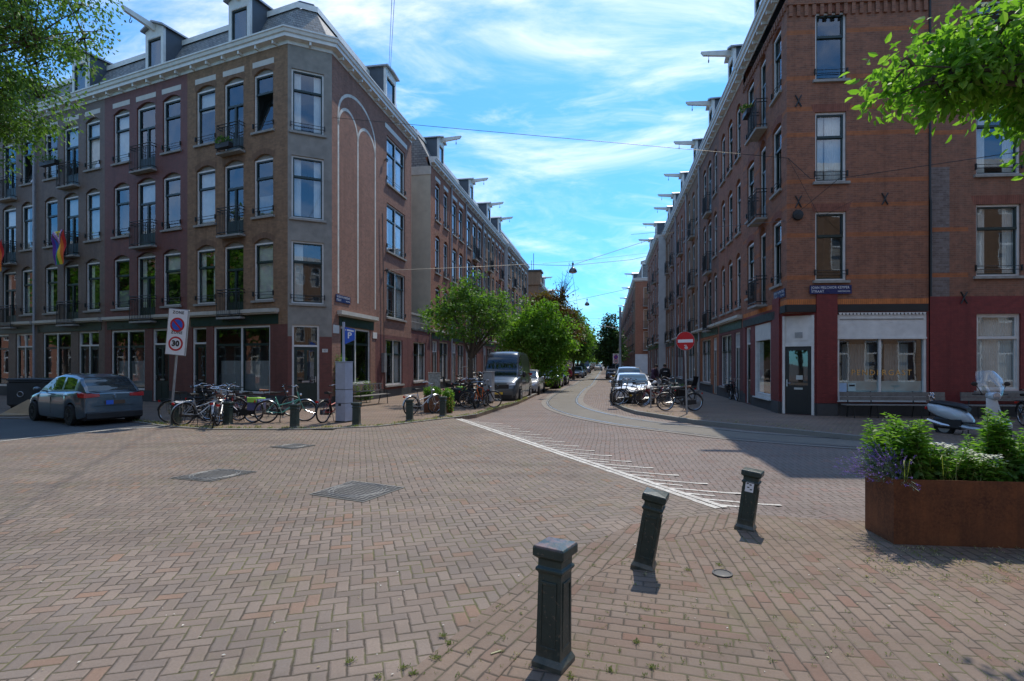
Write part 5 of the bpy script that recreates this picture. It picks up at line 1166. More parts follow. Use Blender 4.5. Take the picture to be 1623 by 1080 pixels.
    q = MB(); q.tube([(-.12, -.03, .27), (-.16, -.12, .02), (-.12, -.16, .015)], .010, 5); q.tube([(-.12, .03, .27), (-.16, .12, .02), (-.12, .16, .015)], .010, 5); q.build('kickstand', M_['black'], r)
    l = MB(); l.lathe([(.01, -.03), (.04, -.02), (.045, .03)], (.44, 0, .84), 8, 0, 'x'); l.build('front_lamp', M_['chrome'], r)
    l = MB(); l.cbox((-.85, 0, .66), (.03, .09, .06)); l.build('rear_reflector', M_['redlens'], r)
    if crate:
        b = MB(); x, z = .60, .80
        for zz in (0, .07, .14, .21): b.box(x-.17, x+.17, -.21, -.195, z+zz, z+zz+.05); b.box(x-.17, x+.17, .195, .21, z+zz, z+zz+.05); b.box(x-.17, x-.155, -.21, .21, z+zz, z+zz+.05); b.box(x+.155, x+.17, -.21, .21, z+zz, z+zz+.05)
        b.box(x-.17, x+.17, -.21, .21, z-.01, z); 
        for sx in (-.16, .16):
            for sy in (-.2, .2): b.cbox((x+sx, sy, z+.13), (.025, .025, .27))
        b.build('crate', M_[crate], r)
    if bag:
        b = MB()
        for s in (-1, 1): b.cbox((-.62, s*.13, .52), (.36, .13, .34), 0, 0, .03)
        b.build('pannier', M_[bag[0]], r); b2_ = MB(); b2_.cbox((-.6, 0, .74), (.36, .42, .05), 0, 0, .02)
        for s in (-1, 1): b2_.cbox((-.6, s*.205, .68), (.3, .02, .13), 0)
        b2_.build('pannier_flap', M_[bag[1]], r)
    if seatchild:
        b = MB(); b.mesh([(-.45, -.15, .78), (-.45, .15, .78), (-.78, .15, .80), (-.78, -.15, .80), (-.86, -.16, 1.22), (-.86, .16, 1.22), (-.45, -.15, .86), (-.45, .15, .86), (-.80, -.17, .98), (-.80, .17, .98)], [(0, 1, 2, 3), (3, 2, 5, 4), (0, 3, 8, 6), (1, 2, 9, 7), (0, 1, 7, 6)]); b.build('child_seat', M_['black'], r)
    return r
M_['redlens'] = mat('red_lens', (.45, .01, .01), .2, var=.05); M_['lime'] = mat('lime_cloth', (.35, .62, .08), .8); M_['violetcloth'] = mat('violet_cloth', (.09, .09, .18), .8); M_['cratewood'] = mat('crate_wood', (.03, .025, .022), .8); M_['greycloth'] = mat('grey_cloth', (.4, .42, .46), .8)
M_['redsaddle'] = mat('red_cloth', (.5, .03, .02), .7); M_['brownl'] = mat('brown_leather', (.16, .06, .03), .6)
BP = {'black': bike_proto('black', (.012, .012, .013)), 'silver': bike_proto('silver', (.34, .35, .36), rackc='alu', fender='alu'), 'mint': bike_proto('mint', (.12, .35, .27), fender='chrome', rackc='chrome'),
      'navy': bike_proto('navy', (.02, .03, .07), bag=('violetcloth', 'lime')), 'crate': bike_proto('crate', (.013, .012, .012), lady=False, crate='cratewood'), 'gent': bike_proto('gent', (.03, .03, .032), lady=False, bars='flat', seatc='brownl'),
      'red': bike_proto('red', (.20, .02, .02)), 'child': bike_proto('child', (.014, .014, .016), seatchild=True), 'bagged': bike_proto('bagged', (.02, .02, .02), bag=('black', 'black')), 'orange': bike_proto('orange', (.75, .14, .01), lady=False, tire=.045, bars='flat', fender='black')}
USED = set()
def bike(kind, a, b, lab, grp, lean=.1, z=PV, pitch=0, lift=0, h=CH):
    """a: where the rear tyre touches, b: the front one (pixels)"""
    A_ = G(*a, h) if not isinstance(a, Vector) else a; B_ = G(*b, h) if not isinstance(b, Vector) else b
    d = B_-A_; mid = A_+d.normalized()*.53 if True else 0
    if kind in USED: o = copy_tree(BP[kind])
    else: o = BP[kind]; USED.add(kind)
    mid = (A_+B_)/2; 
    o.location = (mid.x, mid.y, z+lift); o.rotation_euler = (Matrix.Rotation(atan2(d.y, d.x), 3, 'Z')@Matrix.Rotation(-pitch, 3, 'Y')@Matrix.Rotation(lean, 3, 'X')).to_euler()
    return tag(o, lab, 'bicycle', grp)
gl = 'bicycles parked along the left corner'
def dirb(p, ang, L=1.1):
    c = G(*p); d = Vector((cos(ang), sin(ang), 0)); return c, c+d*L
def bk(kind, p, ang, lab, grp, **k): a, b = dirb(p, radians(ang)); return bike(kind, a, b, lab, grp, **k)
bk('black', (268, 671), 12, 'black bicycle behind the zone sign pole, its rear wheel leftmost of the group', gl, lean=-.12)
bk('silver', (288, 676), 62, 'silver bicycle seen nearly end on, just right of the leftmost bollard', gl, lean=.15)
bk('gent', (337, 680), 118, 'grey bicycle closest to the road, its large wheel left of the second bollard', gl, lean=.2)
bk('silver', (345, 676), 105, 'silver bicycle just behind the closest one left of the second bollard', gl, lean=-.12)
bk('black', (312, 664), 20, 'black bicycle in the back row in front of the brown house door', gl, lean=.1)
bk('child', (330, 660), 8, 'black bicycle with a child seat at the back of the left group', gl, lean=.1)
bk('bagged', (350, 665), 160, 'black bicycle with black bags behind the second bollard', gl, lean=-.15)
bk('red', (378, 668), 168, 'dark red bicycle in the middle of the left group, right of the second bollard', gl, lean=.12)
bk('navy', (402, 671), 172, 'navy bicycle with a lime flap over violet panniers', gl, lean=.08)
bk('gent', (405, 662), 20, 'grey bicycle leaning at the shop window behind the lime panniers', gl, lean=.1)
bk('mint', (421, 671.5), 24, 'mint bicycle on its stand, rightmost of the left group', gl, lean=.03)
bk('red', (511, 672), 72, 'red bicycle parked alone between the green corner door and the parking column', gl, lean=.06)
sb = MB()
gm = 'bicycles by the small rusty planter'
bk('silver', (650, 660), 50, 'silver bicycle standing left of the small rusty planter', gm, lean=.08)
bk('child', (712, 642), 28, 'black bicycle with a child seat right of the small rusty planter', gm, lean=.1)
bk('black', (716, 645), 40, 'black bicycle in front of the child seat bicycle, behind the kerbside bollard', gm, lean=-.1)
bk('bagged', (724, 645), 30, 'black bicycle with bags in the middle of the cluster under the small tree', gm, lean=.1)
bk('navy', (732, 641), 35, 'navy bicycle with panniers under the small tree', gm, lean=.08)
bk('red', (728, 634), 45, 'dark red bicycle hooked up high in the rack under the small tree', gm, lean=.05, pitch=.35, lift=.45)
bk('gent', (742, 642), 55, 'grey bicycle with its big wheel raised beside the grey cabinet', gm, lean=.1, pitch=.28, lift=.3)
bk('black', (740, 648), 15, 'black bicycle lowest in the cluster behind the orange one', gm, lean=-.1)
bk('orange', (771, 645), 252, 'orange bicycle with fat black tyres facing the road by the grey cabinet', gm, lean=.06)
bk('silver', (846, 622), 260, 'silver bicycle parked between the van and the dark hatchback', gm, lean=.06)
gr_ = 'bicycles on the right corner'
bk('gent', (1101, 652), 181, 'big black bicycle nearest the kerb at the no entry sign pole', gr_, lean=.08)
bk('crate', (1019, 643), 185, 'black bicycle carrying a dark crate above its front wheel, before the white car', gr_, lean=.06)
bk('black', (1026, 641), 178, 'black bicycle between the crate bicycle and the rack post', gr_, lean=-.08)
bk('black', (1004, 640), 100, 'black bicycle tucked behind the crate bicycle at the white car bumper', gr_, lean=.1)
bk('red', (1060, 645), 185, 'dark red bicycle locked to the rack, left of the no entry sign pole', gr_, lean=.1)
bk('bagged', (1076, 641), 190, 'black bicycle with bags at the back of the rack', gr_, lean=-.1)
bk('silver', (1050, 637), 60, 'silver bicycle behind the rack with its handlebar towards the street', gr_, lean=.1)
bk('child', (1092, 640), 120, 'black bicycle with a child seat behind the no entry sign pole', gr_, lean=.1)
bk('bagged', (1158, 634), 262, 'black bicycle with grey covered bags against the wall of the first red-brown house', gr_, lean=.05)
bk('black', (1622, 676), 250, 'black bicycle beside the white scooter at the right edge', gr_, lean=.05)
# bike racks
def rack(p0, p1, lab, h=.8):
    a, b = G(*p0), G(*p1); m = MB(IDENT); z = PV
    for p in (a, b): m.tube([(p.x, p.y, z), (p.x, p.y, z+h)], .03, 8)
    m.tube([(a.x, a.y, z+h), (b.x, b.y, z+h)], .03, 8); m.tube([(a.x, a.y, z+.38), (b.x, b.y, z+.38)], .018, 6)
    o = m.build('bike_rack', M_['steel'], None, at=a); tag(o, lab, 'bike rack', 'steel bike racks')
rack((1031.5, 646.5), (1058, 641), 'steel bike rack left of the no entry sign, nearer the white car'); rack((1063, 646), (1092, 644), 'steel bike rack crossing behind the no entry sign pole')
rack((340, 668), (372, 666), 'steel bike rack among the bicycles on the left corner'); rack((716, 640), (742, 634), 'steel bike rack under the small tree')
# ---------------------------------------------------------------- cars
def interp(P, x):
    if x <= P[0][0]: return P[0][1]
    for (a, b), (c, d) in zip(P[:-1], P[1:]):
        if x <= c:
            t = (x-a)/(c-a) if c > a else 0; t = t*t*(3-2*t)*.35+t*.65; return b+(d-b)*t
    return P[-1][1]
def car(label, cat, grp, loc, ang, spec, col, name='car', plate=None, rearplate=None, z=LO, detail=True):
    r = thing('parked_'+('car' if name == 'white_car' else name), (loc[0], loc[1], z), label, cat, grp, ang)
    pm = paint('car_paint_'+name, col, .35 if sum(col) < 1.5 else .05) if not isinstance(col, str) else M_[col]
    L, Wd, H, R = spec['L'], spec['W'], spec['H'], spec['R']; x0, x1 = -L/2, L/2; ax = spec['ax']
    belt, roof, plan = spec['belt'], spec['roof'], spec['plan']; sill = .2
    xs = set(x0+(x1-x0)*i/44 for i in range(45)); Ra = R+.055
    for a in ax:
        for i in range(15): xs.add(a-Ra+2*Ra*i/14)
    for g in spec['glass_side']: xs.update(g)
    xs.update([roof[0][0], roof[-1][0], spec['ws'], spec['rw']]); xs = sorted(x for x in xs if x0 <= x <= x1)
    def zlow(x):
        b = sill+.07*max(0, (abs(x)-L/2+.35)/.35)
        for a in ax:
            if abs(x-a) < Ra: b = max(b, R+sqrt(max(0, Ra*Ra-(x-a)**2)))
        return b
    body = MB(); trim = MB(); rows = [0, .12, .3, .55, .78, .92, 1.0]; off = [.97, .995, 1.0, 1.0, .985, .955, .90]
    def ring(x):
        w = interp(plan, x)/2*Wd; zb = interp(belt, x); zl = min(zlow(x), zb-.05); out_ = []
        for t, o_ in zip(rows, off): out_.append((x, w*o_, zl+(zb-zl)*t))
        out_.append((x, w*.78, zb+.035)); out_.append((x, w*.4, zb+.055)); out_.append((x, 0, zb+.06)); return out_
    Rg = [ring(x) for x in xs]; n = len(Rg[0])
    for s in (1, -1):
        for i in range(len(xs)-1):
            for j in range(n-1):
                P = [Rg[i][j], Rg[i+1][j], Rg[i+1][j+1], Rg[i][j+1]]; P = [(p[0], p[1]*s, p[2]) for p in P]
                xm = (xs[i]+xs[i+1])/2
                (body).face(P, 0)
    for rg in (Rg[0], Rg[-1]):
        pts = [(p[0], p[1], p[2]) for p in rg]+[(p[0], -p[1], p[2]) for p in rg[::-1][1:]]; body.face(pts, 0)
    bo = body.build('body', pm, r, smooth=True)
    un = MB(); un.box(x0+.12, x1-.12, -Wd/2+.12, Wd/2-.12, .16, .42)
    for a in ax:
        for s in (-1, 1): un.lathe([(Ra-.01, -.16), (Ra-.01, .0)], (a, s*(Wd/2-.10), R), 18, 0, 'y')
    un.box(x0+.01, x0+.2, -Wd/2*.88, Wd/2*.88, .18, .40); un.box(x1-.2, x1-.02, -Wd/2*.86, Wd/2*.86, .18, .36); un.build('underbody', M_['black'], bo)
    # greenhouse
    g0, g1 = roof[0][0], roof[-1][0]; gx = [x for x in xs if g0 <= x <= g1]; gx = sorted(set(gx+[g0+(g1-g0)*i/30 for i in range(31)]))
    cab = MB(); gls = MB(); tum = spec.get('tum', .30)
    def gr(x):
        w = interp(plan, x)/2*Wd*.90; zb = interp(belt, x)+.01; zr = max(zb+.02, interp(roof, x)); hh = zr-zb; o = []
        for t in (0, .1, .5, .86, .95, 1.0): o.append((x, w-hh*tum*t-(.03 if t > .9 else 0)-(.05 if t == 1 else 0), zb+hh*t*(.985 if t < 1 else 1)))
        o.append((x, o[-1][1]*.6, zr+.03*min(1, hh))); o.append((x, 0, zr+.042*min(1, hh))); return o
    GR = [gr(x) for x in gx]; m_ = len(GR[0])
    for s in (1, -1):
        for i in range(len(gx)-1):
            xm = (gx[i]+gx[i+1])/2
            for j in range(m_-1):
                P = [(p[0], p[1]*s, p[2]) for p in (GR[i][j], GR[i+1][j], GR[i+1][j+1], GR[i][j+1])]
                side = j in (1, 2) and any(a <= xm <= b for a, b in spec['glass_side'])
                front = j >= 5 and xm > spec['ws']; rear = j >= 5 and xm < spec['rw']
                (gls if side or front or rear else cab).face(P, 0)
    cab.build('roof', pm, r, smooth=True); gls.build('windows', M_['carglass'], r, smooth=True)
    # wheels
    for a in ax:
        for s in (-1, 1):
            y = s*(Wd/2-.085); t = MB(); t.lathe([(R*.66, -.105), (R*.93, -.11), (R, -.08), (R, .08), (R*.93, .11), (R*.66, .105)], (a, y, R), 22, 0, 'y'); w = t.build('wheel', M_['rubber'], r, smooth=True)
            rm = MB(); yo = s*.09; rm.lathe([(R*.67, -.02), (R*.67, .02), (R*.60, .02), (R*.60, -.02)], (a, y+yo, R), 20, 0, 'y')
            for k in range(5):
                q = 2*pi*k/5+.3; 
                for dq in (-.13, .13): rm.tube([(a+.04*cos(q), y+yo, R+.04*sin(q)), (a+R*.63*cos(q+dq), y+yo, R+R*.63*sin(q+dq))], .02, 4)
            rm.lathe([(.06, -.02), (.06, .03)], (a, y+yo, R), 10, 0, 'y'); rm.build('rim', M_[spec.get('rim', 'alu')], w)
    # lamps, plates, mirrors, bumper slot, handles
    xf = x1; wf = interp(plan, x1-.1)/2*Wd; wr = interp(plan, x0+.08)/2*Wd; hz = spec['hl']; tz = spec['tl']
    for s in (-1, 1):
        h = MB()
        h.mesh([(x1-.03, s*wf*.52, hz-.05), (x1-.04, s*wf*.55, hz+.06), (x1-.16, s*wf*.93, hz+.10), (x1-.13, s*(wf*.95+.005), hz-.04), (x1+.012, s*wf*.52, hz-.05), (x1-.005, s*wf*.55, hz+.05), (x1-.16, s*(wf*1.02), hz+.09), (x1-.10, s*(wf*1.01), hz-.03)],
               [(0, 1, 2, 3), (4, 5, 6, 7), (0, 1, 5, 4), (1, 2, 6, 5), (2, 3, 7, 6), (3, 0, 4, 7)]); ho = h.build('headlight', M_['lens'], r)
        t = MB(); tw = spec.get('tw', .42)
        t.mesh([(x0+.02, s*wr*(1-tw), tz-.07), (x0+.02, s*wr*(1-tw), tz+.04), (x0+.25, s*wr*.9, tz+.08), (x0+.22, s*wr*.9, tz-.08), (x0-.022, s*wr*(1-tw), tz-.05), (x0-.018, s*wr*(1-tw), tz+.025), (x0+.30, s*(wr*1.06), tz+.055), (x0+.24, s*(wr*1.055), tz-.06), (x0-.005, s*wr*.99, tz+.05), (x0-.01, s*wr*.99, tz-.075)],
               [(0, 1, 2, 3), (4, 5, 8, 9), (8, 6, 7, 9), (0, 1, 5, 4), (1, 2, 6, 8, 5), (2, 3, 7, 6), (3, 0, 4, 9, 7)]); t.build('tail_light', M_['redlens'], r)
        mi = MB(); xm = spec['mir']; wm = interp(plan, xm)/2*Wd; zb = interp(belt, xm)
        mi.tube([(xm, s*(wm*.88), zb+.03), (xm+.02, s*(wm+.06), zb+.06)], .02, 5); mi.ellipsoid((xm, s*(wm+.13), zb+.10), (.06, .10, spec.get('mh', .07)), 10); mi.build('wing_mirror', M_['black'] if spec.get('bm') else pm, r, smooth=True)
        for hx in spec['handles']:
            hn = MB(); wh = interp(plan, hx)/2*Wd; hn.cbox((hx, s*(wh+.012), interp(belt, hx)-.12), (.16, .03, .03), 0, 0, .006); hn.build('door_handle', pm, r)
        for dx_ in spec['doors']:
            dl = MB(); wh = interp(plan, dx_)/2*Wd; zt_ = interp(belt, dx_); dl.box(dx_-.004, dx_+.004, s*wh-.01 if s > 0 else s*wh-.0035, s*wh+.0035 if s > 0 else s*wh+.01, .32, zt_-.1); dl.build('door_seam', M_['black'], bo)
    gz = spec['gz']; gp = MB(); gp.cbox((x1-.005, 0, gz), (.05, Wd*spec.get('gw', .5), spec.get('gh', .16)), 0, 0, .02); gp.cbox((x1-.03, 0, .33), (.08, Wd*.7, .16), 0, 0, .02); gp.build('grille', M_['black'], r)
    if detail:
        bd = MB(); bd.ring((x1+.022, 0, gz+.0), .055, .008, 14, 4, 0, 'x'); bd.build('emblem', M_['chrome'], r)
    pl = MB(); pl.box(x1+.022, x1+.03, -.26, .26, .42, .53); pl.build('number_plate', M_['plate'], r)
    if rearplate:
        rb = MB(); rb.cbox((x0+.02, 0, .30), (.16, Wd*.86, .22), 0, 0, .03); rb.build('rear_bumper', M_['black'], r)
        se = MB(); se.box(x0-.012, x0-.004, -.52, .52, .575, .583); se.box(x0+.0, x0+.015, -.6, .6, .775, .783); se.ring((x0-.012, 0, .86), .045, .008, 14, 4, 1, 'x'); se.tube([(x0-.015, -.03, .87), (x0-.015, 0, .85), (x0-.015, .03, .87)], .006, 4, 1); se.build('tailgate_trim', [M_['black'], M_['chrome']], r)
    pr_ = MB(); pz = spec.get('rp', .55); pr_.box(x0-.03, x0-.02, -.26, .26, pz, pz+.11, 2 if rearplate else 0)
    if rearplate: pr_.box(x0-.034, x0-.031, .05, .24, pz-.01, pz+.115, 1)
    pr_.build('number_plate', [M_['plate'], M_['plateblue'], M_['plated']], r)
    return r
M_['lens'] = mat('clear_lens', (.45, .47, .5), .12, .4, var=.05, coat=.6); M_['plate'] = mat('yellow_plate', (.75, .48, .04), .4); M_['plated'] = mat('plate_dull', (.10, .06, .035), .5); M_['plateblue'] = mat('blue_plate', (.03, .12, .55), .4)
PLAN = [(-9, .80), (-2.15, .80), (-1.98, .93), (-1.5, .99), (0, 1.0), (1.3, .985), (1.8, .92), (2.03, .78), (9, .70)]
HATCH = dict(L=4.08, W=1.70, H=1.50, R=.31, ax=(-1.28, 1.29), belt=[(-2.05, .86), (-1.95, .96), (-1.6, 1.01), (0, .96), (.95, .93), (1.5, .84), (1.9, .72), (2.04, .58)], roof=[(-2.0, .97), (-1.72, 1.20), (-1.45, 1.40), (-.9, 1.48), (-.2, 1.50), (.3, 1.43), (.75, 1.17), (1.08, .93)],
             plan=PLAN, glass_side=[(-1.35, -.62), (-.5, .55)], ws=.28, rw=-1.42, hl=.70, tl=.90, tw=.5, mir=.62, handles=(-.95, .0), doors=(-.98, .02, .98), gz=.55, gw=.42, gh=.2, rim='black', rp=.62)
SEDAN = dict(L=4.55, W=1.80, H=1.44, R=.325, ax=(-1.38, 1.38), belt=[(-2.28, .86), (-2.1, .95), (-1.6, .98), (0, .94), (1.0, .93), (1.7, .84), (2.1, .74), (2.27, .60)], roof=[(-1.98, .98), (-1.4, 1.36), (-.8, 1.43), (0, 1.44), (.4, 1.38), (.85, 1.15), (1.2, .94)],
             plan=[(-9, .78), (-2.26, .80), (-2.1, .92), (-1.6, .99), (0, 1), (1.5, .985), (2.0, .90), (2.27, .72), (9, .7)], glass_side=[(-1.4, -.55), (-.43, .6)], ws=.36, rw=-1.3, hl=.70, tl=.85, mir=.75, handles=(-.9, .1), doors=(-1.0, .1, 1.05), gz=.55, gw=.40, gh=.17)
SUV = dict(L=4.5, W=1.84, H=1.68, R=.34, ax=(-1.32, 1.36), belt=[(-2.25, .98), (-2.1, 1.05), (0, 1.03), (1.0, 1.0), (1.7, .93), (2.1, .82), (2.24, .66)], roof=[(-2.15, 1.08), (-1.95, 1.48), (-1.6, 1.64), (0, 1.68), (.35, 1.62), (.85, 1.3), (1.2, 1.02)],
           plan=[(-9, .82), (-2.22, .84), (-2.1, .93), (-1.6, .99), (0, 1), (1.5, .985), (2.0, .90), (2.24, .76), (9, .7)], glass_side=[(-1.85, -1.3), (-1.2, -.45), (-.35, .6)], ws=.32, rw=-1.85, hl=.82, tl=1.0, mir=.75, handles=(-.9, .1), doors=(-1.0, .1, 1.05), gz=.65, gw=.5, gh=.22)
VAN = dict(L=5.1, W=2.0, H=2.5, R=.36, ax=(-1.70, 1.62), belt=[(-2.55, 1.25), (-2.4, 1.30), (0, 1.28), (1.55, 1.26), (1.8, 1.20), (2.25, 1.02), (2.48, .90), (2.55, .72)], roof=[(-2.54, 1.3), (-2.50, 2.30), (-2.2, 2.44), (0, 2.50), (.75, 2.48), (1.05, 2.38), (1.22, 2.14), (1.6, 1.55), (1.84, 1.2)],
           plan=[(-9, .93), (-2.52, .95), (-2.4, .99), (0, 1), (1.4, 1.0), (2.0, .96), (2.4, .88), (2.55, .76), (9, .7)], glass_side=[(.45, 1.42)], ws=1.17, rw=-9, hl=.90, tl=1.3, mir=1.45, handles=(.2,), doors=(.2, -1.2, 1.4), gz=.80, gw=.55, gh=.2, tum=.09, bm=1, mh=.15)
aa = radians(149.5); rm = (G(113, 674.5)+G(206, 670.5))/2; hd = Vector((cos(aa), sin(aa), 0))
car('blue-grey hatchback parked on the left, seen from behind with red tail lights', 'car', None, Vector((-12.55, 16.45, 0))+hd*1.28, aa, HATCH, (.085, .118, .145), 'hatchback', rearplate=True, z=0)
toc = atan2(-S.y, -S.x)
def along(px, py, w, spec, side, h=CH+.1):       # centre of a car facing us whose front wheel nearest the road touches here
    p = G(px, py, h); return p+S*(spec['ax'][1])+Vector((cos(aS), -sin(aS), 0))*side*(spec['W']/2-.09)
p = along(823, 637.5, 0, VAN, -1); car('dark grey high-roofed van parked facing the camera at the left kerb', 'van', None, p, toc, VAN, (.062, .072, .080), 'van')
p = along(975, 641.5, 0, SEDAN, 1); car('white car parked facing the camera behind the bicycles on the right corner', 'car', None, p, toc+.02, SEDAN, (.68, .70, .72), 'white_car')
gc = 'cars parked along the tram street'
car('silver-grey people carrier parked right behind the white car, its roof showing', 'car', gc, p+S*5.6+Vector((.1, 0, 0)), toc, SUV, (.28, .29, .30), 'car')
car('silver car mostly hidden behind the dark grey van, one front wheel showing', 'car', gc, Vector((1.05, 34.0, 0)), toc, HATCH, (.45, .46, .48), 'car')
car('black car facing the camera under the bushy green tree on the left, beyond the van', 'car', gc, Vector((3.0, 42.2, 0)), toc, SUV, (.015, .017, .018), 'car')
car('dark car directly behind the black car under the bushy tree', 'car', gc, Vector((4.1, 48.2, 0)), toc, SEDAN, (.03, .032, .035), 'car')
FC_ = [((8.35, 69, 0), SEDAN, (.50, .52, .54), 'silver car beyond the side street, beside the red covered motorcycle', 1), ((10.0, 79, 0), SUV, (.02, .022, .03), 'black car behind the silver car, far down the left of the street', 1), ((11.1, 86, 0), HATCH, (.10, .09, .06), 'dark olive car, third in the far left line', 1), ((13.2, 97, 0), VAN, (.20, .22, .30), 'tall grey-violet van far down the left of the street', 1),
       ((15.4, 112, 0), HATCH, (.3, .3, .32), 'small grey car right of the far van', 1), ((20.6, 128, 0), SEDAN, (.72, .72, .70), 'white car in the middle of the far end of the street', -1), ((12.0, 63, 0), SUV, (.05, .06, .08), 'dark car on the far right beyond the people carrier', 1), ((13.5, 71, 0), VAN, (.35, .37, .4), 'light grey van on the far right of the street by the tall steel mast', 1), ((15.9, 84, 0), SEDAN, (.07, .08, .1), 'dark blue car farthest along the right row', 1)]
for q, sp, c, lab, d in FC_: car(lab, 'van' if sp is VAN else 'car', gc, q, toc if d > 0 else toc+pi, sp, c, 'van' if sp is VAN else 'car', detail=False)
# ---------------------------------------------------------------- white scooter
def scooter():
    a, b = G(1497, 687.5), G(1601, 698.5); d = (b-a).normalized(); ang = atan2(d.y, d.x); r = thing('scooter', (a.x, a.y, LO+.02), 'white motor scooter with a tall clear windscreen, parked behind the rusty planter on the right', 'scooter', None, ang)
    wh = paint('scooter_white', (.44, .49, .51), .05)
    for x in (0, 1.30):
        t = MB(); t.ring((x, 0, .24), .185, .058, 24, 8); w = t.build('wheel', M_['rubber'], r, smooth=True)
        m = MB(); m.lathe([(.14, -.03), (.15, 0), (.14, .03), (.03, .05)], (x, 0, .24), 16, 0, 'y'); m.build('rim', M_['alu'], w)
    def loft(rings, name, m, n=12):
        mb = MB(); vs = []; fs = []
        for (x, z, w, h, tp) in rings:
            for j in range(n):
                q = 2*pi*j/n; c, s = cos(q), sin(q); vs.append((x, w*(abs(c)**.75)*(1 if c > 0 else -1), z+h*(abs(s)**.8)*(1 if s > 0 else -1)))
        for i in range(len(rings)-1):
            for j in range(n): fs.append((i*n+j, i*n+(j+1) % n, (i+1)*n+(j+1) % n, (i+1)*n+j))
        fs += [tuple(range(n))[::-1], tuple(range((len(rings)-1)*n, len(rings)*n))]; mb.mesh(vs, fs); return mb.build(name, m, r, smooth=True)
    loft([(-.38, .72, .03, .04, 0), (-.30, .68, .13, .11, 0), (-.05, .62, .20, .17, 0), (.22, .55, .21, .18, 0), (.42, .50, .17, .16, 0), (.54, .45, .12, .12, 0), (.62, .40, .05, .06, 0)], 'body', wh)
    loft([(-.05, .40, .08, .06, 0), (.2, .33, .17, .07, 0), (.6, .27, .19, .045, 0), (.85, .27, .19, .05, 0), (.98, .36, .18, .08, 0)], 'footboard', wh)
    loft([(-.3, .80, .10, .04, 0), (-.1, .80, .15, .06, 0), (.15, .77, .16, .07, 0), (.40, .74, .14, .06, 0), (.52, .68, .10, .05, 0)], 'seat', M_['black'])
    s = MB(); P = [(.90, .28, .24), (1.0, .42, .30), (1.04, .62, .28), (1.0, .82, .19), (.96, .97, .11)]
    vs = []; fs = []
    for x, z, w in P: vs += [(x-.05, -w, z), (x+.06, -w*.5, z+.01), (x+.10, 0, z+.02), (x+.06, w*.5, z+.01), (x-.05, w, z), (x-.08, 0, z)]
    for i in range(len(P)-1):
        for j in range(6): fs.append((i*6+j, i*6+(j+1) % 6, i*6+6+(j+1) % 6, i*6+6+j))
    fs += [(5, 4, 3, 2, 1, 0), tuple(range(24, 30))]; s.mesh(vs, fs); s.build('leg_shield', wh, r, smooth=True)
    loft([(1.06, .42, .05, .05, 0), (1.2, .50, .10, .06, 0), (1.36, .49, .11, .07, 0), (1.52, .40, .06, .05, 0)], 'front_mudguard', wh)
    f = MB(); f.tube([(1.06, 0, .8), (1.22, .08, .45), (1.30, .08, .24)], .022, 6); f.tube([(1.22, -.08, .45), (1.30, -.08, .24)], .022, 6); f.build('fork', M_['black'], r)
    loft([(.86, 1.02, .07, .05, 0), (.95, 1.03, .15, .08, 0), (1.05, 1.02, .13, .08, 0), (1.10, 1.0, .08, .06, 0)], 'handlebar_cover', wh)
    h = MB(); h.lathe([(.02, -.02), (.085, .0), (.075, .03), (.01, .05)], (1.08, 0, 1.02), 14, 0, 'x'); h.build('headlight', M_['lens'], r, smooth=True)
    g = MB()
    for sg in (-1, 1): g.tube([(.93, sg*.12, 1.04), (.86, sg*.36, 1.05)], .016, 6); g.tube([(.93, sg*.2, 1.06), (.90, sg*.3, 1.25)], .008, 5); g.ellipsoid((.89, sg*.33, 1.28), (.02, .07, .05), 10)
    g.tube([(.93, -.2, 1.06), (.93, .2, 1.06)], .014, 6); g.tube([(.93, -.12, 1.04), (.93, .12, 1.04)], .016, 6); g.build('handlebar', M_['black'], r)
    w = MB(); vs = []; fs = []
    for i, (x, z, ww) in enumerate([(1.08, 1.02, .18), (1.02, 1.2, .26), (.92, 1.4, .27), (.80, 1.58, .20)]):
        for j in range(7): t = -1+j/3; vs.append((x-.10*t*t, ww*t, z-(.03 if i == 3 else 0)*t*t))
    for i in range(3):
        for j in range(6): fs.append((i*7+j, i*7+j+1, i*7+8+j, i*7+7+j))
    w.mesh(vs, fs); w.build('windscreen', M_['shield'], r, smooth=True)
    e = MB(); e.tube([(-.28, -.16, .38), (.05, -.17, .30), (.25, -.15, .28)], [.06, .055, .02], 8); e.build('exhaust', M_['chrome'], r, smooth=True)
    en = MB(); en.cbox((.15, 0, .34), (.6, .36, .26), 0, 0, .04); en.cbox((.62, 0, .385), (.5, .3, .03), 0, 0, .01); en.cbox((.55, 0, .3), (.3, .04, .04)); en.build('engine', M_['black'], r)
    rl = MB(); rl.cbox((-.38, 0, .66), (.04, .16, .08), 0, 0, .015); rl.build('tail_light', M_['redlens'], r)
    ch = MB()
    for i in range(7): ch.ring((-.30+.01*i, -.04+.02*(i % 3), .98-.05*(i % 4)), .045, .012, 8, 4, 0, 'x' if i % 2 else 'y')
    ch.tube([(-.32, 0, .78), (-.34, 0, .95)], .014, 5); ch.build('lock_chain', M_['chrome'], r)
    r.scale = (1.04, 1.12, 1.1)
    for ch_ in KIDS[r.name]:
        if ch_.name.split('.')[0] in ('front_mudguard', 'fork', 'handlebar_cover', 'headlight', 'handlebar', 'windscreen') or (ch_.name.startswith('wheel') and ch_.data.vertices[0].co.x > .8):
            R_ = Matrix.Rotation(radians(-34), 3, 'Z'); pv = Vector((1.02, 0, 0)); ch_.rotation_euler = (0, 0, radians(-34)); ch_.location = pv-R_@pv
    cs = MB(); cs.tube([(.45, -.1, .2), (.42, -.17, -.01)], .012, 5); cs.tube([(.45, .1, .2), (.42, .17, -.01)], .012, 5); cs.build('stand', M_['black'], r)
scooter()
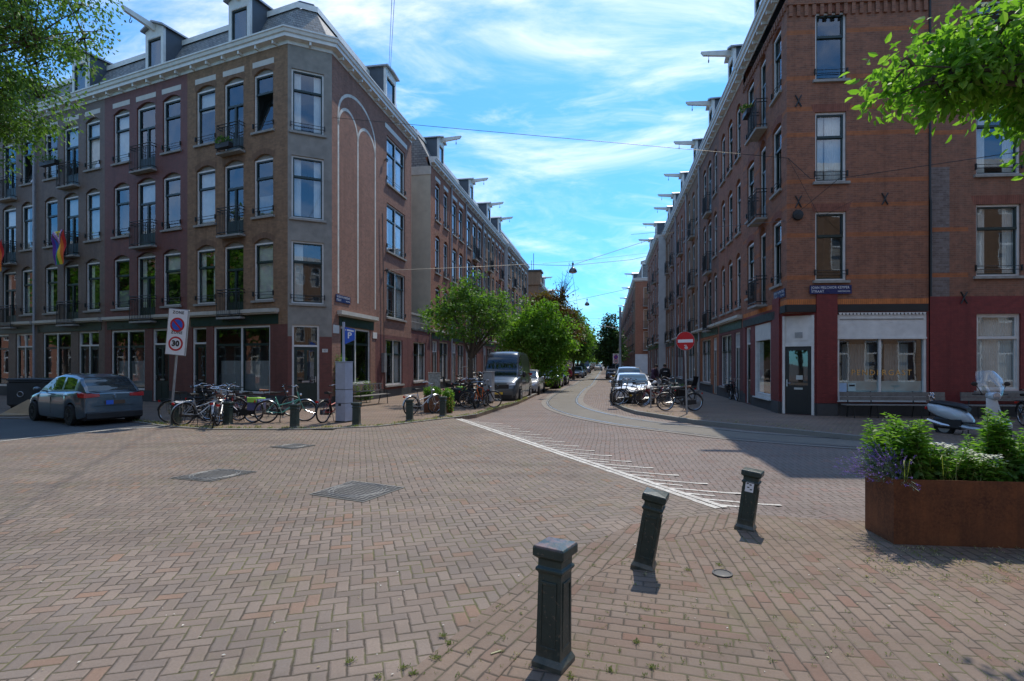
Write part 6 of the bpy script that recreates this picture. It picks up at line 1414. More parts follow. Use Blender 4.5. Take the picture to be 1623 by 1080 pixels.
# covered motorcycle and a row of motorbikes far down the street
def cover_bike(loc, col, lab, ang):
    r = thing('covered_motorcycle', (loc[0], loc[1], LO), lab, 'motorcycle', 'motorcycles beyond the side street', ang)
    m = MB(); n = 10; P = [(-1.0, .45, .15, .2), (-.8, .6, .3, .4), (-.3, .65, .33, .5), (.2, .75, .36, .58), (.6, .75, .34, .55), (.9, .5, .2, .3)]; vs = []; fs = []
    for x, z, w, h in P:
        for j in range(n): q = 2*pi*j/n; vs.append((x+.03*sin(j*3), w*cos(q)*(1.25 if sin(q) < 0 else 1), z+h*sin(q)*.85))
    for i in range(len(P)-1):
        for j in range(n): fs.append((i*n+j, i*n+(j+1) % n, (i+1)*n+(j+1) % n, (i+1)*n+j))
    fs += [tuple(range(n)), tuple(range(5*n, 6*n))]; m.mesh(vs, fs); m.build('cover', mat('cover_cloth', col, .7), r, smooth=True)
    for x in (-.7, .7): w = MB(); w.ring((x, 0, .28), .22, .06, 18, 6); w.build('wheel', M_['rubber'], r, smooth=True)
cover_bike((6.9, 64.5), (.40, .03, .08), 'motorcycle under a crimson cover beyond the side street on the left', toc)
cover_bike((5.9, 64.0), (.03, .03, .03), 'motorcycle under a black cover left of the crimson one', toc); cover_bike((5.2, 63.6), (.25, .25, .24), 'motorcycle under a grey cover, leftmost of the three', toc)
# ---------------------------------------------------------------- signs and street furniture
def pole(mb, a, b, r=.03, m=0): mb.tube([a, b], r, 8, m)
def disc(mb, c, R, m, y, n=32): mb.lathe([(R, -.002), (R, .0)], (c[0], y, c[1]), n, m, 'y')
M_['red'] = mat('sign_red', (.50, .012, .02), .4, var=.05); M_['sblue'] = mat('sign_blue', (.02, .10, .50), .4, var=.05)
def zone_sign(p, lab, w=.60, h=1.38, z0=2.08, lean=.09, back=False, rz=0, pr=.035):
    r = thing('zone_sign', (p[0], p[1], 0), lab, 'traffic sign', None, rz); r.rotation_euler = (0, lean, rz)
    m = MB(); pole(m, (0, .06, 0), (0, .06, z0+h-.1), pr); m.build('pole', M_['steel'], r)
    b = MB(); b.cbox((.0, 0, z0+h/2), (w, .06, h), 0, 0, .01); b.box(-w/2+.02, w/2-.02, -.034, -.031, z0+.02, z0+h-.02, 1)
    pn = b.build('panel', [M_['steel'], M_['signwhite']], r)
    if back: return r
    s = MB(); R = w*.36; c1, c2 = z0+h*.66, z0+h*.25
    disc(s, (0, c1), R, 0, -.036); disc(s, (0, c1), R*.74, 1, -.039); s.cbox((0, -.044, c1), (.01, .002, .01), 0)
    s.mesh([(-R*.62, -.043, c1+R*.45), (-R*.45, -.043, c1+R*.62), (R*.62, -.043, c1-R*.45), (R*.45, -.043, c1-R*.62)], [(0, 1, 2, 3)], 0)
    disc(s, (0, c2), R, 0, -.036); disc(s, (0, c2), R*.76, 2, -.039)
    text_mesh(s, '30', IDENT, 0, -.046, c2, R*1.05, 3, bold=.012); text_mesh(s, 'ZONE', IDENT, 0, -.037, z0+h*.925, w*.19, 3, space=1.15, bold=.004); text_mesh(s, 'ZONE', IDENT, 0, -.037, z0+h*.49, w*.19, 3, space=1.15, bold=.004)
    s.build('sign_face', [M_['red'], M_['sblue'], M_['signwhite'], M_['blackp']], pn); return r
zone_sign(G(268, 673), 'white zone sign with a blue and red disc above a 30 disc, leaning right')
zone_sign((10.55, 54.5), 'small distant zone sign beside the tall steel mast, right side of the street', w=.62, h=1.0, z0=1.75, lean=0)
zone_sign((7.35, 64.5), 'blank grey back of a distant sign among the trees on the left', w=.50, h=.95, z0=1.75, lean=0, back=True)
def no_entry():
    p = G(1089.4, 657.4); r = thing('no_entry_sign', (p.x, p.y, 0), 'round red no entry sign with a white bar on a leaning grey pole, right corner', 'traffic sign'); r.rotation_euler = (0, -.028, 0)
    m = MB(); pole(m, (0, .05, 0), (0, .05, 2.75), .032); m.build('pole', M_['steel'], r); z = 2.62; R = .335
    s = MB(); s.lathe([(R, -.01), (R, .012)], (0, 0, z), 36, 2, 'y'); disc(s, (0, z), R*.97, 0, -.011); s.box(-R*.8, R*.8, -.018, -.015, z-.055, z+.055, 1)
    d = s.build('disc', [M_['red'], M_['signwhite'], M_['steel']], r); k = MB(); disc(k, (.02, z-.24), .055, 0, -.015, 16); k.box(-.05, .04, -.018, -.015, z-.165, z-.145, 0); k.ring((.02, -.017, z-.24), .03, .006, 12, 4, 1); k.build('sticker', [M_['signwhite'], M_['blackp']], d)
no_entry()
def parking_column():
    p = G(545.5, 670); r = thing('parking_column', (p.x, p.y, 0), 'tall grey parking machine column with a blue P flag sign on top', 'parking machine', None, radians(-24))
    m = MB(); m.cbox((0, 0, .95), (.38, .34, 1.80), 0, 0, .012); m.cbox((0, 0, .03), (.40, .36, .06), 1); m.box(-.195, .195, -.175, .175, 1.02, 1.035, 1); m.box(-.195, .195, -.175, .175, .60, .612, 1); m.cbox((-.02, -.175, .56), (.09, .03, .07), 1, 0, .01); m.cbox((0, 0, 1.87), (.40, .36, .03), 0)
    m.build('column', [mat('column_grey', (.40, .43, .52), .45, .2), M_['iron']], r)
    q = MB(); pole(q, (-.02, 0, 1.88), (-.02, 0, 3.10), .04); q.build('pole', mat('pole_grey', (.33, .35, .42), .4, .2), r)
    s = MB(); a = radians(24); T = lambda x, y, z: (-.02+x*cos(a)-y*sin(a), x*sin(a)+y*cos(a), z)
    pts = [(.04, 2.95), (.34, 2.88), (.34, 2.55), (.04, 2.42)]
    s.mesh([T(x, -.02, z) for x, z in pts]+[T(x, .02, z) for x, z in pts], [(0, 1, 2, 3), (4, 5, 6, 7), (0, 1, 5, 4), (1, 2, 6, 5), (2, 3, 7, 6), (3, 0, 4, 7)], 0)
    s.mesh([T(.11, -.023, 2.88), T(.32, -.023, 2.84), T(.32, -.023, 2.79), T(.11, -.023, 2.83)], [(0, 1, 2, 3)], 1); s.mesh([T(.06, -.023, 2.88), T(.08, -.023, 2.88), T(.08, -.023, 2.84), T(.06, -.023, 2.84)], [(0, 1, 2, 3)], 1)
    FF = lambda u, v, z: Vector(T(u, v, z)); text_mesh(s, 'P', FF, .19, -.024, 2.68, .26, 1, bold=.006)
    s.build('flag_sign', [M_['sblue'], M_['signwhite']], r)
parking_column()
def cabinet(p, w, d, z0, z1, rz, lab, m='steel', legs=False, door=True):
    r = thing('utility_cabinet', (p[0], p[1], 0), lab, 'utility cabinet', None, rz); b = MB(); b.cbox((0, 0, (z0+z1)/2), (w, d, z1-z0), 0, 0, .012); b.cbox((0, 0, z1+.015), (w+.04, d+.04, .03), 0)
    if legs: b.cbox((0, 0, z0/2), (w*.8, d*.8, z0), 1)
    b.build('housing', [M_[m], M_['blackp']], r); k = MB(); k.box(-w*.44, w*.44, -d/2-.006, -d/2-.001, z0+.05, z1-.06, 0); k.cbox((w*.32, -d/2-.012, (z0+z1)/2), (.03, .02, .12), 1); k.build('door', [M_[m], M_['blackp']], r)
M_['cabgrey'] = mat('cabinet_grey', (.34, .35, .36), .5, .1, var=.15); M_['cabstone'] = mat('cabinet_beige', (.36, .35, .30), .8, var=.35, scale=14)
cabinet((-1.05, 24.2), .42, .36, .12, 1.42, radians(-20), 'slim grey utility cabinet standing in front of the dark grey van', 'cabgrey', True)
cabinet((-3.45, 23.8), .52, .36, .05, 1.38, radians(8), 'weathered beige utility cabinet with a pale lid behind the small rusty planter', 'cabstone')
# benches
def bench(F, u0, u1, v, lab, grp, arms=True, orn=False):
    r = thing('bench', F((u0+u1)/2, v, 0), lab, 'bench', grp); s = MB(F)
    for i in range(4): s.box(u0, u1, v-.42+i*.1, v-.335+i*.1, .43, .46)
    s.build('seat', M_['wood'], r); b = MB(F)
    if orn:
        b.box(u0, u1, v+.0, v+.03, .60, .65); b.box(u0, u1, v+.02, v+.05, .88, .93)
        n = 9
        for i in range(n): x = u0+(u1-u0)*(i+.5)/n; b.ring((x, v+.03, .765), .085, .012, 10, 4); b.box(x-.012, x+.012, v+.02, v+.04, .65, .88)
    else: b.box(u0, u1, v+.0, v+.04, .58, .70); b.box(u0, u1, v+.015, v+.055, .71, .86)
    b.build('backrest', M_['wood'], r)
    for x in ([u0+.2, u1-.2] if u1-u0 < 3 else [u0+.25, u0+1.0, u1-1.0, u1-.25]):
        l = MB(F); l.tube([(x, v-.40, .0), (x, v-.38, .42), (x, v-.0, .42), (x, v+.05, .88)], .02, 5); l.tube([(x, v-.02, .42), (x, v+.08, 0)], .02, 5)
        if arms: l.tube([(x, v-.38, .42), (x, v-.36, .64), (x, v+.02, .66)], .018, 5)
        l.build('leg', M_['iron'], r)
gb = 'benches against the right corner shop'
bench(FR, 1.6, 4.95, -.35, 'long weathered wooden bench under the big shop window with gold lettering', gb, False)
bench(FR, 5.45, 8.6, -.35, 'long weathered wooden bench behind the white scooter', gb, False)
a_, b_ = Vector((-6.5, 22.1, 0)), Vector((-5.68, 24.25, 0)); FB = Fr(a_, b_-a_); bench(FB, 0, 2.3, .2, 'ornate grey bench with a latticed back against the mural wall', None, True, True)
# planters
def prism_open(poly, z0, z1, t, name, root, m):
    mb = MB(IDENT); n = len(poly); c = sum((Vector(p) for p in poly), Vector((0, 0)))/n; inn = [Vector(p)+(c-Vector(p)).normalized()*t for p in poly]
    for i in range(n):
        a, b = poly[i], poly[(i+1) % n]; ia, ib = inn[i], inn[(i+1) % n]
        mb.face([(*a, z0), (*b, z0), (*b, z1), (*a, z1)]); mb.face([(*a, z1), (*b, z1), (*ib, z1), (*ia, z1)]); mb.face([(*ia, z1), (*ib, z1), (*ib, z1-.15), (*ia, z1-.15)])
    o = mb.build(name, M_[m], root); s = MB(IDENT); s.face([(*p, z1-.08) for p in inn]); s.build('soil', M_['soil'], root); return o
def leaf(mb, p, d, L, w, m=0, bend=.3):
    d = d.normalized(); up = Vector((0, 0, 1)); s = d.cross(up)
    if s.length < .05: s = Vector((1, 0, 0))
    s.normalize(); nrm = s.cross(d).normalized(); s = (s+nrm*random.uniform(-.5, .5)).normalized(); q1 = p+d*L*.45+nrm*L*.06; q2 = p+d*L-up*L*bend*.5
    mb.face([tuple(p), tuple(q1+s*w), tuple(q2), tuple(q1-s*w)], m)
def rnd_dir(zb=0): return Vector((random.gauss(0, 1), random.gauss(0, 1), random.gauss(0, 1)+zb)).normalized()
def leafy_stem(mb, p, h, lean, n, L, w, m=0, stem=1):
    pts = [p+Vector((lean.x*t*t, lean.y*t*t, h*t)) for t in (0, .25, .5, .75, 1)]; mb.tube([tuple(q) for q in pts], [.006, .005, .004, .003, .002], 4, stem, cap=False)
    for i in range(n):
        t = .15+.85*i/n; q = p+Vector((lean.x*t*t, lean.y*t*t, h*t)); a = i*2.4+random.uniform(-.4, .4); k = (.5+.7*sin(pi*min(1, t*.85+.1))); leaf(mb, q, Vector((cos(a), sin(a), random.uniform(.1, .7))), L*k*random.uniform(.7, 1.2), w*k, m, .5)
def planter_main():
    poly = [(3.88, 5.45), (5.9, 5.23), (6.35, 5.75), (6.35, 6.35), (4.4, 6.55), (3.93, 5.97)]; r = thing('planter', (3.9, 5.5, 0), 'large faceted rusty steel planter full of plants, lower right', 'planter'); prism_open(poly, .005, .665, .012, 'steel_box', r, 'rust')
    def spots(n, x0, x1, y0, y1): return [Vector((random.uniform(x0, x1), random.uniform(y0, y1), .58)) for _ in range(n)]
    p = MB(IDENT)
    for q in spots(20, 4.0, 4.35, 5.6, 6.2): leafy_stem(p, q, random.uniform(.5, .72), Vector((random.uniform(-.12, .12), random.uniform(-.12, .05), 0)), 46, .115, .022)
    for q in spots(9, 4.35, 4.7, 5.6, 6.1): leafy_stem(p, q, random.uniform(.3, .5), Vector((random.uniform(-.16, .16), random.uniform(-.15, .1), 0)), 40, .115, .022)
    p.build('tall_leafy_plant', [M_['leafY'], M_['grass']], r)
    p = MB(IDENT)
    for q in spots(14, 5.15, 5.7, 5.5, 6.1): leafy_stem(p, q, random.uniform(.3, .55), Vector((random.uniform(-.15, .15), random.uniform(-.1, .1), 0)), 44, .10, .024)
    for q in spots(9, 5.12, 5.3, 5.6, 5.9): leafy_stem(p, q, random.uniform(.6, .85), Vector((random.uniform(-.04, .04), random.uniform(-.04, .04), 0)), 50, .10, .03)
    p.build('tall_leafy_plant', [M_['leafY'], M_['grass']], r)
    p = MB(IDENT)
    for q in spots(26, 4.65, 5.1, 5.45, 6.0):
        h = random.uniform(.2, .36); leafy_stem(p, q, h, Vector((random.uniform(-.1, .1), random.uniform(-.1, .02), 0)), 26, .09, .016); t = q+Vector((0, 0, h+.01))
        for _ in range(16):
            c = t+Vector((random.uniform(-.06, .06), random.uniform(-.05, .05), random.uniform(-.01, .02)))
            p.face([tuple(c+Vector((-.011, -.011, 0))), tuple(c+Vector((.011, -.011, .003))), tuple(c+Vector((.011, .011, 0))), tuple(c+Vector((-.011, .011, .004)))], 2)
    p.build('white_flowers', [M_['leafY'], M_['grass'], M_['flowerW']], r)
    p = MB(IDENT); 
    for _ in range(230):
        a = random.uniform(pi*.45, pi*1.45); q = Vector((4.0+random.uniform(-.03, .14), 5.72+random.uniform(-.18, .2), .60)); L = random.uniform(.22, .44); el = random.uniform(.15, 1.25); d = Vector((cos(a)*cos(el), sin(a)*cos(el), sin(el))); e = q+d*L-Vector((0, 0, L*.15))
        p.tube([tuple(q), tuple(q+d*L*.5), tuple(e)], .0022, 3, 0, cap=False)
        for k in range(5): t = .2+.12*k; leaf(p, q+(e-q)*t, rnd_dir(.3)+d, .05, .004, 0)
        if random.random() < .75:
            dd = (e-q).normalized()
            for k in range(12): c = e+dd*.006*k+rnd_dir()*.006; leaf(p, c, rnd_dir(.5)+dd, .018, .005, 1)
    p.build('lavender', [mat('lavender_stem', (.16, .21, .13), .8), M_['flowerP']], r)
    p = MB(IDENT)
    for q in spots(240, 3.98, 5.9, 5.44, 6.2):
        a = random.uniform(0, 6.3); L = random.uniform(.12, .34)
        b_ = q+Vector((cos(a)*L*.35, sin(a)*L*.35, L)); s = Vector((-sin(a), cos(a), 0))*.004; tip = b_+Vector((cos(a)*L*.35, sin(a)*L*.35, -L*.12)); p.face([tuple(q-s), tuple(q+s), tuple(b_+s), tuple(b_-s)]); p.face([tuple(b_-s), tuple(b_+s), tuple(tip)])
    c = Vector((0, 0, 0))
    for q in spots(70, 5.45, 5.85, 5.4, 6.0):
        a = random.uniform(0, 6.3); L = random.uniform(.3, .55); pp = [q+Vector((cos(a), sin(a), 0))*(L*.8*t*t)+Vector((0, 0, L*(t*1.5-t*t*.8))) for t in (0, .3, .6, .85, 1)]; s = Vector((-sin(a), cos(a), 0))*.007
        for u, v in zip(pp[:-1], pp[1:]): p.face([tuple(u-s), tuple(u+s), tuple(v+s), tuple(v-s)])
    p.build('grass_tufts', M_['grass'], r)
    p = MB(IDENT); foliage(p, Vector((4.3, 5.85, .66)), (.36, .33, .12), 500, .08, 0); foliage(p, Vector((5.2, 5.75, .68)), (.7, .35, .14), 1100, .09, 0); p.build('low_foliage', M_['leafC'], r)
planter_main()
def small_planter(px, w, h, lab, fl, name='planter', trail=False, n=900):
    q = G(*px); r = thing(name, (q.x, q.y, PV), lab, 'planter'); e = w/2; poly = [(q.x-e, q.y-e*.0), (q.x+e, q.y-e*.1), (q.x+e, q.y+w), (q.x-e, q.y+w)]
    prism_open(poly, PV, PV+h, .01, 'steel_box', r, 'rust'); p = MB(IDENT); foliage(p, Vector((q.x, q.y+e, PV+h+.12)), (w*.62, w*.6, .2), n, .085, 0)
    if trail: foliage(p, Vector((q.x+.1, q.y-.02, PV+h*.6)), (.16, .12, .35), 300, .07, 0); foliage(p, Vector((q.x+.12, q.y-.05, PV+h*.6)), (.14, .1, .3), 60, .05, 1)
    p.build('plants', [M_[fl], M_['flowerY']], r)
small_planter((684, 655.3), .56, .62, 'small square rusty planter with a low green bush, left corner', 'leafC')
small_planter((709, 655.5), .34, .55, 'narrow rusty pot with trailing yellow-green flowers beside the small square planter', 'leafY', 'plant_pot', True, 350)
# plants against the mural wall
def wall_plant(p, r_, h, n, lab, fl='leafC', s=.13):
    o = thing('climbing_shrub', (p[0], p[1], PV), lab, 'shrub'); m = MB(IDENT)
    for i in range(16):
        q = Vector((p[0]+random.uniform(-r_, r_)*.6, p[1]+random.uniform(-r_, r_)*.6, PV)); leafy_stem(m, q, h*random.uniform(.5, 1), Vector((random.uniform(-r_, r_), random.uniform(-r_, r_), 0))*.5, n, s, s*.2)
    m.build('foliage', [M_[fl], M_['grass']], o)
q = FS(.45, -.3, 0); wall_plant(q, .35, 2.4, 50, 'tall leafy shrub climbing the mural wall behind the grey parking column', 'leafC', .17)
q = FS(2.0, -.45, 0); wall_plant(q, .45, 1.15, 30, 'low leafy shrub right of the grey parking column, by the ornate bench', 'leafC', .16)
q = FA(15.8, -.5, 0); wall_plant(q, .5, 1.1, 30, 'green shrub by the facade behind the blue-grey hatchback', 'leafC', .16)
q = G(1075, 632); wall_plant(q, .4, .8, 30, 'green plant behind the bicycle racks on the right corner', 'leafY', .12)
# manhole covers
def cover(corn, lab, nm='manhole_cover', ring=True):
    c = sum(corn, Vector((0, 0, 0)))/4; m = MB(IDENT); z = .009
    m.face([(p.x, p.y, z) for p in [c+(p-c)*1.05 for p in corn]], 0); m.face([(p.x, p.y, z+.003) for p in corn], 1)
    m2 = MB(IDENT); ex = ((corn[1]-corn[0])+(corn[2]-corn[3]))/2; ey = ((corn[3]-corn[0])+(corn[2]-corn[1]))/2; n = 11
    for i in range(n):
        for j in range(n):
            u, v = (i+.5)/n-.5, (j+.5)/n-.5; P = c+ex*u+ey*v
            if (i+j) % 2: a, b = ex*.040, ey*.017
            else: a, b = ex*.017, ey*.040
            m2.face([(*(P-a-b)[:2], z+.010), (*(P+a-b)[:2], z+.010), (*(P+a+b)[:2], z+.010), (*(P-a+b)[:2], z+.010)])
    L = ex.length
    if ring:
        for R in (.39, .45): m2.ring((c.x, c.y, z+.006), L*R, .009, 32, 4, 0, 'z')
    r = thing(nm, (c.x, c.y, 0), lab, 'manhole cover', 'square manhole covers'); m.build('frame', [M_['kerb'], M_['cast']], r); m2.build('tread_pattern', M_['rail2'], r)
M_['rail2'] = mat('worn_iron', (.20, .19, .17), .6, .0, var=.2)
def z4(x, y): return G(240+x/3.689, 680+y/3.689)
def sq(pts, k=.97):
    P = [z4(*p) for p in pts]; return P
cover(sq([(935, 384), (1175, 308), (1470, 345), (1238, 428)]), 'square iron manhole cover nearest the camera, right of the other two')
cover(sq([(118, 290), (400, 237), (612, 252), (345, 309)]), 'square iron manhole cover on the left of the brick junction')
cover(sq([(690, 107), (835, 89), (960, 98), (830, 119)]), 'farthest and smallest looking square iron manhole cover, behind the other two')
q = G(1145, 911); m = MB(); m.lathe([(.085, 0), (.085, .012), (.07, .016), (.065, .010), (.02, .012)], (0, 0, 0), 20); o = m.build('valve_cover', M_['cast'], None); o.location = (q.x, q.y, .004); tag(o, 'small oval iron valve cover set in the sidewalk bricks right of the leaning bollard', 'valve cover')
q = G(515, 681); m = MB(); m.box(-.28, .28, -.16, .16, 0, .012, 1)
for i in range(9): m.box(-.25+i*.06, -.22+i*.06, -.13, .13, .013, .02, 0)
o = m.build('drain_grate', [M_['cast'], M_['blackp']], None); o.location = (q.x, q.y, .008); tag(o, 'small dark drain grate at the pavement edge by the lone bicycle', 'drain')
# boxes and bins at the left edge
def carton(p, d, rz, lab, h0=PV, flap=True):
    r = thing('cardboard_box', (p[0], p[1], h0), lab, 'cardboard box', None, rz); m = MB(); m.cbox((0, 0, d[2]/2), d, 0); m.build('carton', M_['card'], r)
    f = MB(); f.mesh([(-d[0]/2, -d[1]/2, d[2]), (d[0]/2, -d[1]/2, d[2]), (d[0]/2*.9, -d[1]*.8, d[2]+.05), (-d[0]/2*.9, -d[1]*.8, d[2]+.08)], [(0, 1, 2, 3)]); f.build('flap', M_['card'], r)
M_['card'] = mat('cardboard', (.36, .24, .13), .9, var=.12)
carton((-16.1, 19.7), (.7, .5, 1.0), .2, 'tall upright cardboard box in front of the blue-grey hatchback bonnet'); 
r = thing('cardboard_sheet', (-17.3, 19.0, PV), 'crumpled cardboard sheets lying on the kerb at the left edge', 'cardboard'); m = MB()
m.mesh([(-.6, -.3, .02), (.5, -.35, .02), (.6, .2, .42), (-.2, .4, .50), (-.9, .2, .05)], [(0, 1, 2, 3, 4)]); m.mesh([(-1.2, -.6, .01), (.6, -.7, .03), (.8, -.4, .02), (-1.1, -.3, .06)], [(0, 1, 2, 3)]); m.mesh([(-.9, .2, .05), (-.2, .4, .5), (-.3, .7, .02)], [(0, 1, 2)]); m.build('sheet', M_['card'], r)
for i, (x, y, lab) in enumerate([(-17.4, 21.0, 'dark grey wheeled container nearer the cardboard box at the left edge'), (-19.0, 21.3, 'dark grey wheeled container farthest left, cut by the photo edge')]):
    r = thing('waste_container', (x, y, PV), lab, 'waste container', 'waste containers at the left edge', .2); m = MB(); m.cbox((0, 0, .62), (1.3, .85, 1.0), 0, 0, .08); m.build('body', M_['bin'] if 'bin' in M_ else M_.setdefault('bin', mat('container_grey', (.05, .058, .065), .6)), r)
    l = MB(); l.cbox((0, 0, 1.17), (1.34, .9, .08), 0, 0, .03); l.cbox((0, -.42, 1.10), (1.2, .06, .05), 0, 0, .01); l.build('lid', M_['bin'], r)
    w = MB(); 
    for sx in (-.5, .5):
        for sy in (-.3, .3): w.lathe([(.09, -.03), (.09, .03)], (sx, sy, .09), 10, 0, 'y')
    w.build('wheels', M_['rubber'], r)
    e = MB(); e.ring((-.2, -.435, .6), .1, .02, 12, 4); e.build('marking', M_['cabgrey'], r)
# ---------------------------------------------------------------- trees
def bez(a, b, c, n=5): return [a*(1-t)**2+b*2*t*(1-t)+c*t*t for t in [i/n for i in range(n+1)]]
def tree(name, loc, blobs, fork, trunk_r, leafm, lab, grp=None, clusters=120, per=70, size=.10, sig=.28, wleaf=.32, lean=(0, 0), bare=None, droop=.3, seed=1, shell=.55, trunk=True, shape=4):
    rs = random.Random(seed); r = thing(name, (loc[0], loc[1], loc[2] if len(loc) > 2 else PV), lab, 'tree', grp)
    t = MB(); f = Vector((lean[0], lean[1], fork)); tw = MB()
    if trunk: t.tube([(0, 0, -.1), (lean[0]*.2, lean[1]*.2, fork*.3), (lean[0]*.6, lean[1]*.6, fork*.7), tuple(f)], [trunk_r*1.25, trunk_r, trunk_r*.85, trunk_r*.8], 9)
    V = [b[3]*b[4]*b[5] for b in blobs]; T = sum(V); lv = MB(); cl = []
    for b, v in zip(blobs, V):
        c = Vector(b[:3]); k = max(1, int(clusters*v/T)); limbs = []
        for i in range(max(2, int(7*v/T)+2)):
            d = Vector((rs.gauss(0, 1), rs.gauss(0, 1), rs.gauss(.3, .8))).normalized(); e = c+Vector((d.x*b[3], d.y*b[4], d.z*b[5]))*.75
            m = f.lerp(e, .45)+Vector((0, 0, (e-f).length*.12)); P = bez(f, m, e, 6); L0 = trunk_r*.5; t.tube([tuple(p) for p in P], [L0*(1-.16*j) for j in range(7)], 6, cap=False); limbs.append(P)
        for i in range(k):
            while True:
                d = Vector((rs.uniform(-1, 1), rs.uniform(-1, 1), rs.uniform(-1, 1)))
                if shell*rs.random() < d.length < 1: break
            p = c+Vector((d.x*b[3], d.y*b[4], d.z*b[5])); cl.append(p)
            P = rs.choice(limbs); q = min(P, key=lambda x: (x-p).length)
            if (q-p).length > .1: t.tube([tuple(x) for x in bez(q, q.lerp(p, .5)+Vector((0, 0, .1)), p, 3)], [trunk_r*.10, trunk_r*.08, trunk_r*.05, trunk_r*.03], 3, cap=False)
            s = sig*rs.uniform(.6, 1.3)
            for _ in range(int(per*rs.uniform(.5, 1.4))):
                o = Vector((rs.gauss(0, s), rs.gauss(0, s), rs.gauss(0, s*.7))); x = p+o; a = (o.normalized()*.6+Vector((rs.gauss(0, .6), rs.gauss(0, .6), rs.gauss(-droop, .6)))).normalized(); bb = a.cross(Vector((rs.gauss(0, 1), rs.gauss(0, 1), rs.gauss(0, 1)))).normalized()
                L = size*rs.uniform(.6, 1.3); w = L*wleaf
                if shape == 4: lv.face([tuple(x), tuple(x+a*L*.45+bb*w), tuple(x+a*L), tuple(x+a*L*.45-bb*w)])
                else:
                    nn = a.cross(bb)*L*.12; lv.face([tuple(x), tuple(x+a*L*.28+bb*w*.9+nn), tuple(x+a*L*.68+bb*w*.8+nn), tuple(x+a*L)]); lv.face([tuple(x), tuple(x+a*L), tuple(x+a*L*.68-bb*w*.8+nn), tuple(x+a*L*.28-bb*w*.9+nn)])
    if bare:
        for i in range(22):
            e = Vector((bare[0]+rs.gauss(0, .45), bare[1]+rs.gauss(0, .45), bare[2]+rs.gauss(0, .8))); P = bez(Vector((bare[0]*.6, bare[1]*.6, bare[2]-2.2)), Vector((bare[0]*.7, bare[1]*.7, bare[2]-1)), e, 5); t.tube([tuple(p) for p in P], [.05, .045, .035, .03, .02, .01], 4, cap=False)
            for _ in range(8): q = rs.choice(P[2:]); t.tube([tuple(q), tuple(q+Vector((rs.gauss(0, .25), rs.gauss(0, .25), rs.uniform(.1, .5))))], [.015, .005], 3, cap=False)
    t.build('trunk', M_['bark'], r, smooth=True); lv.build('crown', M_[leafm], r); return r
tree('street_tree', G(746, 640), [(0, 0, 3.9, 1.6, 1.6, 1.1), (-1.3, .2, 3.9, 1.0, 1.0, .8), (1.5, .1, 4.5, 1.2, 1.0, .5), (.1, 0, 5.2, .8, .9, .75), (1.0, 0, 3.5, 1.1, 1.1, .5), (-.6, 0, 4.7, .9, .9, .6)], 2.0, .14, 'leafC', 'small spreading green tree with a thin trunk over the parked bicycles, left side', clusters=150, per=52, size=.14, sig=.2, seed=3)
tree('street_tree', (1.75, 37.6), [(0, 0, 3.4, 1.9, 1.8, 1.3), (.7, .3, 1.9, 1.3, 1.3, 1.4), (-1.7, 0, 4.0, 1.2, 1.3, .8), (-.6, 0, 4.9, 1.1, 1.1, .8), (.7, 0, 5.4, .9, .9, .7), (1.6, 0, 4.3, 1.2, 1.1, .8), (1.9, 0, 3.0, .8, .9, .7), (-1.9, 0, 2.9, .7, .8, .4)], 1.6, .13, 'leafY', 'dense bright green bushy tree between the grey van and the black car', clusters=300, per=62, size=.2, sig=.24, seed=5)
tree('street_tree', (3.5, 49.0), [(0, 0, 6.2, 2.2, 2.2, 2.0), (.6, 0, 4.6, 2.3, 2.2, 1.7), (-.8, 0, 7.4, 1.2, 1.2, 1.0), (1.0, 0, 7.8, .5, .5, 1.0)], 2.6, .16, 'leafR', 'reddish-green tree with bare spiky top branches on the left of the street', clusters=210, per=62, size=.24, sig=.33, bare=(1.3, 0, 8.9), seed=8)
def row_tree(seed, leafm, big): return tree('street_tree', (0, 0, LO), [(0, 0, 4.6, 1.9, 1.9, 2.0), (0, 0, 6.4, 1.4, 1.4, 1.5), (.5, 0, 3.4, 1.7, 1.6, 1.1)] if not big else [(0, 0, 3.2, 1.7, 1.7, 1.5), (.1, 0, 5.0, 1.3, 1.3, 1.2), (0, 0, 6.5, .8, .8, 1.1), (0, 0, 7.7, .35, .35, .7)], 2.3, .15, leafm, 'x', clusters=150, per=50, size=.27, sig=.34, seed=seed)
tA, tB, tD = row_tree(11, 'leafY', False), row_tree(12, 'leafC', False), row_tree(13, 'leafD', True)
first = {id(tA): True, id(tB): True, id(tD): True}
def put(proto, loc, s, lab, grp):
    o = proto if first.pop(id(proto), None) else copy_tree(proto)
    o.location = loc; o.scale = (s, s, s); o.rotation_euler = (0, 0, random.uniform(0, 6)); tag(o, lab, 'tree', grp)
gt = 'street trees in the left row'; ys = [62, 71, 80, 89, 99, 110, 121, 133, 146, 160, 175, 192, 210, 230, 250]
ORD = ['first', 'second', 'third', 'fourth', 'fifth', 'sixth', 'seventh', 'eighth', 'ninth', 'tenth', 'eleventh', 'twelfth', 'thirteenth', 'fourteenth', 'fifteenth']
for i, y in enumerate(ys): put([tB, tA][i % 2], Vector((5.0+.1756*(y-50), y, LO)), [1.0, 1.02, .95][i % 3]*(1 if y < 200 else 1.15), ORD[i]+' green street tree past the reddish one, left row', gt)
put(tD, Vector((11.75, 64.5, LO)), 1.0, 'dark green pointed tree right beside the tall steel mast', None)
gt2 = 'street trees in the right row'
for i, y in enumerate([96, 112, 128, 144, 160, 178, 196, 216, 236, 256]): put([tA, tB][i % 2], Vector((12.2+.1756*(y-62), y, LO)), 1.0, ORD[i]+' green street tree past the dark pointed tree, right row', gt2)
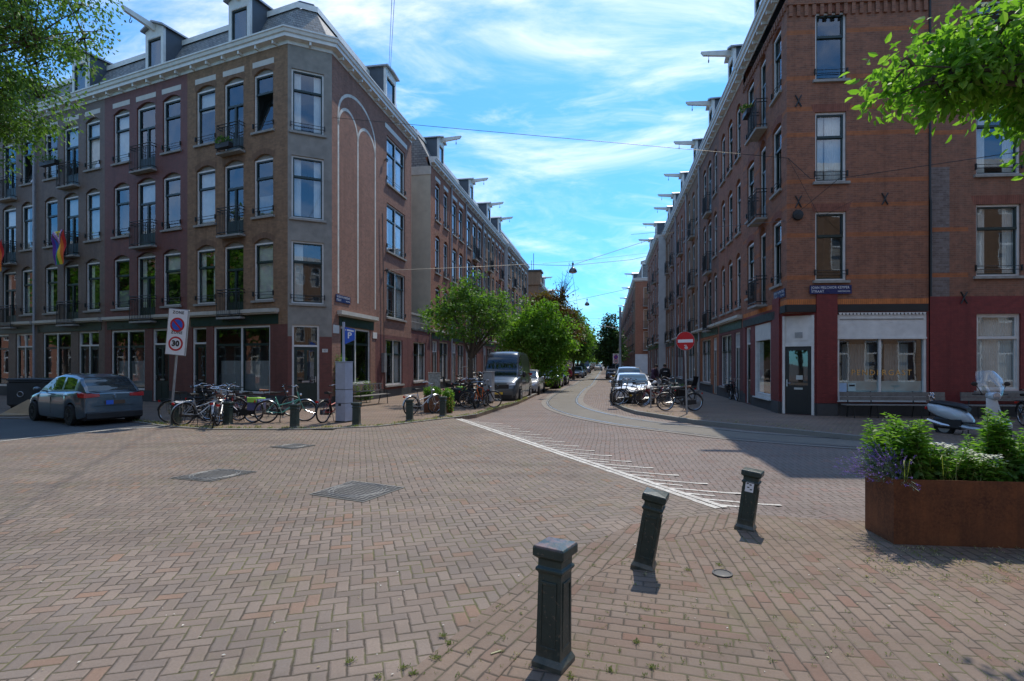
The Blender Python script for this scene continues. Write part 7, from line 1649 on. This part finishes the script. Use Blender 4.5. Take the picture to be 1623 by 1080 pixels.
for i, x in enumerate((38, 42, 46, 50)): put(tB, Vector((x, 268+i, LO)), 1.5, ['leftmost', 'second from the left', 'third from the left', 'rightmost'][i]+' of the trees closing the far end of the street', 'trees at the far end of the street')
# overhanging crowns in the upper corners
tree('overhanging_tree', (-12.6, 7.5, 0), [(1.8, 2.6, 7.7, 2.1, 2.1, 1.4), (3.1, 3.2, 8.5, 1.3, 1.4, .7), (2.4, 2.9, 6.9, 1.1, 1.2, .7), (.6, 2.0, 9.4, 2.6, 2.6, 1.2), (3.7, 2.9, 9.0, .8, 1.0, .45), (1.9, 2.6, 5.9, .7, .9, .6)], 4.2, .22, 'leafA', 'tree with fine feathery light green leaves hanging into the upper left corner', clusters=520, per=105, size=.085, sig=.19, wleaf=.26, droop=.8, seed=21)
tree('overhanging_tree', (7.6, 4.6, 0), [(-1.5, .9, 4.95, 1.2, .9, .65), (-2.6, .75, 4.75, .95, .6, .32), (-3.45, .75, 4.66, .65, .4, .16), (-3.1, .75, 4.62, .55, .4, .2), (-2.9, .7, 5.0, .7, .5, .22), (-1.0, 1.0, 5.9, 1.1, 1.0, .7), (-1.3, .7, 4.2, .9, .7, .42), (-1.9, .8, 5.5, .5, .5, .3)], 3.4, .18, 'leafB', 'tree with broad bright green leaves hanging into the upper right corner', clusters=700, per=32, size=.105, sig=.13, wleaf=.26, droop=.5, seed=33, shape=6)
for i, (x, y, s, lab) in enumerate([(-15, -3, 1.3, 'tree behind the camera to the left'), (-6, -14, 1.2, 'tree behind the camera'), (13.5, -5, 1.2, 'tree behind the camera to the right')]): put(tA, Vector((x, y, 0)), s, lab, None)
# houses opposite, behind the camera: they show in the window panes
def mirror_row(o, d, inw, L, br, lab):
    FO = Fr(o, d, inw); r = thing('brick_house', FO(0, 0, 0), lab, 'house')
    hl = [(x+.6, x+1.75, z0, z1, 0) for x in [q*2.1 for q in range(int(L/2.1))] for z0, z1 in FL+[(.6, 3.3)]]
    m = MB(FO); wall(m, FO, 0, L, 0, 14.5, hl, {'f': lambda u, z: 0}); m.face([(0, .5, 0), (L, .5, 0), (L, .5, 14.5), (0, .5, 14.5)], 1); m.box(0, L, -.3, .4, 14.5, 15, 2); m.build('wall', [M_[br], M_['curtain2'], M_['white']], r)
    m = MB(FO)
    for a, b, c, d, _ in hl:
        for q in ((a, a+.1, c, d), (b-.1, b, c, d), (a, b, c, c+.1), (a, b, d-.1, d), (a, b, c+(d-c)*.66, c+(d-c)*.66+.1)): m.box(q[0], q[1], .06, .14, q[2], q[3])
    m.build('window_frames', M_['white'], r)
mirror_row((30, -20), (-1, 0), (0, -1), 60, 'br_b', 'brown brick house row behind the camera')
mirror_row((9.5, 1.0), (.997, -.076), (-.076, -.997), 42, 'br_b', 'brick house row outside the right edge, mirrored in the corner shop windows')
mirror_row((-17, 5), (AD.x, AD.y), (-AD.y*1, AD.x) if AD.x < -2 else (-.386, -.9225), 84, 'br_a', 'brick house row outside the left edge, mirrored in the left shop windows')
for i, (x, y, s) in enumerate([(-24, 11.5, 1.6), (-32, 14.8, 1.75), (-40, 18, 1.6), (-48, 21.3, 1.7), (-57, 25, 1.6), (-20.5, 9.5, 1.3)]): put(tA, Vector((x, y, 0)), s, ['first', 'second', 'third', 'fourth', 'farthest', 'nearest'][i]+' of the trees outside the left edge, mirrored in the windows', None)
# ---------------------------------------------------------------- wires and hanging lamps
def at(px, py, Y): return Vector(((px-CX)/FP*Y, Y, CH+(HY-py)*Y/FP))
def wire(pts, lab, rad=.009, sag=.0, cat='wire'):
    P = []
    for a, b in zip(pts[:-1], pts[1:]):
        for i in range(8): t = i/8; P.append(a.lerp(b, t)-Vector((0, 0, sag*4*t*(1-t))))
    P.append(pts[-1]); m = MB(IDENT); m.tube([tuple(p) for p in P], rad, 4); o = m.build('overhead_wire', M_['iron'], None, at=pts[0]); tag(o, lab, cat, 'overhead tram wires')
cR = at(1249, 251, 18.55); wA = FS(5.45, -.15, 12.4); wB = FS(5.45, -.15, 6.65)
wire([at(110, 150, 27.4), at(600, 193, 22), cR], 'long thin wire crossing the street high up to the right corner', .010)
wire([wB, at(835, 419, 33), at(905, 421, 33)], 'wire from the hook on the mural wall to the first hanging lamp', .012, .02)
wire([at(905, 421, 33), at(1068, 368, 39)], 'wire rising from the first hanging lamp to the upper facade on the right', .014)
wire([at(905, 421, 33), at(1000, 412, 36), at(1042, 403, 50)], 'double wire running right from the first hanging lamp', .012)
wire([at(860, 418, 33), at(945, 411, 36), at(1045, 399, 48)], 'thin upper wire running right above the first hanging lamp', .007)
wire([at(905, 421, 33), at(921, 520, 60), at(950, 565, 150)], 'tram contact wire falling away down the street', .010)
wire([cR, at(1300, 345, 18.3), at(1352, 318, 18.1)], 'short wires fanning over the right corner facade', .008)
wire([at(1249, 350, 18.5), at(1330, 283, 17.5), at(1623, 240, 14)], 'wire rising across the right corner facade to the right edge', .009)
wire([at(1249, 251, 18.5), at(1284, 283, 18.0), at(1300, 283, 17.9)], 'short wire between two anchors on the right corner facade', .010)
wire([at(1000, 372, 36), at(1249, 350, 18.6)], 'wire running along the right terrace to the corner wall', .009)
wire([at(616, 120, 29.3), at(621, 0, 16), at(625, -110, 10)], 'first of two steep wires rising from the dormer of the mural house', .008)
wire([at(618, 125, 29.3), at(625, 0, 16), at(630, -110, 10)], 'second of two steep wires rising from the dormer of the mural house', .008)
for i, (x0, y0, x1, y1, Y, lab) in enumerate([(905, 478, 1010, 455, 50, 'span wire over the second hanging lamp'), (915, 506, 985, 504, 75, 'thin level span wire left of the steel mast'), (920, 522, 985, 519, 82, 'span wire carrying the third hanging lamp'), (925, 534, 985, 531, 100, 'lower faint span wire at the fourth lamp'), (930, 516, 985, 509, 70, 'slanting span wire beside the steel mast')]): wire([at(x0, y0, Y), at(x1, y1, Y)], lab, .014)
def lamp(px, py, Y, R, lab):
    p = at(px, py, Y); r = thing('hanging_lamp', p, lab, 'street lamp', 'lamps hung over the middle of the street'); m = MB(); m.lathe([(.02, 0), (.04, -.02), (.05, -.1), (R*.45, -.14), (R*.85, -.26), (R, -.40), (R*.96, -.43)], (0, 0, 0), 20); m.build('shade', M_['lampgrey'], r, smooth=True)
    g = MB(); g.lathe([(R*.9, 0), (R*.6, -.05), (.02, -.07)], (0, 0, -.43), 16); g.build('diffuser', M_['palewall'], r, smooth=True); h = MB(); h.tube([(0, 0, .25), (0, 0, 0)], .02, 6); h.cbox((0, 0, .1), (.1, .1, .12)); h.build('hanger', M_['iron'], r)
M_['lampgrey'] = mat('lamp_grey', (.12, .14, .15), .4, .3)
lamp(908, 421, 33, .26, 'first and largest hanging street lamp over the street'); lamp(930.5, 477, 52, .24, 'second hanging street lamp, left of and lower than the wire fan'); lamp(941.5, 520, 80, .25, 'third hanging street lamp above the far cars'); lamp(947.5, 528, 95, .24, 'fourth hanging street lamp, just right of the third'); lamp(952, 545, 130, .28, 'tiny fifth hanging street lamp at the end of the wires'); lamp(955, 548, 150, .28, 'tiny sixth hanging street lamp, lowest and farthest')
r = thing('steel_mast', (11.7, 58, LO), 'tall plain steel tram mast on the right of the street beside the dark pointed tree', 'mast'); m = MB(); m.lathe([(.22, 0), (.22, 1.2), (.15, 1.3), (.14, 4), (.12, 7.9), (.11, 7.95)], (0, 0, 0), 12); m.build('shaft', M_['steel'], r, smooth=True)
m = MB(); m.tube([(0, 0, 5.6), (-2.6, -.3, 6.0)], .03, 5); m.build('bracket', M_['steel'], r)
# ---------------------------------------------------------------- people
def person(loc, ang, lab, top, legs, hair, stoop=0, text=False):
    r = bpy.data.objects.new('person', None)
    bpy.data.objects.remove(r)
    J = {'pel': (0, 0, .95), 'sp': (.02+stoop*.1, 0, 1.15), 'ch': (.02+stoop*.28, 0, 1.38-stoop*.05), 'nk': (.03+stoop*.42, 0, 1.53-stoop*.12), 'hd': (.05+stoop*.5, 0, 1.62-stoop*.12), 'ht': (.05+stoop*.52, 0, 1.74-stoop*.13)}
    E = [('pel', 'sp'), ('sp', 'ch'), ('ch', 'nk'), ('nk', 'hd'), ('hd', 'ht')]; R = {'pel': (.15, .12), 'sp': (.14, .11), 'ch': (.17, .12), 'nk': (.06, .06), 'hd': (.085, .09), 'ht': (.06, .07)}
    for s, k in ((1, 'l'), (-1, 'r')):
        f = .12*s
        J.update({k+'sh': (.02+stoop*.3, s*.19, 1.43-stoop*.06), k+'el': (.0+stoop*.4, s*.26, 1.14-stoop*.05), k+'wr': (.16+stoop*.4, s*.22, .93), k+'ha': (.23+stoop*.4, s*.20, .88), k+'hp': (0, s*.10, .90), k+'kn': (.05+f, s*.11, .50), k+'an': (f*.6, s*.11, .09), k+'to': (f*.6+.16, s*.12, .04)})
        E += [('ch', k+'sh'), (k+'sh', k+'el'), (k+'el', k+'wr'), (k+'wr', k+'ha'), ('pel', k+'hp'), (k+'hp', k+'kn'), (k+'kn', k+'an'), (k+'an', k+'to')]
        R.update({k+'sh': (.07, .07), k+'el': (.05, .05), k+'wr': (.03, .03), k+'ha': (.035, .02), k+'hp': (.1, .1), k+'kn': (.065, .065), k+'an': (.045, .045), k+'to': (.035, .03)})
        for q in range(5):
            n = k+'f%d' % q; hx, hy, hz = J[k+'ha']; L = [.05, .08, .088, .08, .065][q]; y = hy+(q-2)*.018; J[n] = (hx+L*.8, y+(-.03*s if q == 0 else 0), hz-L*.5); E.append((k+'ha', n)); R[n] = (.008, .008)
    ks = list(J); me = bpy.data.meshes.new('person'); me.from_pydata([J[k] for k in ks], [(ks.index(a), ks.index(b)) for a, b in E], []); o = bpy.data.objects.new('person', me); COL.objects.link(o)

    sk = o.modifiers.new('skin', 'SKIN')
    for i, k in enumerate(ks): me.skin_vertices[0].data[i].radius = R[k]; me.skin_vertices[0].data[i].use_root = (k == 'pel')
    sb = o.modifiers.new('sub', 'SUBSURF'); sb.levels = 1; sb.render_levels = 1
    bpy.context.view_layer.update(); ev = bpy.data.meshes.new_from_object(o.evaluated_get(bpy.context.evaluated_depsgraph_get())); o.modifiers.clear(); o.data = ev
    ev.materials.clear()
    for m in (mat('skin', (.36, .20, .14), .6), M_['rubber']): ev.materials.append(m)
    for p in ev.polygons: p.use_smooth = True; p.material_index = 1 if p.center.z < .09 else 0
    o.location = loc; o.rotation_euler = (0, 0, ang); tag(o, lab, 'person')
    def shell(name, m_, test, grow):
        vs = [v.co+v.normal*grow for v in ev.vertices]; fs = [tuple(p.vertices) for p in ev.polygons if test(p.center)]; mm = bpy.data.meshes.new(name); mm.from_pydata([tuple(v) for v in vs], [], fs); mm.materials.append(m_)
        for p in mm.polygons: p.use_smooth = True
        c = bpy.data.objects.new(name, mm); COL.objects.link(c); adopt(c, o); return c
    nz = J['nk'][2]
    j = shell('jacket', mat('cloth_top', top, .9), lambda c: (.88 < c.z < nz and abs(c.y) < .2) or (c.z < nz and c.z > .96 and abs(c.y) >= .14), .02)
    shell('trousers', mat('cloth_legs', legs, .9), lambda c: .10 < c.z < .93 and abs(c.y) < .19 and c.x < .3, .014)
    h = MB(); h.ellipsoid((J['hd'][0]-.015, 0, J['hd'][2]+.06), (.105, .09, .10), 12); h.build('hair', mat('hair', hair, .8), o, smooth=True)
    fc = MB(); hx, hz = J['hd'][0], J['hd'][2]
    for s in (-1, 1): fc.ellipsoid((hx+.085, s*.03, hz+.03), (.010, .012, .008), 8, 0); fc.ellipsoid((hx, s*.088, hz+.01), (.02, .012, .03), 8, 1)
    fc.ellipsoid((hx+.098, 0, hz), (.016, .013, .022), 8, 1); fc.ellipsoid((hx+.085, 0, hz-.045), (.01, .025, .006), 8, 2); fc.build('face', [M_['blackp'], ev.materials[0], mat('lips', (.35, .1, .09), .6)], o, smooth=True)
    if text:
        t = MB()
        for i in range(4): t.cbox((J['ch'][0]-.165, -.075+.05*i, 1.36), (.01, .035, .035))
        t.build('jacket_lettering', M_['signwhite'], j)
    return o
person(Vector((8.35, 29.3, PV)), atan2(S.y, S.x)+.1, 'person walking away in a black jacket with white lettering across the back, right pavement', (.012, .012, .014), (.02, .02, .024), (.02, .015, .01), 0, True)
person(Vector((8.05, 30.6, PV)), atan2(-S.y, -S.x)+.9, 'person in a dark purple top stooping beside the one in black', (.06, .03, .06), (.025, .025, .03), (.025, .018, .012), .35)
# ---------------------------------------------------------------- weeds in the joints, small litter
w = MB(IDENT); rs = random.Random(5)
def tuft(x, y, z, n, s, m=0):
    for _ in range(n):
        a = rs.uniform(0, 6.28); p = Vector((x+rs.gauss(0, s*.6), y+rs.gauss(0, s*.6), z)); L = s*rs.uniform(.5, 1.4); e = p+Vector((cos(a)*L*.7, sin(a)*L*.7, L*rs.uniform(.2, .9))); q = Vector((-sin(a), cos(a), 0))*L*.13; mm = (p+e)/2+Vector((0, 0, L*.12)); w.face([tuple(p), tuple(mm+q), tuple(e), tuple(mm-q)], m)
for _ in range(560):
    px, py = rs.uniform(560, 1623), rs.uniform(850, 1120); q = G(px, py)
    if py > 1078-(px-633)*.81 or px > 851: tuft(q.x, q.y, .006, rs.randint(3, 14), rs.choice([.008, .012, .02]), rs.choice([0, 0, 0, 1]))
for px, py in ((700, 1010), (712, 1022), (655, 1070), (640, 1060), (1008, 1020), (968, 1065), (1035, 1060), (905, 1075), (555, 1050), (600, 1075), (690, 1045), (1090, 905), (1140, 897)): q = G(px, py); tuft(q.x, q.y, .006, 45, .022)
for i in range(len(kl)-1):
    a, b = kl[i], kl[i+1]
    if a.x < -14 or a.y > 26: continue
    for _ in range(int((b-a).length*26)): p = a.lerp(b, rs.random()); tuft(p.x+rs.gauss(0, .05), p.y+.12+abs(rs.gauss(0, .16)), PV, rs.randint(4, 12), rs.choice([.03, .05, .08]), rs.choice([0, 0, 1]))
for i in range(len(kr)-1):
    a, b = kr[i], kr[i+1]
    if a.y > 26 or a.x > 7.5: continue
    for _ in range(int((b-a).length*18)): p = a.lerp(b, rs.random()); tuft(p.x+abs(rs.gauss(0, .5)), p.y+.1+abs(rs.gauss(0, .5)), PV, rs.randint(4, 9), rs.choice([.02, .04]), rs.choice([0, 1, 1]))
for _ in range(170): q = G(rs.uniform(1370, 1650), rs.uniform(868, 925)); tuft(q.x, q.y, .006, rs.randint(2, 7), rs.choice([.02, .03]), rs.choice([0, 1, 1]))
tag(w.build('weeds', [M_['grass'], M_['dry']], None, at=(0, 0, 0)), 'weeds and dry blades growing in the paving joints and along the kerbs', 'weeds', None, 'stuff')
l = MB(IDENT)
for _ in range(260):
    q = G(rs.uniform(0, 1623), rs.choice([rs.uniform(700, 850), rs.uniform(850, 1079)])); a = rs.uniform(0, 6.28); L = rs.uniform(.004, .014); d = Vector((cos(a), sin(a), 0))*L; e = Vector((-sin(a), cos(a), 0))*L*.5
    l.face([tuple(q-d+Vector((0, 0, .008))), tuple(q+e+Vector((0, 0, .011))), tuple(q+d+Vector((0, 0, .008))), tuple(q-e+Vector((0, 0, .009)))], rs.choice([0, 1]))
tag(l.build('litter', [M_['dry'], M_['cream_paint']], None, at=(0, 0, 0)), 'tiny scattered petals and crumbs on the paving', 'litter', None, 'stuff')
q = G(786, 1037); m = MB(); m.cbox((0, 0, .006), (.075, .012, .006), 0, .55, .002); o = m.build('wood_splinter', M_['dry'], None); o.location = (q.x, q.y, .006); tag(o, 'pale wood splinter lying on the bricks left of the nearest bollard', 'splinter')
# unused prototypes never placed
for k, v in BP.items():
    if k not in USED:
        for c in list(KIDS.get(v.name, [])):
            for d in list(KIDS.get(c.name, [])): bpy.data.objects.remove(d)
            bpy.data.objects.remove(c)
        bpy.data.objects.remove(v)
